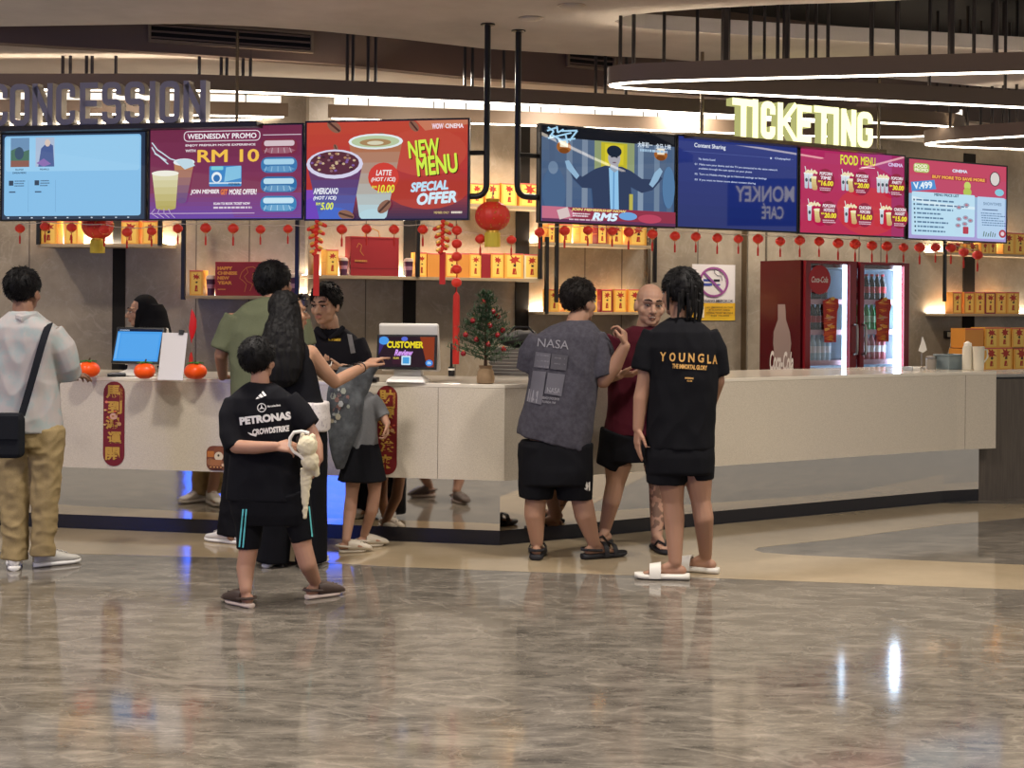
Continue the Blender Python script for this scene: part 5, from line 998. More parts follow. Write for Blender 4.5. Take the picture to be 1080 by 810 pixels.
mb = MB(); mb.loft([[(x*k+rx*k*math.cos(a), rx*.5*k*math.sin(a), z_*k) for a in [2*PI*j/12 for j in range(12)]] for x, rx, z_ in ((-1, .4, 36), (-.5, 2.4, 44), (0, 4.2, 52), (.6, 3.6, 60), (-.4, 1.8, 68), (-1, .3, 72))]); mb.build('red_ornament', mat('ornament_red', '#c81822', .4), t); mb = MB(); mb.lathe([(.012, 4*k), (.014, 20*k), (.004, 26*k)], n=8, c=(-1*k, -.01, 0)); mb.build('tassel', M_tas, t)

# ---- blue video display standing across the hall, seen only in the polished counter and floor
dq = Vector((-7.4, -1.0, 0)); dt = thing('video_display', 'tall blue video display across the hall, seen mirrored in counter and floor', 'display', dq, math.radians(150))
mb = MB(); mb.box(-1.35, 1.35, .02, .14, .0, 2.6); mb.build('cabinet', mat('display_cabinet', '#1a1a1e', .5), dt, smooth=0)
mb = MB(); mb.box(-1.25, 1.25, .0, .02, .35, 2.5); mb.build('picture', glow('blue_picture', '#2c62ff', 7.0), dt, smooth=0)
# ================================================================ people
def skinmesh(mb, voxel, it=4):
    me = bpy.data.meshes.new('tmp'); me.from_pydata([tuple(v) for v in mb.v], [], mb.f)
    bm = bmesh.new(); bm.from_mesh(me); bmesh.ops.recalc_face_normals(bm, faces=bm.faces); bm.to_mesh(me); bm.free()
    o = bpy.data.objects.new('tmp', me); COL.objects.link(o)
    r = o.modifiers.new('r', 'REMESH'); r.mode = 'VOXEL'; r.voxel_size = voxel
    s = o.modifiers.new('s', 'SMOOTH'); s.factor = .5; s.iterations = it
    dg = bpy.context.evaluated_depsgraph_get(); m2 = bpy.data.meshes.new_from_object(o.evaluated_get(dg)); bpy.data.objects.remove(o); bpy.data.meshes.remove(me)
    return m2
def rough_up(me, fn):                   # push the surface along its normals by fn(point)
    n = len(me.vertices); co = np.empty(n*3); me.vertices.foreach_get('co', co); no = np.empty(n*3); me.vertices.foreach_get('normal', no); co = co.reshape(-1, 3); no = no.reshape(-1, 3)
    d = np.array([fn(Vector(p)) for p in co]); me.vertices.foreach_set('co', (co+no*d[:, None]).ravel()); me.update()
def folds(A, s=9.0, seed=0.0, zs=.55):
    off = Vector((seed*3.1, seed*1.7, seed*.9))
    def f(p):
        q = Vector((p.x*s, p.y*s, p.z*s*zs))+off; a = noise.noise(q+Vector((0, 0, .8*noise.noise(q*.6)))); b = noise.noise(q*2.3)
        return A*((1-2*abs(a))*.7 + .35*b - .25)
    return f
def place(me, name, m, parent, root):
    for x in (m if isinstance(m, list) else [m]): me.materials.append(x)
    me.transform(Matrix.Translation(-root.location)); me.name = name; me.shade_smooth()
    o = bpy.data.objects.new(name, me); COL.objects.link(o); o.parent = parent; return o
def head_matrix(c, yaw, pitch=0, roll=0, s=1.0):
    return Matrix.Translation(c) @ Matrix.Rotation(math.radians(yaw), 4, 'Z') @ Matrix.Rotation(math.radians(pitch), 4, 'X') @ Matrix.Rotation(math.radians(roll), 4, 'Y') @ Matrix.Scale(s, 4)
def head_prims(mb, M, ears=True):
    R3 = M.to_3x3()
    def e(c, r): mb.ell(M @ Vector(c), r, None, 16, 10, R3)
    def c_(a, b, r0, r1): s = R3.col[0].length; mb.cap(M @ Vector(a), M @ Vector(b), r0*s, r1*s)
    e((0, -.015, .035), (.077, .096, .085)); e((0, .022, -.02), (.071, .068, .088)); e((0, .028, -.066), (.060, .054, .042)); e((0, .064, -.090), (.030, .024, .020))
    c_((0, .090, .008), (0, .116, -.028), .009, .014)
    for s in (-1, 1):
        e((s*.013, .100, -.034), (.010, .010, .008)); c_((s*.006, .092, .026), (s*.050, .070, .026), .012, .012); e((s*.046, .056, -.026), (.025, .022, .026))
        if ears: e((s*.079, -.006, -.010), (.011, .022, .034))
    e((0, .094, -.056), (.026, .012, .0065)); e((0, .091, -.067), (.022, .013, .008))
def face_parts(root, M, hair_m, brow=True, op=.0062):
    R3 = M.to_3x3(); s = R3.col[0].length; Mw = mat('eye_white', '#c9c0b8', .25); Mi = mat('eye_iris', '#1c120e', .2)
    for k in (-1, 1):
        mb = MB(); c = Vector((k*.032, .080, .004)); mb.ell(M @ (c+Vector((0, .002, 0))), (.0150, .012, op), Mw, 12, 8, R3); mb.ell(M @ (c+Vector((0, .0105, 0))), (.0070, .0045, op*.97), Mi, 10, 6, R3); mb.tube([M @ (c+Vector((k*a_, b_, z_))) for a_, b_, z_ in ((-.016, .009, op*.4), (-.006, .0145, op+.001), (.006, .013, op+.001), (.017, .003, op*.3))], .0022*s, Mi, 5); mb.build('eye', None, root, off=root.location)
        if brow: mb = MB(); mb.tube([M @ Vector(q) for q in ((k*.012, .1045, .031), (k*.030, .101, .037), (k*.052, .083, .033))], [.0035*s, .0045*s, .002*s], n=6); mb.build('eyebrow', hair_m, root, off=root.location)
def hair_cap(root, M, m, t=.012, line=((.11, .085), (.07, .072), (.045, .035), (.01, .0), (-.04, -.03), (-.10, -.062)), amp=.004, fs=40, top=.0, seed=0, name='hair', fn=None, tuft=900, tl=.026, tw=.0035):
    ys = [p[0] for p in line][::-1]; zs = [p[1] for p in line][::-1]; n, k = 64, 44; mb = MB(); mb.ell((0, 0, 0), 1.0, None, n, k); out = []
    for v in mb.v:
        d = Vector(v); p = Vector((d.x*.077, d.y*.096-.015, d.z*.085+.035)); h = float(np.interp(p.y, ys, zs)); w = min(max((p.z-h)/.012, 0), 1)
        nz = noise.noise(p*fs+Vector((seed, 0, 0)))+.5*noise.noise(p*fs*2.4)
        th = (t+top*max(d.z, 0)**1.5+amp*nz+(fn(p) if fn else 0))*w - .014*(1-w)
        out.append(M @ (p+Vector((d.x*th, d.y*th, d.z*th))))
    mb.v = out; rnd = random.Random(seed+77); done = 0
    while done < tuft:
        d = Vector((rnd.gauss(0, 1), rnd.gauss(0, 1), rnd.gauss(0, 1))).normalized(); p = Vector((d.x*.077, d.y*.096-.015, d.z*.085+.035))
        if p.z < float(np.interp(p.y, ys, zs))+.004: continue
        done += 1; q = p+d*(t*.75+top*max(d.z, 0)**1.5); dn = Vector((d.x*.6+rnd.gauss(0, .35), d.y*.6-.25+rnd.gauss(0, .35), -.9+rnd.gauss(0, .3))); dn = dn-d*dn.dot(d)
        if dn.length < .05: continue
        dn = (dn.normalized()+d*rnd.uniform(.15, .6)).normalized(); sd = dn.cross(d).normalized()*tw; L = tl*rnd.uniform(.6, 1.25)
        a = [q-sd-d*.003, q+sd-d*.003, q+d*tw*1.2, q+dn*L]; mb.add([M @ v for v in a], [(0, 1, 2), (0, 3, 1), (1, 3, 2), (2, 3, 0)])
    return mb.build(name, m, root, off=root.location, smooth=70)
def hand(mb, wr, d, nrm, thumb, curl=(.3, .3, .3, .3), s=1.0, tcurl=.3, spread=.08):
    d = Vector(d).normalized(); nrm = Vector(nrm); nrm = (nrm-d*nrm.dot(d)).normalized(); side = d.cross(nrm).normalized()*thumb     # towards the thumb; nrm = palm side
    wr = Vector(wr); Lp = .088*s
    for k in range(4):
        o = (1.5-k)*.0205*s; b = wr+side*o*.55+d*.012*s; kn = wr+side*o+d*(Lp-(.0, 0, .004, .012)[k]*s); mb.cap(b, kn, .0155*s, .0125*s)
        L = ((.042, .026, .021), (.046, .029, .022), (.043, .027, .021), (.034, .020, .018))[k]; c = curl[k]; p = kn; a = 0; dd = (d+side*(1.5-k)*spread).normalized()
        for j in range(3):
            a += c*(1.0, 1.15, .8)[j]; v = dd*math.cos(a)+nrm*math.sin(a); q = p+v*L[j]*s; mb.cap(p, q, (.0098-.0009*j)*s, (.0092-.0011*j)*s, n=10); p = q
    p = wr+side*.026*s+d*.022*s; v = (d*.72+side*.62+nrm*.25).normalized(); q = p+v*.046*s; mb.cap(p, q, .0145*s, .0115*s); v2 = (d*.9+side*(.35-tcurl)+nrm*(.2+tcurl)).normalized(); q2 = q+v2*.032*s; mb.cap(q, q2, .0112*s, .0096*s); mb.cap(q2, q2+v2*.018*s, .0096*s, .008*s)
def limb(mb, pts):                        # chain of (point, radius)
    for (a, r0), (b, r1) in zip(pts, pts[1:]): mb.cap(a, b, r0, r1, n=14)
def rows(mb, d, rr, n=28, p=2.4, s=1.0, ds=1.0, tilt=None):      # a garment or trunk lofted through the outline: (y, x left, x right, half depth, depth shift)
    rings = []
    for i, (y, xl, xr, hd, dd) in enumerate(rr):
        tl_ = (tilt or {}).get(i, 0)*d/F; c = at((xl+xr)/2, y, d+dd); hw = (xr-xl)/2*c.y/F*s; R = []
        for j in range(n):
            a = 2*PI*j/n; ca, sa = math.cos(a), math.sin(a); R.append((c.x+hw*math.copysign(abs(ca)**(2/p), ca), c.y+hd*ds*math.copysign(abs(sa)**(2/p), sa), c.z-tl_*ca))
        rings.append(R)
    mb.loft(rings)
def sleeve(mb, d, pts, n=18):             # (x, y, depth shift, radius in pixels), flat ends
    P = [at(x, y, d+dd) for x, y, dd, r in pts]; mb.tube(P, [r*p.y/F for p, (_, _, _, r) in zip(P, pts)], n=n)
def foot_dir(yaw): a = math.radians(yaw); return Vector((-math.sin(a), math.cos(a), 0))
def foot_prims(mb, g, yaw, L=.25, lift=.02):
    f = foot_dir(yaw); s = Vector((f.y, -f.x, 0)); g = Vector((g[0], g[1], 0)); k_ = L/.25
    mb.cap(g-f*L*.14+Vector((0, 0, .030*k_+lift)), g+f*L*.30+Vector((0, 0, .026*k_+lift)), .030*k_, .026*k_); mb.cap(g+Vector((0, 0, .066*k_+lift)), g+f*L*.42+Vector((0, 0, .024*k_+lift)), .031*k_, .020*k_)
    for k in range(5):
        o = (k-2)*.016; mb.cap(g+f*L*.38+s*o*.9+Vector((0, 0, .024+lift)), g+f*(L*(.70-.03*abs(k-1)))+s*o+Vector((0, 0, .015+lift)), .014, .0105-.0006*k)
def shoe_loft(mb, g, yaw, st, m=None, z0=0.0):         # stations along the foot: (forward, half width, bottom, top)
    f = foot_dir(yaw); s = Vector((f.y, -f.x, 0)); g = Vector((g[0], g[1], 0)); rings = []
    for t, w, zb, zt in st:
        c = g+f*t; R = []
        for a in range(16):
            th = 2*PI*a/16; ca, sa = math.cos(th), math.sin(th); R.append(c+s*(w*math.copysign(abs(ca)**.75, ca))+Vector((0, 0, z0+(zb+zt)/2+(zt-zb)/2*math.copysign(abs(sa)**.75, sa))))
        rings.append(R)
    mb.loft(rings, m)
def shoes(root, g, yaw, kind, L=.27, col=None, sole_c=None):
    k = L/.27; off = root.location
    S = lambda st: [(t*k, w*k, zb*k, zt*k) for t, w, zb, zt in st]
    sole = S([(-.072, .012, .0, .026), (-.066, .028, 0, .028), (-.03, .036, 0, .028), (.03, .035, 0, .027), (.10, .045, 0, .027), (.15, .045, 0, .027), (.18, .037, .003, .027), (.199, .020, .008, .026)])
    if kind == 'sneaker':
        mb = MB(); shoe_loft(mb, g, yaw, S([(-.068, .014, .02, .085), (-.06, .028, .02, .10), (-.03, .034, .02, .10), (.02, .036, .02, .095), (.06, .038, .02, .085), (.11, .043, .02, .065), (.15, .042, .02, .052), (.178, .034, .02, .046), (.194, .020, .02, .036)])); sh = mb.build('sneaker', mat('sneaker_'+(col or 'w'), col or '#cfcbc6', .6), root, off=off, smooth=60)
        mb = MB(); shoe_loft(mb, g, yaw, sole); mb.build('sole', mat('sneaker_sole', '#d9d6d0', .5), sh, off=off, smooth=60)
        f = foot_dir(yaw); s = Vector((f.y, -f.x, 0)); G = Vector((g[0], g[1], 0)); mb = MB()
        for q in range(4): c = G+f*(.05+.022*q)*k+Vector((0, 0, (.094-.009*q)*k)); mb.tube([c-s*.022*k, c+s*.022*k], .0035, n=5)
        mb.build('laces', mat('laces', '#bdb8b2', .7), sh, off=off)
    else:
        Ms = mat('shoe_'+kind+(col or ''), col or '#1c1a1a', .55)
        mb = MB(); shoe_loft(mb, g, yaw, S([(t, w*1.08, zb, zt+.004) for t, w, zb, zt in sole])); sh = mb.build('sandal' if kind != 'clog' else 'clog', mat('clog_sole'+(sole_c or col or ''), sole_c or col or '#1c1a1a', .6), root, off=off, smooth=60)
        if kind == 'clog':
            mb = MB(); shoe_loft(mb, g, yaw, S([(.012, .040, .02, .098), (.05, .047, .02, .104), (.10, .051, .02, .090), (.15, .050, .02, .070), (.185, .040, .02, .054), (.204, .018, .02, .036)])); mb.build('upper', Ms, sh, off=off, smooth=60)
            f = foot_dir(yaw); s = Vector((f.y, -f.x, 0)); G = Vector((g[0], g[1], 0)); mb = MB(); mb.tube([G+f*.03*k+s*.042*k+Vector((0, 0, .05*k)), G-f*.05*k+s*.036*k+Vector((0, 0, .06*k)), G-f*.078*k+Vector((0, 0, .062*k)), G-f*.05*k-s*.036*k+Vector((0, 0, .06*k)), G+f*.03*k-s*.042*k+Vector((0, 0, .05*k))], .008*k, n=8); mb.build('heel_strap', Ms, sh, off=off)
            mb = MB()
            for a, b in ((.07, .02), (.09, -.02), (.11, .025), (.12, -.005), (.14, .015), (.14, -.022)): c = G+f*a*k+s*b*k+Vector((0, 0, (.088-.17*max(a-.06, 0))*k)); mb.ell(c, .0055*k, None, 8, 5)
            mb.build('vent_holes', mat('clog_hole', '#3a3430', .8), sh, off=off)
        else:
            f = foot_dir(yaw); s = Vector((f.y, -f.x, 0)); G = Vector((g[0], g[1], 0))
            bands = {'slide': ((.075, .135),), 'sandal': ((.045, .075), (.105, .135)), 'flip': ()}[kind]
            for a, b in bands:
                mb = MB(); rings = []
                for t in (a, b):
                    R = []
                    for q in range(9): th = PI*q/8; R.append(G+f*t*k+s*(.053*k*math.cos(th))+Vector((0, 0, (.02+(.075-.18*(t-.05))*math.sin(th)**.7)*k)))
                    R += [(p-Vector((0, 0, .010)))*1.0 for p in R[::-1]]; rings.append(R)
                mb.loft(rings); mb.build('strap', Ms, sh, off=off, smooth=50)
            if kind == 'flip':
                mb = MB(); t0 = G+f*.14*k+Vector((0, 0, .03)); 
                mb.tube([G+f*.04*k+s*.04*k+Vector((0, 0, .03)), G+f*.09*k+s*.028*k+Vector((0, 0, .075*k)), t0+Vector((0, 0, .028))], .007, n=6); mb.tube([G+f*.04*k-s*.04*k+Vector((0, 0, .03)), G+f*.09*k-s*.028*k+Vector((0, 0, .075*k)), t0+Vector((0, 0, .028)), t0], .007, n=6); mb.build('strap', Ms, sh, off=off)
            if kind == 'sandal':
                mb = MB(); mb.tube([G+f*.03*k+s*.045*k+Vector((0, 0, .05*k)), G-f*.06*k+s*.034*k+Vector((0, 0, .058*k)), G-f*.078*k+Vector((0, 0, .058*k)), G-f*.06*k-s*.034*k+Vector((0, 0, .058*k)), G+f*.03*k-s*.045*k+Vector((0, 0, .05*k))], .008*k, n=8); mb.build('heel_strap', Ms, sh, off=off)
    return sh
def skin(name, c): return mat('skin_'+name, c, .55, spec=.35, attr='tint', sub=.12)
def finish_body(mb, root, M, tone, col, voxel=.0055, it=3, tattoo=None):
    me = skinmesh(mb, voxel, it); n = len(me.vertices); co = np.empty(n*3); me.vertices.foreach_get('co', co); co = co.reshape(-1, 3)
    base = np.array(lin(col))*np.array([.86, .84, .82, 1]); tint = np.tile(base, (n, 1)); Mi = np.array(M.inverted()); h = co @ Mi[:3, :3].T + Mi[:3, 3]
    lips = np.clip(1-np.maximum.reduce([np.abs(h[:, 0])/.026, np.abs(h[:, 2]+.061)/.013, (h[:, 1] < .085)*9.0]), 0, 1)**.5
    lc = np.array(lin('#8e4a44')); tint = tint*(1-lips[:, None]*.75)+lc*lips[:, None]*.75
    if tattoo is not None:
        for i in range(n):
            p = Vector(co[i])
            if tattoo(p): v = noise.noise(p*34); tint[i] *= .45 if v > -.02 else 1
    at_ = me.color_attributes.new('tint', 'FLOAT_COLOR', 'POINT'); at_.data.foreach_set('color', tint.astype(np.float32).ravel())
    return place(me, 'body', skin(tone, col), root, root)
def fabric(name, c, c2=None, sc_=260, rough=.9): return mat('fabric_'+name, c, rough, spec=.15, bump=(420, .25, .001), var=(sc_, c2, 3, .35, .65) if c2 else None)
def garment(mb, name, m, root, A=.006, s=9, seed=0, voxel=.0075, it=4, zs=.55):
    me = skinmesh(mb, voxel, it); rough_up(me, folds(A, s, seed, zs)); return place(me, name, m, root, root)
def tuck(root):
    body = [c for c in root.children if c.name.startswith('body')][0].data
    for c in root.children:
        if not any(c.name.startswith(k) for k in ('shirt', 'tee', 'sports', 'shorts', 'trousers', 'polo', 'printed', 'wide', 'skirt', 'tunic', 'headscarf')): continue
        me = c.data; bv = BVHTree.FromPolygons([v.co for v in me.vertices], [p.vertices[:] for p in me.polygons]); bb = [Vector(b) for b in c.bound_box]; lo = [min(b[i] for b in bb)-.01 for i in range(3)]; hi = [max(b[i] for b in bb)+.01 for i in range(3)]
        up = not any(c.name.startswith(k) for k in ('shorts', 'sports_shorts', 'trousers', 'wide', 'skirt'))
        for v in body.vertices:
            p = v.co
            if not all(lo[i] < p[i] < hi[i] for i in range(3)): continue
            if up and p.z < hi[2]-.21: continue
            if not up and not (p.z > lo[2]+.07 and p.z > hi[2]-.45): continue
            h, nn, _, dist = bv.find_nearest(p, .03)
            if h is None: continue
            sd = (p-h).dot(nn)
            if -.004 < sd and v.normal.dot(nn) > .35 and not (c.name.startswith('headscarf') and nn.y < -.3): v.co = h-nn*.007
        body.update()
def cam_prints(shirt, root, items, name='print', lift=.006):       # lettering lying on the cloth
    me = shirt.data; off = root.location; bvh = BVHTree.FromPolygons([v.co+off for v in me.vertices], [p.vertices[:] for p in me.polygons]); cam = Vector((0, 0, HZ)); mb = MB()
    for poly_px, fs, m in items:
        out = []; ok = True
        for x, y in poly_px:
            r = Vector(ray(x, y)).normalized(); h = bvh.ray_cast(cam, r)
            if h[0] is None: ok = False; break
            out.append(h[0]-r*lift-off)
        if ok: mb.add(out, fs, m)
    if mb.v: return mb.build(name, None, shirt, smooth=0)
def tx(t, x0, y0, x1, y1, m, bold=.02, shear=0, rot=0.0, yb=None):     # text item; rot tilts it in the picture
    vs, fs = fit_text(t, x1-x0, y1-y0, bold, shear); cx, cy = (x0+x1)/2, (y0+y1)/2; ca, sa = math.cos(rot), math.sin(rot); out = []
    for v in vs: dx, dy = x0+v[0]-cx, y1-v[1]-cy; out.append((cx+dx*ca-dy*sa, cy+dx*sa+dy*ca))
    return (out, fs, m)
def pg(pts, m): return (pts, [tuple(range(len(pts)))], m)
def quadgrid(pts, m, n=5):                # a four cornered patch cut finely enough to follow the cloth
    a, b, c, d = [Vector(p) for p in pts]; vs = []
    for i in range(n+1):
        for j in range(n+1): u, v = i/n, j/n; q = (a*(1-u)+b*u)*(1-v)+(d*(1-u)+c*u)*v; vs.append((q.x, q.y))
    return (vs, [(i*(n+1)+j, (i+1)*(n+1)+j, (i+1)*(n+1)+j+1, i*(n+1)+j+1) for i in range(n) for j in range(n)], m)
M_hair = mat('black_hair', '#0b0909', .62, spec=.2, bump=(180, .5, .004)); M_hairb = mat('brown_black_hair', '#15100d', .62, spec=.2, bump=(180, .5, .004))
def person(label, x, y): g = on_z(x, y); t = thing('person', label, 'person', g); return t, g.y
def G(x, y): return on_z(x, y)
PEOPLE = []
# ---- P1: pale shirt, cross-body bag, khaki trousers
def p_pale():
    t, d = person('man seen from behind in a pale patterned shirt and khaki trousers', 32, 600); A = lambda x, y, dd=0: at(x, y, d+dd)
    gl_, gr = G(15, 600), G(48, 597); M = head_matrix(A(24.5, 308, .02), -8, 0, 0, 1.06)
    mb = MB(); head_prims(mb, M); limb(mb, [(A(24, 322), .058), (A(25, 342), .066)])
    rows(mb, d, [(338, 0, 48, .08, 0), (360, -12, 62, .10, 0), (420, -4, 54, .10, 0), (470, 2, 62, .11, 0)])
    limb(mb, [(A(57, 352), .06), (A(71, 393, .10), .044), (A(76, 396, .32), .032)]); hand(mb, A(76, 396, .32), (.2, 1, 0), (0, 0, -1), -1)
    limb(mb, [(A(-7, 352), .06), (A(-20, 395, .1), .044), (A(-12, 398, .3), .032)]); hand(mb, A(-12, 398, .3), (.1, 1, 0), (0, 0, -1), 1)
    for kx, ax, g in ((17, 14, gl_), (47, 46, gr)): limb(mb, [(A(kx+1, 465), .09), (A(kx, 530), .055), (Vector((g.x, g.y, .10)), .04)]); foot_prims(mb, g, 20 if ax < 20 else -50)
    finish_body(mb, t, M, 'tan', '#8e6a56'); face_parts(t, M, M_hair)
    hair_cap(t, M, M_hair, .013, amp=.003, top=.006)
    mb = MB(); rows(mb, d, [(329, 10, 38, .07, 0), (336, 3, 47, .09, 0), (345, -12, 60, .115, 0), (358, -14, 64, .125, 0), (400, -12, 60, .135, .01), (435, -14, 63, .14, .01), (455, -16, 66, .145, .01)])
    sleeve(mb, d, [(52, 352, 0, 15), (63, 368, .02, 16.5), (70, 386, .06, 15.5), (72, 396, .10, 14)]); sleeve(mb, d, [(-4, 352, 0, 15), (-14, 370, .02, 16), (-20, 396, .1, 14)])
    m = mat('pale_shirt', '#a49d9a', .9, spec=.15, var=(14, '#959e9d', 5, .45, .62), bump=(420, .25, .001)); sh = garment(mb, 'shirt', m, t, .011, 8, 1)
    mb = MB(); mb.tube([A(38, 333, -.03), A(24, 336.5, -.09), A(12, 333, -.03)], [.022, .026, .022], n=8); mb.build('collar', m, sh, off=t.location)
    mb = MB(); sleeve(mb, d, [(17, 452, 0, 20), (17, 480, 0, 17), (16, 530, 0, 14.5), (16, 580, 0, 13), (15, 589, 0, 14)]); sleeve(mb, d, [(48, 452, 0, 20), (48.5, 480, 0, 17.5), (47, 530, 0, 14), (45.5, 575, 0, 12), (45, 586, 0, 13)]); rows(mb, d, [(448, -2, 66, .12, .01), (470, -3, 67, .125, .01)])
    garment(mb, 'trousers', fabric('khaki', '#97845f', '#877552'), t, .013, 10, 2, zs=1.1)
    shoes(t, gl_, 20, 'sneaker', .28); shoes(t, gr, -52, 'sneaker', .28, '#b9b6ae')
    # the bag he carries is its own thing
    b = thing('shoulder_bag', 'black shoulder bag hanging at the back of the man in the pale shirt', 'bag', A(4, 480, -.16)); Mb = fabric('bag', '#15161a', '#1d1f24')
    mb = MB(); c = A(4, 459, -.24); w, h = .105, .125; mb.loft([[(c.x+w*x*q, c.y+.05*y*q2, c.z+z*h) for x, y in ((-1, -1), (1, -1), (1, 1), (-1, 1))] for z, q, q2 in ((-1, .85, .7), (-.9, 1, 1), (.7, 1, 1), (1, .94, .6))]); mb.build('bag_body', Mb, b, off=b.location, smooth=0, bevel=.012)
    mb = MB(); mb.box(c.x-w*.97, c.x+w*.97, c.y-.058, c.y-.049, c.z-.02, c.z+h*.92); mb.build('flap', Mb, b, off=b.location, smooth=0, bevel=.004)
    mb = MB(); L = [(22, 440, -.2), (28, 420, -.185), (36, 392, -.175), (43, 367, -.165), (49, 348, -.135), (51.5, 341.5, -.05), (50, 341, .06)]; P = [A(*q) for q in L]; rg = []
    for q in P: rg.append([(q.x-.022, q.y, q.z-.006), (q.x+.022, q.y, q.z+.006), (q.x+.022, q.y+.007, q.z+.006), (q.x-.022, q.y+.007, q.z-.006)])
    mb.loft(rg); mb.build('strap', Mb, b, off=b.location, smooth=50); mb = MB(); mb.tube([A(19, 444, -.2), A(23, 437, -.2)], .012, n=8); mb.build('buckle', M_steel, b, off=b.location)
    return t
PEOPLE.append(p_pale())
# ---- P2: worker in a black headscarf behind the counter
def p_hijab():
    d = 10.42; g = at(158, 500, d); g.z = 0; t = thing('person', 'worker in a black headscarf behind the blue terminal, face turned left', 'person', g); A = lambda x, y, dd=0: at(x, y, d+dd)
    M = head_matrix(A(149.5, 329, 0), 107, -3, 0, .98); mb = MB(); head_prims(mb, M, False); limb(mb, [(A(154, 342), .05), (A(157, 360), .055)])
    rows(mb, d, [(356, 138, 176, .07, 0), (370, 134, 180, .09, 0), (420, 138, 176, .09, 0), (450, 136, 178, .10, 0)])
    for sx_, ex in ((137, 131), (178, 185)): limb(mb, [(A(sx_, 366), .05), (A(ex, 405, -.02), .042), (A(ex+(6 if ex < 150 else -8), 400, -.24), .03)]); hand(mb, A(ex+(6 if ex < 150 else -8), 400, -.24), (0, -1, 0), (0, 0, -1), 1 if ex < 150 else -1)
    for px in (149, 166):
        k = at(px, 500, d); limb(mb, [(A(px, 445), .085), (Vector((k.x, d, .48)), .055), (Vector((k.x, d+.02, .09)), .04)]); foot_prims(mb, (k.x, d), 170)
    finish_body(mb, t, M, 'light', '#b08a72', .006); face_parts(t, M, M_hair)
    mb = MB(); Mm = M @ Matrix.Translation((0, -.014, .028)); R3 = M.to_3x3(); mb.ell(Mm @ Vector((0, -.012, .002)), (.103, .104, .106), None, 32, 20, R3)
    keep = MB(); hv = []; Mi = M.inverted()
    for v in mb.v:
        p = Mi @ Vector(v)
        if p.y > .03 and abs(p.x) < .078 and -.13 < p.z < .082: p.y = min(p.y, .026)
        hv.append(M @ p)
    mb.v = hv
    rg = []
    for y, xl, xr, hd, dd in ((321, 152, 171, .075, .005), (328, 149, 175, .095, .005), (336, 149, 177, .10, .01), (345, 147, 179, .12, .0), (358, 140, 182, .13, -.01), (376, 136, 184, .13, -.02)): rg.append((y, xl, xr, hd, dd))
    rows(mb, d, rg); limb(mb, [(M @ Vector((-.062, .02, .0)), .026), (M @ Vector((-.055, .025, -.06)), .03), (M @ Vector((0, .035, -.128)), .03), (M @ Vector((.055, .025, -.06)), .03), (M @ Vector((.062, .02, .0)), .026)])
    garment(mb, 'headscarf', fabric('black_scarf', '#101013'), t, .004, 9, 3, .006, 3)
    mb = MB(); rows(mb, d, [(356, 140, 176, .08, 0), (364, 134, 181, .10, 0), (400, 135, 180, .12, 0), (455, 132, 182, .13, 0)])
    for sx_, ex in ((137, 131), (178, 185)): sleeve(mb, d, [(sx_, 366, 0, 9), (ex, 403, -.02, 8), (ex+(5 if ex < 150 else -7), 400, -.2, 6.5)])
    garment(mb, 'tunic', fabric('black_tunic', '#15151a'), t, .005, 9, 4)
    mb = MB()
    for px in (149, 166): k = at(px, 500, d); mb.tube([A(px, 448), Vector((k.x, d, .5)), Vector((k.x, d, .06))], [.10, .08, .075], n=16)
    garment(mb, 'trousers', fabric('black_trousers', '#121216'), t, .006, 9, 5)
    for px in (149, 166): k = at(px, 500, d); shoes(t, (k.x, d), 170, 'sneaker', .24, '#2a2a2e')
    return t
PEOPLE.append(p_hijab())
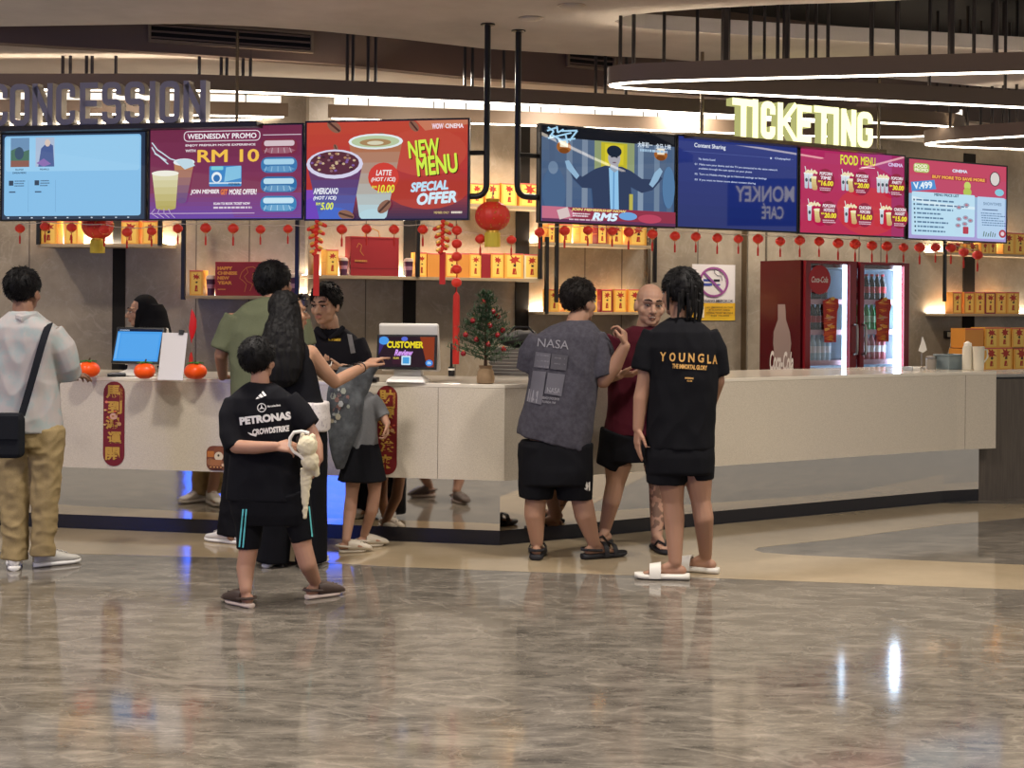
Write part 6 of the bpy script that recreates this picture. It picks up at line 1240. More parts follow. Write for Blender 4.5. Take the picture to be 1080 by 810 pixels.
# ---- P3: man in olive tee leaning at the counter
def p_green():
    t, d = person('man in an olive green tee leaning on the counter behind the long haired woman', 262, 573); A = lambda x, y, dd=0: at(x, y, d+dd)
    gl_, gr = G(243, 573), G(288, 574); M = head_matrix(A(290, 301, .12), -38, 8, 0, 1.1)
    mb = MB(); head_prims(mb, M); limb(mb, [(A(288, 311, .09), .058), (A(284, 328, .03), .066)])
    rows(mb, d, [(325, 258, 306, .08, .02), (345, 250, 314, .10, .01), (400, 253, 305, .10, 0), (450, 250, 300, .11, -.02)])
    limb(mb, [(A(247, 338, .02), .058), (A(233, 374, .0), .043), (A(235, 397, .20), .031)]); hand(mb, A(235, 397, .20), (.05, .9, -.12), (0, -.1, -1), -1, (.15,)*4)
    limb(mb, [(A(316, 338, .02), .058), (A(324, 372, .04), .043), (A(312, 394, .22), .031)]); hand(mb, A(312, 394, .22), (-.1, .9, -.12), (0, -.1, -1), 1, (.15,)*4)
    for kx, g, yw in ((255, gl_, 25), (290, gr, -10)): limb(mb, [(A(kx+4, 445), .09), (A(kx, 510), .06), (Vector((g.x, g.y, .10)), .04)]); foot_prims(mb, g, yw)
    finish_body(mb, t, M, 'fair', '#a17a62'); face_parts(t, M, M_hair)
    hair_cap(t, M, M_hair, .021, ((.11, .075), (.07, .06), (.045, .02), (.01, -.01), (-.04, -.04), (-.10, -.062)), .008, 26, .012, 3)
    mb = MB(); rows(mb, d, [(314, 276, 297, .065, .05), (320, 260, 306, .085, .03), (332, 246, 318, .11, .02), (350, 241, 320, .125, .01), (400, 243, 314, .135, 0), (440, 243, 310, .14, -.01), (462, 242, 310, .14, -.02)])
    sleeve(mb, d, [(250, 336, .02, 14), (241, 352, .01, 13), (234, 369, 0, 12.5)]); sleeve(mb, d, [(312, 336, .02, 14), (322, 366, .02, 12.5)])
    garment(mb, 'tee_shirt', fabric('olive', '#62664f', '#595d47'), t, .009, 9, 6)
    mb = MB(); sleeve(mb, d, [(258, 452, -.02, 22), (254, 500, 0, 18), (247, 545, .03, 16), (245, 564, .03, 16)]); sleeve(mb, d, [(292, 452, -.02, 22), (292, 500, 0, 18), (289, 566, .03, 15)]); rows(mb, d, [(448, 246, 306, .13, -.02), (470, 246, 306, .13, -.02)])
    garment(mb, 'trousers', fabric('black_pants', '#111115', '#16161b'), t, .008, 9, 7, zs=1)
    shoes(t, gl_, 60, 'sneaker', .28); shoes(t, gr, -10, 'sneaker', .28)
    return t
PEOPLE.append(p_green())
# ---- P4: long haired woman pointing at the terminal
def p_woman():
    t, d = person('woman with long black hair and sleeveless black top reaching towards the terminal', 304, 598); A = lambda x, y, dd=0: at(x, y, d+dd)
    gl_, gr = G(284, 597), G(326, 597); M = head_matrix(A(305, 330, .06), -62, 2, 0, 1.02)
    mb = MB(); head_prims(mb, M); limb(mb, [(A(303, 345, .03), .047), (A(305, 364, 0), .053)])
    rows(mb, d, [(362, 290, 322, .07, 0), (376, 284, 330, .085, 0), (420, 292, 334, .085, 0), (455, 284, 340, .11, 0)])
    el, wr = A(353, 403, .14), A(385, 386, .38); limb(mb, [(A(327, 373, .02), .052), (A(342, 392, .08), .046), (el, .038), (A(368, 395, .26), .037), (wr, .026)])
    hand(mb, wr, Vector(A(404, 374, .46))-Vector(wr), (.0, .2, -1), -1, (.18, .25, .4, .5), .95, .1)
    limb(mb, [(A(287, 374, .02), .05), (A(280, 405, .06), .037), (A(296, 412, .24), .026)]); hand(mb, A(296, 412, .24), (.7, .6, 0), (0, 0, -1), 1, s=.9)
    for kx, g in ((296, gl_), (326, gr)): limb(mb, [(A(kx+2, 462), .09), (A(kx, 530), .055), (Vector((g.x, g.y, .10)), .036)]); foot_prims(mb, g, -15, .23)
    finish_body(mb, t, M, 'fair2', '#b58c72'); face_parts(t, M, M_hair)
    mb = MB(); rows(mb, d, [(322, 287, 316, .085, .02), (336, 283, 318, .09, .0), (352, 277, 320, .09, -.04), (370, 272, 321, .075, -.08), (388, 270, 319, .055, -.11), (401, 275, 314, .04, -.12), (408, 283, 306, .025, -.12)]); mb.ell(M @ Vector((0, -.028, .040)), (.092, .096, .094), None, 24, 16, M.to_3x3())
    def strands(p): return .007*noise.noise(Vector((p.x*60+p.z*4, p.y*60, p.z*4)))+.005*noise.noise(Vector((p.x*150+p.z*9, p.y*150, p.z*6)))
    me = skinmesh(mb, .006, 4); rough_up(me, strands); place(me, 'long_hair', M_hair, t, t)
    mb = MB(); a = [M @ Vector(q) for q in ((-.072, .065, .085), (-.03, .093, .098), (.03, .093, .098), (.072, .065, .085))]; mb.tube([a[0], a[1]], .017, n=8); mb.tube([a[2], a[3]], .017, n=8); mb.tube(a[1:3], .005, n=6); mb.tube([a[0], M @ Vector((-.088, -.02, .06))], .004, n=6); mb.tube([a[3], M @ Vector((.088, -.02, .06))], .004, n=6)
    g_ = mb.build('sunglasses', mat('dark_glasses', '#0b0b0d', .15), None, off=t.location); g_.parent = t
    mb = MB(); rows(mb, d, [(360, 291, 321, .07, 0), (368, 286, 327, .09, 0), (385, 289, 331, .10, 0), (420, 293, 339, .10, 0), (432, 286, 345, .12, 0)])
    garment(mb, 'sleeveless_top', fabric('black_top', '#0e0e11', '#15151a'), t, .005, 9, 8)
    mb = MB(); rows(mb, d, [(424, 318, 346, .13, 0), (440, 317, 348, .135, 0), (454, 321, 347, .13, 0)]); garment(mb, 'white_shirt_hem', mat('dotted_white', '#c9c2be', .9, var=(60, '#9c9298', 2, .55, .7)), t, .008, 10, 9)
    mb = MB(); sleeve(mb, d, [(297, 440, 0, 22), (294, 500, 0, 19), (290, 560, .02, 18.5), (287, 592, .02, 18)]); sleeve(mb, d, [(325, 440, 0, 21), (327, 500, 0, 18), (328, 560, .02, 17), (328, 592, .02, 16.5)]); rows(mb, d, [(428, 284, 344, .12, 0), (465, 278, 346, .13, 0)])
    garment(mb, 'wide_trousers', fabric('black_wide', '#0f0f12', '#16161a'), t, .008, 8, 10, zs=.4)
    shoes(t, gl_, -10, 'sneaker', .25); shoes(t, gr, -25, 'sneaker', .25)
    for q in (0, 1):
        mb = MB(); c = Vector(A(381-q*3.5, 387.5+q*1.6, .36-q*.02)); ax = (Vector(wr)-Vector(el)).normalized(); u = ax.orthogonal().normalized(); v = ax.cross(u); mb.tube([c+(u*math.cos(b)+v*math.sin(b))*.033 for b in [2*PI*j/18 for j in range(18)]], .0045, n=6, closed=True)
        b = mb.build('bracelet', mat('bracelet_dark', '#3a2a24', .4), None, off=t.location); b.parent = t
    return t
PEOPLE.append(p_woman())
# ---- P5: boy with hands behind his back
def p_boy():
    t, d = person('boy in a black printed sports shirt and shorts holding his hands behind his back', 292, 636); A = lambda x, y, dd=0: at(x, y, d+dd)
    gl_, gr = G(259, 640), G(332, 631); M = head_matrix(A(272.5, 381, .03), -22, 6, 0, .90)
    mb = MB(); head_prims(mb, M); limb(mb, [(A(274, 396, .01), .046), (A(275, 412), .052)])
    rows(mb, d, [(410, 254, 300, .06, 0), (425, 246, 308, .08, 0), (480, 252, 314, .085, 0), (540, 248, 320, .10, 0)])
    el, wl = A(249, 471, -.10), A(291, 471, -.20); limb(mb, [(A(246, 427), .046), (el, .036), (A(268, 472, -.16), .034), (wl, .025)])
    hand(mb, wl, (1, -.05, 0), (0, .5, -.5), 1, (.5, .5, .6, .6), .82)
    er, wr = A(328, 455, -.02), A(336, 484, -.10); limb(mb, [(A(308, 428), .046), (er, .036), (A(334, 470, -.06), .033), (wr, .025)]); hand(mb, wr, (-.15, -.1, -1), (-1, -.2, 0), -1, (.6, .6, .6, .6), .82)
    limb(mb, [(A(263, 540), .075), (A(262, 580), .050), (A(259, 598, -.01), .048), (Vector((gl_.x, gl_.y, .09)), .032)]); limb(mb, [(A(312, 540), .075), (A(319, 576), .050), (A(324, 594, -.01), .048), (Vector((gr.x, gr.y, .09)), .032)])
    foot_prims(mb, gl_, 48, .21); foot_prims(mb, gr, -52, .21)
    finish_body(mb, t, M, 'boy', '#a9806a'); face_parts(t, M, M_hair)
    hair_cap(t, M, M_hair, .022, ((.11, .07), (.07, .05), (.045, .02), (.01, .0), (-.04, -.03), (-.10, -.065)), .006, 34, .008, 5)
    mb = MB(); rows(mb, d, [(403, 262, 288, .055, 0), (409, 254, 298, .075, 0), (419, 243, 310, .10, 0), (435, 240, 313, .11, 0), (480, 243, 318, .115, 0), (510, 240, 323, .12, 0), (526, 239, 327, .125, 0)])
    sleeve(mb, d, [(252, 425, 0, 15), (246, 440, -.02, 15), (246, 458, -.05, 15), (250, 473, -.08, 13)]); sleeve(mb, d, [(302, 423, 0, 14), (316, 438, -.01, 14.5), (327, 451, -.02, 13)])
    sh = garment(mb, 'sports_shirt', fabric('sport_black', '#101013', '#15151a'), t, .009, 9, 11)
    W = mat('print_white', '#d9d6d2', .7); r_ = -.115
    cx, cy = 276, 430; star = [(cx+4.8*math.cos(a), cy+4.8*math.sin(a)) for a in [2*PI*i/24 for i in range(24)]]; inn = [(cx+3.9*math.cos(a), cy+3.9*math.sin(a)) for a in [2*PI*i/24 for i in range(24)]]
    its = [pg([(269.5, 421), (271.5, 418.5), (274.2, 420)], W), pg([(272.3, 417.8), (274.8, 415), (278, 418.4), (275.2, 419.6)], W), pg([(275.8, 414), (277.5, 412.5), (281, 417), (278.8, 418)], W), (star+inn, [(i, (i+1) % 24, 24+(i+1) % 24, 24+i) for i in range(24)], W)]
    for a in (-90-6, 30-6, 150-6): a = math.radians(a); p = (cx+4.2*math.cos(a), cy+4.2*math.sin(a)); nx, ny = -math.sin(a)*.8, math.cos(a)*.8; its.append(pg([(cx+nx, cy+ny), p, (cx-nx, cy-ny)], W))
    its += [tx('Mercedes-Benz', 282, 426.8, 296, 429, W, .03, rot=r_), tx('PETRONAS', 252.5, 437, 307, 445.5, W, .06, rot=r_), tx('CROWDSTRIKE', 266, 450.5, 305.5, 457, W, .05, .15, rot=r_), pg([(261, 456), (266, 457.5), (271, 458.5), (270, 460.5), (264.5, 459)], W)]
    cam_prints(sh, t, its)
    mb = MB(); sleeve(mb, d, [(265, 522, 0, 25), (263, 550, 0, 15.5), (262, 578, 0, 12.5)]); sleeve(mb, d, [(304, 522, 0, 24), (314, 546, 0, 16), (320, 570, 0, 12.5)]); rows(mb, d, [(518, 242, 325, .12, 0), (540, 244, 329, .12, 0), (552, 248, 329, .10, 0)])
    so = garment(mb, 'sports_shorts', fabric('shorts_black', '#0e0e11', '#141418'), t, .005, 9, 12)
    C = mat('teal_stripe', '#5fc0c4', .7)
    for q in ([(255.5, 537), (257.2, 537), (253.2, 577), (251.6, 577)], [(259, 537), (260.6, 537), (257, 577.5), (255.4, 577.5)], [(325.4, 534), (326.8, 534), (330, 566), (328.6, 566)]): cam_prints(so, t, [quadgrid(q, C, 6)], 'stripe')
    shoes(t, gl_, 48, 'clog', .235, '#3f3028', '#b9a79c'); shoes(t, gr, -52, 'clog', .235, '#3f3028', '#b9a79c')
    # what he holds behind him
    b = thing('plush_toy', 'cream plush with a white loop handle held by the boy behind his back', 'plush toy', A(322, 540, -.12)); Mc = mat('plush_cream', '#cfc4a6', .95, bump=(90, .6, .004))
    mb = MB(); mb.ell(A(324, 470, -.20), (.052, .045, .056), n=20, k=14); mb.ell(A(327, 486, -.19), (.045, .04, .05)); mb.ell(A(319, 459, -.21), .014); mb.ell(A(330, 460, -.20), .014); limb(mb, [(A(331, 488, -.18), .022), (A(334, 500, -.16), .016)]); rows(mb, d, [(494, 317, 333, .02, -.16), (505, 317, 329, .016, -.15), (525, 318, 326, .012, -.14), (547, 320, 323, .010, -.135)]); me = skinmesh(mb, .005, 3); rough_up(me, folds(.006, 28, 2, 1)); place(me, 'plush_body', Mc, b, b)
    mb = MB(); mb.tube([A(x, y, -.21) for x, y in ((326, 457), (318, 455), (310, 456), (306, 462), (305.5, 470), (309, 476), (316, 480), (323, 487))], .009, n=8); mb.build('loop_handle', mat('white_strap', '#d6d0c6', .8), b, off=b.location)
    mb = MB(); mb.ell(A(314.5, 464, -.21), (.012, .01, .022)); mb.build('dark_patch', mat('plush_dark', '#2e2420', .9), b, off=b.location)
    return t
PEOPLE.append(p_boy())
# ---- P6: worker in a black polo behind the counter
def p_polo():
    d = 9.9; g = at(350, 500, d); g.z = 0; t = thing('person', 'worker in a black polo with grey shoulders facing the customers, looking down', 'person', g); A = lambda x, y, dd=0: at(x, y, d+dd)
    M = head_matrix(A(343.5, 322, -.10), 157, -7, 0, 1.16); mb = MB(); head_prims(mb, M); limb(mb, [(A(347, 338, -.06), .066), (A(349, 356, -.02), .07)])
    rows(mb, d, [(352, 326, 374, .08, 0), (370, 318, 382, .11, 0), (420, 322, 378, .11, 0), (450, 322, 378, .12, 0)])
    wr = A(361, 388, -.34); limb(mb, [(A(377, 364, 0), .058), (A(385, 394, -.06), .044), (wr, .031)]); hand(mb, wr, (-1, -.35, .15), (0, .3, .9), -1, (.55, .6, .65, .7), 1.0)
    wl = A(327, 388, -.30); limb(mb, [(A(321, 362, 0), .058), (A(312, 394, -.06), .044), (wl, .031)]); hand(mb, wl, (1, -.3, .1), (0, .2, 1), 1, (.5,)*4)
    for px in (338, 362): k = at(px, 500, d); limb(mb, [(A(px, 446), .09), (Vector((k.x, d, .5)), .06), (Vector((k.x, d+.02, .1)), .04)]); foot_prims(mb, (k.x, d), 178)
    finish_body(mb, t, M, 'polo', '#a98670', .0055, 2); face_parts(t, M, M_hair, True, .0045)
    hair_cap(t, M, M_hair, .016, ((.11, .062), (.085, .066), (.06, .055), (.035, .01), (.01, -.01), (-.04, -.03), (-.10, -.062)), .004, 30, .010, 6)
    mb = MB(); rows(mb, d, [(346, 334, 364, .075, -.02), (353, 325, 375, .10, 0), (364, 317, 383, .125, 0), (400, 319, 381, .135, 0), (455, 318, 382, .14, 0)])
    sleeve(mb, d, [(374, 361, 0, 12), (381, 376, -.02, 11.5), (384, 392, -.06, 10.5), (374, 391, -.20, 8.5)]); sleeve(mb, d, [(323, 360, 0, 12), (315, 378, -.03, 11), (312, 393, -.06, 10.5), (319, 391, -.18, 8.5)])
    Mp = fabric('polo_black', '#131318', '#191920'); sh = garment(mb, 'polo_shirt', Mp, t, .005, 9, 13)
    Mg = mat('polo_grey', '#6a6a6e', .85); Y = mat('logo_yellow', '#d9b430', .6)
    cam_prints(sh, t, [quadgrid([(323, 357), (331, 352), (333.5, 374), (324, 376)], Mg, 8)], 'shoulder_panel'); cam_prints(sh, t, [quadgrid([(366, 352), (371, 353), (375, 372), (370, 373)], Mg, 8)], 'shoulder_panel'); cam_prints(sh, t, [tx('WOW CINEPLEX', 346.5, 357, 359.5, 359.6, Y, .05)], 'logo')
    mb = MB(); mb.tube([A(334, 346, -.10), A(338, 352, -.13), A(344, 357, -.135)], [.018, .022, .012], n=8); mb.tube([A(362, 345, -.09), A(356, 352, -.13), A(347, 357, -.135)], [.018, .022, .012], n=8); mb.build('collar', Mp, sh, off=t.location)
    mb = MB()
    for px in (338, 362): k = at(px, 500, d); mb.tube([A(px, 450), Vector((k.x, d, .5)), Vector((k.x, d, .06))], [.11, .09, .08], n=16)
    garment(mb, 'trousers', fabric('black_trousers', '#121216'), t, .006, 9, 5)
    for px in (338, 362): k = at(px, 500, d); shoes(t, (k.x, d), 178, 'sneaker', .28, '#232327')
    c = A(343, 383.5, -.43); b = thing('phone', 'white phone held by the worker in the black polo', 'phone', c); mb = MB(); R = Matrix.Translation(c) @ Matrix.Rotation(.5, 4, 'X'); mb.box(-.045, .045, -.03, .03, -.006, .006, None, R); mb.build('phone_case', mat('white_phone', '#d6d2cc', .4), b, off=c, smooth=0, bevel=.004); mb = MB(); mb.box(-.040, .040, -.026, .026, .006, .0075, None, R); mb.build('phone_screen', mat('phone_glass', '#15161c', .1), b, off=c, smooth=0)
    return t
PEOPLE.append(p_polo())
# ---- P7: small girl half hidden by a grey jacket
def p_girl():
    t, d = person('small girl in grey tee and black skirt, half hidden by a jacket', 376, 580); A = lambda x, y, dd=0: at(x, y, d+dd)
    gl_, gr = G(365, 583), G(384, 577); M = head_matrix(A(370, 404, .03), -70, 0, 0, .84); mb = MB(); head_prims(mb, M); limb(mb, [(A(372, 414, .03), .038), (A(379, 424, .02), .042)])
    rows(mb, d, [(420, 366, 392, .045, .02), (430, 365, 395, .06, .02), (465, 370, 396, .065, .02), (485, 366, 400, .08, .02)])
    wr = A(408, 447, -.04); limb(mb, [(A(394, 425, .02), .036), (A(404, 438, .0), .029), (wr, .021)]); hand(mb, wr, (.1, -.1, -1), (-1, 0, 0), -1, (.7,)*4, .72)
    wl = A(362, 440, .12); limb(mb, [(A(368, 425, .02), .036), (A(360, 436, .06), .029), (wl, .021)]); hand(mb, wl, (.2, .6, -.5), (0, 0, -1), 1, (.5,)*4, .7)
    limb(mb, [(A(374, 488, .02), .062), (A(371, 522, .01), .040), (A(369, 540, 0), .041), (Vector((gl_.x, gl_.y, .08)), .026)]); limb(mb, [(A(395, 488, .03), .062), (A(395, 520, .04), .040), (A(392, 538, .04), .040), (Vector((gr.x, gr.y, .08)), .026)])
    foot_prims(mb, gl_, -72, .19); foot_prims(mb, gr, -66, .19); finish_body(mb, t, M, 'girl', '#b08872', .005); face_parts(t, M, M_hair)
    hair_cap(t, M, M_hair, .014, ((.11, .075), (.07, .055), (.045, .0), (.02, -.05), (-.04, -.08), (-.10, -.10)), .003, 30, .004, 7, tuft=300)
    mb = MB(); rows(mb, d, [(413, 372, 390, .045, .02), (418, 367, 396, .065, .02), (430, 366, 398, .08, .02), (455, 368, 398, .08, .02), (472, 366, 399, .085, .02)]); sleeve(mb, d, [(391, 421, .02, 8.5), (399, 431, .01, 8.5), (404, 440, 0, 8)]); sleeve(mb, d, [(371, 421, .02, 8), (361, 435, .06, 7)])
    garment(mb, 'tee_shirt', fabric('girl_grey', '#77787a', '#6a6b6d'), t, .005, 12, 14, .006)
    mb = MB(); rows(mb, d, [(467, 368, 399, .085, .02), (480, 364, 402, .095, .02), (507, 356, 408, .12, .02)]); sk = garment(mb, 'skirt', fabric('girl_skirt', '#0f0f12', '#15151a'), t, .007, 14, 15, .006, zs=.2)
    shoes(t, gl_, -72, 'clog', .215, '#c9bfae'); shoes(t, gr, -66, 'clog', .215, '#c9bfae')
    # grey jacket hanging from the woman's arm over the girl
    b = thing('grey_jacket', 'faded grey jacket held up over the small girl, sleeve raised to the terminal', 'jacket', A(365, 493, -.06)); mb = MB()
    limb(mb, [(A(394, 386, -.02), .034), (A(386, 398, -.03), .046), (A(377, 414, -.03), .062)])
    rows(mb, d, [(387, 358, 392, .06, .03), (396, 353, 388, .11, .02), (408, 347, 385, .13, .0), (425, 345, 386, .135, -.01), (445, 346, 383, .11, -.02), (465, 347, 374, .075, -.05), (485, 351, 366, .05, -.06), (494, 355, 362, .03, -.06)])
    m = mat('faded_grey', '#3b3d41', .9, var=(13, '#565a5e', 6, .38, .62), bump=(300, .3, .001)); j = garment(mb, 'jacket_body', m, b, .010, 13, 16, .006, zs=.3)
    rnd = random.Random(8); its = []
    for q in range(26): x, y = rnd.uniform(349, 369), rnd.uniform(408, 446); r = rnd.uniform(1.2, 3.2); its.append(pg([(x+r*math.cos(a), y+r*1.2*math.sin(a)) for a in (0, 1, 2.1, 3, 4.2, 5.2)], pr(rnd.choice(['#8c9086', '#a39c88', '#4a4a4e', '#7a5a54', '#3c3f48', '#97999a']))))
    cam_prints(j, b, its, 'faded_print', .004)
    return t
PEOPLE.append(p_girl())
# ---- P8: man in the grey printed shirt
def p_grey():
    t, d = person('man seen from behind in a washed grey printed shirt and black shorts, one hand raised', 595, 589); A = lambda x, y, dd=0: at(x, y, d+dd)
    gl_, gr = G(566, 589), G(626, 589); M = head_matrix(A(611, 319, .04), -48, 0, 0, 1.08); mb = MB(); head_prims(mb, M); limb(mb, [(A(611, 333, .02), .062), (A(604, 350), .07)])
    rows(mb, d, [(350, 570, 628, .09, 0), (370, 562, 634, .11, 0), (430, 564, 622, .12, 0), (480, 556, 620, .125, 0)])
    el, wr = A(636, 401, -.04), A(659, 365, -.10); limb(mb, [(A(630, 362), .064), (el, .049), (A(648, 386, -.06), .048), (wr, .033)])
    hand(mb, wr, (-.05, .12, 1), (-1, .35, 0), 1, (.75, 1.1, 1.25, 1.3), 1.0, .5)
    limb(mb, [(A(564, 362, .02), .055), (A(561, 388, .06), .042), (A(572, 396, .26), .032)]); hand(mb, A(566, 396, .26), (.7, .6, .1), (0, 0, -1), 1)
    limb(mb, [(A(568, 490), .095), (A(565, 525), .066), (A(564, 543, -.015), .066), (Vector((gl_.x, gl_.y, .10)), .040)]); limb(mb, [(A(606, 490), .095), (A(613, 525), .066), (A(617, 543, -.015), .066), (Vector((gr.x, gr.y, .10)), .040)])
    foot_prims(mb, gl_, -5); foot_prims(mb, gr, -62); finish_body(mb, t, M, 'grey_man', '#a37d66'); face_parts(t, M, M_hairb)
    hair_cap(t, M, M_hairb, .014, ((.11, .08), (.07, .065), (.045, .03), (.01, .005), (-.04, -.025), (-.10, -.062)), .005, 32, .010, 8)
    mb = MB(); rows(mb, d, [(338, 598, 622, .075, .01), (345, 580, 630, .10, 0), (355, 564, 638, .125, 0), (372, 558, 638, .14, 0), (400, 558, 632, .15, 0), (430, 552, 628, .155, 0), (448, 547, 625, .155, 0), (467, 545, 622, .155, -.0)], tilt={6: 5, 7: 10})
    sleeve(mb, d, [(624, 356, 0, 15.5), (632, 372, -.01, 16), (634, 388, -.03, 15), (636, 398, -.04, 13)]); sleeve(mb, d, [(571, 359, 0, 14), (561, 373, .02, 14.5), (557, 391, .04, 13)])
    sh = garment(mb, 'printed_shirt', fabric('washed_grey', '#3d3b42', '#48464d', 40), t, .011, 8, 17)
    q1 = mat('faded_ink', '#5b5960', .9); q2 = mat('faded_ink_light', '#7d7b80', .9); q3 = mat('faded_ink_dark', '#4c4a50', .9); r_ = .06
    its = [tx('NASA', 567, 358, 600, 367, q2, .0, rot=.10), quadgrid([(565, 371), (581, 373), (579, 389), (563, 387)], q1, 5), quadgrid([(582, 373), (599, 375), (597, 391), (580, 389)], q3, 5), quadgrid([(562, 391), (576, 392), (571, 427), (557, 424)], q1, 6), quadgrid([(578, 393), (596, 395), (592, 418), (574, 415)], q1, 6), tx('NASA', 577, 409, 591, 414.5, q2, .02, rot=.08), tx('KENNEDY SPACE CENTER', 572, 419, 590, 421.6, q2, .02, rot=.1), tx('FLORIDA 1969', 572, 423, 586, 425.4, q2, .02, rot=.1), quadgrid([(558, 410), (568, 412), (566, 425), (555.5, 423)], q2, 4)]
    for k in range(5): its.append(tx('LAUNCH COMPLEX', 566+(16 if k % 2 else 0), 374+k*3, 579+(17 if k % 2 else 0), 375.4+k*3, q2, .01, rot=.1))
    cam_prints(sh, t, its)
    mb = MB(); sleeve(mb, d, [(570, 470, 0, 24), (566, 500, 0, 20), (565, 525, 0, 18)]); sleeve(mb, d, [(602, 470, 0, 24), (606, 500, 0, 20), (606, 526, 0, 18.5)]); rows(mb, d, [(464, 549, 621, .145, 0), (495, 548, 624, .155, 0), (510, 548, 624, .15, 0)])
    so = garment(mb, 'shorts', fabric('shorts_black', '#0e0e11', '#141418'), t, .006, 9, 18); Wp = mat('print_white', '#d9d6d2', .7)
    cam_prints(so, t, [pg([(617.5, 512), (619, 508), (620.5, 513), (619, 518)], Wp), pg([(620.5, 509), (622.4, 508), (622.4, 517), (621, 518)], Wp), pg([(616, 515), (619, 514.5), (618, 517)], Wp)], 'logo')
    shoes(t, gl_, -5, 'sandal', .29, '#17161a'); shoes(t, gr, -62, 'sandal', .29, '#17161a')
    return t
PEOPLE.append(p_grey())
# ---- P9: bald man facing us
def p_maroon():
    t, d = person('smiling bald man in a maroon tee and black shorts facing the camera', 666, 577); A = lambda x, y, dd=0: at(x, y, d+dd)
    gl_, gr = G(638, 575), G(693, 580); M = head_matrix(A(685.5, 322, -.02), 186, -4, -4, 1.14); mb = MB(); head_prims(mb, M); limb(mb, [(A(684, 336, 0), .064), (A(681, 352), .072)])
    rows(mb, d, [(350, 652, 710, .09, 0), (368, 644, 718, .115, 0), (430, 648, 712, .12, 0), (480, 646, 714, .125, 0)])
    el, wr = A(638, 398, -.02), A(653, 395, -.22); limb(mb, [(A(647, 364), .062), (el, .047), (wr, .033)]); hand(mb, wr, (.9, -.25, .05), (0, .3, .8), 1, (.35, .4, .45, .5), 1.0, .1)
    limb(mb, [(A(716, 364), .062), (A(724, 400, .02), .047), (A(712, 420, -.18), .033)]); hand(mb, A(712, 420, -.18), (-.7, -.5, 0), (0, .3, .8), -1)
    limb(mb, [(A(652, 488), .092), (A(649, 510), .062), (A(645, 528, .01), .058), (Vector((gl_.x, gl_.y+.02, .10)), .038)]); limb(mb, [(A(693, 488), .092), (A(694, 512), .060), (A(694, 530, .01), .056), (Vector((gr.x, gr.y+.02, .10)), .038)])
    foot_prims(mb, gl_, 150); foot_prims(mb, gr, 195)
    k0 = A(694, 540)
    finish_body(mb, t, M, 'maroon_man', '#b28c76', .0055, 2, tattoo=lambda p: abs(p.x-k0.x) < .09 and .12 < p.z < .50); face_parts(t, M, M_hair, True, .0042)
    mb = MB(); mb.ell(M @ Vector((0, .0985, -.0605)), (.0165, .006, .0030), None, 12, 6, M.to_3x3()); mb.build('teeth', mat('teeth', '#d9cfc2', .3), t, off=t.location)
    0 and hair_cap(t, M, mat('shaved_hair', '#86685a', .6), .0010, ((.11, .09), (.07, .085), (.045, .06), (.01, .03), (-.04, -.01), (-.10, -.05)), .0, 30, 0, 9, 'shaved_hair', tuft=0)
    mb = MB(); rows(mb, d, [(344, 668, 698, .075, 0), (350, 654, 710, .10, 0), (360, 645, 718, .13, 0), (380, 643, 720, .14, 0), (430, 640, 716, .145, 0), (458, 636, 716, .15, 0)])
    sleeve(mb, d, [(653, 358, 0, 14), (645, 374, 0, 13.5), (640, 391, -.01, 13)]); sleeve(mb, d, [(710, 358, 0, 14), (718, 374, .01, 13.5), (722, 391, .01, 13)])
    garment(mb, 'tee_shirt', fabric('maroon', '#4c1822', '#431420'), t, .009, 9, 19)
    mb = MB(); sleeve(mb, d, [(656, 458, 0, 24), (648, 480, 0, 18.5), (642, 494, 0, 14.5)]); sleeve(mb, d, [(692, 458, 0, 24), (696, 480, 0, 18), (697, 498, 0, 16)]); rows(mb, d, [(450, 638, 714, .135, 0), (474, 634, 716, .145, 0), (486, 634, 716, .14, 0)])
    garment(mb, 'shorts', fabric('shorts_black', '#0e0e11', '#141418'), t, .006, 9, 20); shoes(t, gl_, 150, 'flip', .27, '#18161a'); shoes(t, gr, 195, 'flip', .27, '#18161a')
    return t
PEOPLE.append(p_maroon())
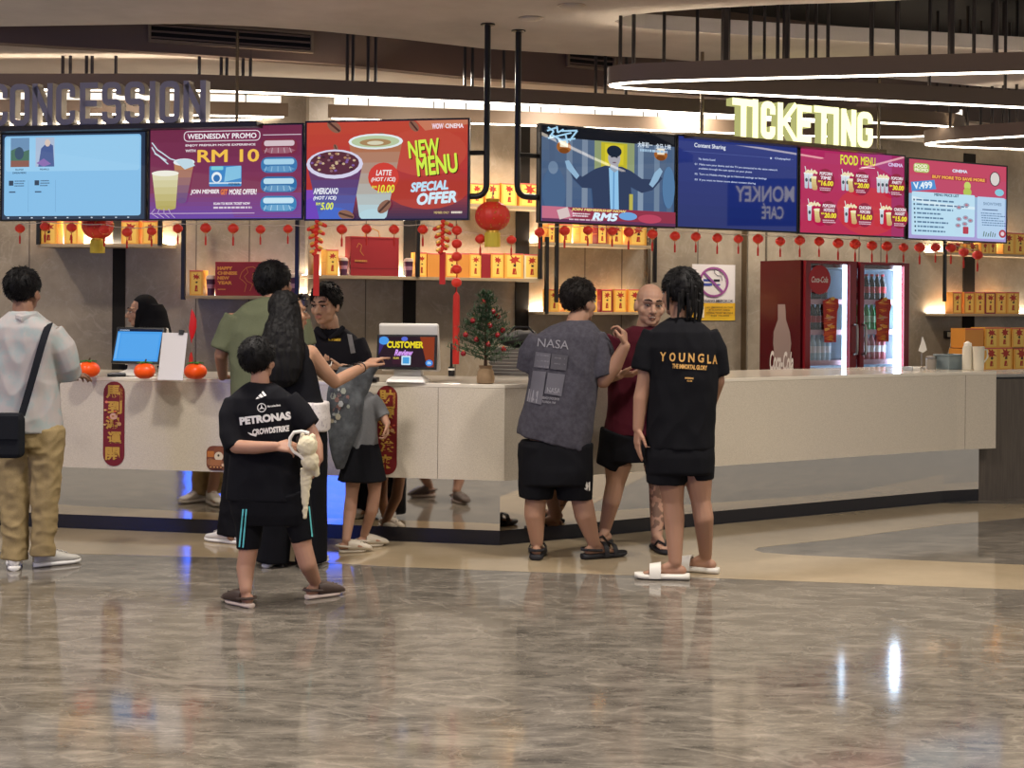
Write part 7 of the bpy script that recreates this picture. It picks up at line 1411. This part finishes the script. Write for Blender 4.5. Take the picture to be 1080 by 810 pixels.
# ---- P10: man in the black tee with dreadlocks
def p_black():
    t, d = person('man seen from behind with short dreadlocks, black tee and white slides', 716, 609); A = lambda x, y, dd=0: at(x, y, d+dd)
    gl_, gr = G(712, 611), G(744, 604); M = head_matrix(A(717, 311, .03), 36, 2, 0, 1.08); mb = MB(); head_prims(mb, M); limb(mb, [(A(718, 326, .01), .060), (A(719, 344), .068)])
    rows(mb, d, [(345, 690, 746, .09, 0), (365, 684, 752, .11, 0), (430, 688, 748, .115, 0), (490, 686, 748, .125, 0)])
    wl = A(673, 452, -.02); limb(mb, [(A(688, 358), .060), (A(680, 404, 0), .047), (A(676, 420, -.01), .044), (wl, .031)]); hand(mb, wl, (-.05, -.12, -1), (1, .3, 0), 1, (.12, .16, .2, .25), 1.0, .1)
    limb(mb, [(A(748, 358), .060), (A(756, 402, .02), .046), (A(749, 428, .14), .032)]); hand(mb, A(749, 428, .14), (-.5, .6, -.4), (-1, 0, 0), 1, (.5,)*4)
    limb(mb, [(A(706, 490), .095), (A(710, 530), .060), (A(711, 548, -.015), .060), (Vector((gl_.x, gl_.y, .10)), .038)]); limb(mb, [(A(735, 490), .095), (A(739, 528), .058), (A(742, 546, -.015), .058), (Vector((gr.x, gr.y, .10)), .037)])
    foot_prims(mb, gl_, 84); foot_prims(mb, gr, 66); finish_body(mb, t, M, 'black_man', '#a37c65'); face_parts(t, M, M_hair)
    hc = hair_cap(t, M, M_hair, .020, ((.11, .078), (.07, .06), (.045, .03), (.01, .01), (-.04, -.03), (-.10, -.07)), .007, 30, .012, 10)
    rnd = random.Random(6)
    for k in range(26):
        a = math.radians(rnd.uniform(-150, -30)) if k > 5 else math.radians(rnd.uniform(-200, 20)); z0 = rnd.uniform(-.02, .09); p0 = Vector((.082*math.cos(a), -.015+.10*math.sin(a), z0)); L = rnd.uniform(.10, .16)-.3*max(-z0, 0); out = Vector((math.cos(a), math.sin(a), 0))
        pts = [p0-out*.01, p0+out*.014+Vector((0, 0, -.02)), p0+out*.016+Vector((rnd.uniform(-.01, .01), 0, -L*.6)), p0+out*(.008+rnd.uniform(-.006, .012))+Vector((rnd.uniform(-.015, .015), 0, -L))]
        mb = MB(); mb.tube([M @ q for q in pts], [.011, .0115, .010, .006], n=7); mb.build('dreadlock', M_hair, hc, off=t.location)
    mb = MB(); rows(mb, d, [(335, 708, 730, .07, .01), (341, 697, 740, .095, 0), (350, 684, 751, .125, 0), (366, 679, 757, .14, 0), (400, 684, 757, .145, 0), (440, 682, 754, .145, 0), (472, 681, 753, .15, 0)])
    sleeve(mb, d, [(692, 352, 0, 14), (685, 368, 0, 15), (679, 391, -.01, 13.5)]); sleeve(mb, d, [(744, 352, 0, 14), (752, 370, 0, 14.5), (758, 396, .01, 12)])
    sh = garment(mb, 'tee_shirt', fabric('tee_black', '#0d0d10', '#131317'), t, .010, 8.5, 21); Y = mat('lettering_gold', '#c99a54', .7)
    its = []
    for k, c in enumerate('YOUNG'): its.append(tx(c, 696+k*10.0, 371.5+k*.35, 702.5+k*10.0, 381+k*.35, Y, .03, rot=.04))
    its += [tx('L', 746, 374, 750, 383.5, Y, .03), tx('A', 751.5, 374.5, 756.5, 384, Y, .03), tx('THE IMMORTAL GLORY', 709, 384.5, 746, 389.5, Y, .04, rot=.06), tx('MEMBERS', 722.5, 398, 731.5, 399.8, Y, .03, rot=.05), tx('CLUB', 724.5, 401, 730, 402.5, Y, .03, rot=.05)]
    cam_prints(sh, t, its)
    mb = MB(); sleeve(mb, d, [(705, 470, 0, 25), (703, 490, 0, 22), (702, 510, 0, 20.5)]); sleeve(mb, d, [(733, 470, 0, 21), (736, 490, 0, 18), (737.5, 506, 0, 15)]); rows(mb, d, [(458, 682, 752, .135, 0), (480, 680, 753, .15, 0), (498, 681, 752, .145, 0)])
    garment(mb, 'shorts', fabric('shorts_black', '#0e0e11', '#141418'), t, .006, 9, 22); shoes(t, gl_, 84, 'slide', .29, '#c9c4ba'); shoes(t, gr, 66, 'slide', .29, '#c9c4ba')
    return t
PEOPLE.append(p_black())

for t in PEOPLE: tuck(t)
# ================================================================ camera, light, view
cd_ = bpy.data.cameras.new('camera'); cam = bpy.data.objects.new('camera', cd_); COL.objects.link(cam)
cd_.sensor_width = 36; cd_.lens = 36*F/1080; cd_.shift_y = -(405-HY)/1080; cd_.clip_start = .05; cd_.clip_end = 100
cam.matrix_world = Matrix(((XA[0], UA[0], 0, 0), (0, 0, -1, 0), (XA[2], UA[2], 0, HZ), (0, 0, 0, 1)))
SC.camera = cam
w = bpy.data.worlds.new('world'); SC.world = w; w.use_nodes = True
w.node_tree.nodes['Background'].inputs[0].default_value = lin('#d2cec8'); w.node_tree.nodes['Background'].inputs[1].default_value = .8
def lamp(kind, loc, power, color='#fff1e0', size=.5, rot=(0, 0, 0), **k):
    l = bpy.data.lights.new('lamp', kind); l.energy = power; l.color = lin(color)[:3]
    if kind == 'AREA':
        l.shape = 'RECTANGLE' if isinstance(size, tuple) else 'DISK'
        if isinstance(size, tuple): l.size, l.size_y = size
        else: l.size = size
    else: l.shadow_soft_size = size
    for a, b in k.items(): setattr(l, a, b)
    o = bpy.data.objects.new('lamp', l); COL.objects.link(o); o.location = loc; o.rotation_euler = rot; return o
# recessed ceiling lights of the hall
for x in (-4.5, -1.5, 1.5, 4.5):
    for y in (0.5, 4.0, 7.0):
        lamp('AREA', (x, y, ZC-.01), 68, '#fff6ec', size=.35, spread=math.radians(150))
# recessed lights over the staff aisle
for s in (-3.2, -1.4): q = WL.p(s, 1.0, ZR-.01); lamp('AREA', q, 22, '#ffeedc', size=.15)
for s in (.6, 1.9, 3.2, 4.6, 6.0): q = WR.p(s, 1.1, ZR-.01); lamp('AREA', q, 36, '#ffeedc', size=.15)
# the strips at the back of the lit shelves, shining up the wall
for fr, s0, s1, z in SHELF_L:
    q = fr.p((s0+s1)/2, .03, z+.012); lamp('AREA', q, 9.0*(s1-s0), '#ffeed4', size=(s1-s0, .03), rot=(PI, 0, fr.ang))
SC.view_settings.view_transform = 'Standard'; SC.view_settings.look = 'None'; SC.view_settings.gamma = 1; SC.view_settings.use_curve_mapping = False
SC.view_settings.exposure = 0.0
SC.cycles.use_denoising = True; SC.cycles.max_bounces = 8; SC.cycles.glossy_bounces = 5; SC.cycles.diffuse_bounces = 4; SC.cycles.caustics_reflective = False; SC.cycles.caustics_refractive = False; SC.cycles.sample_clamp_indirect = 4
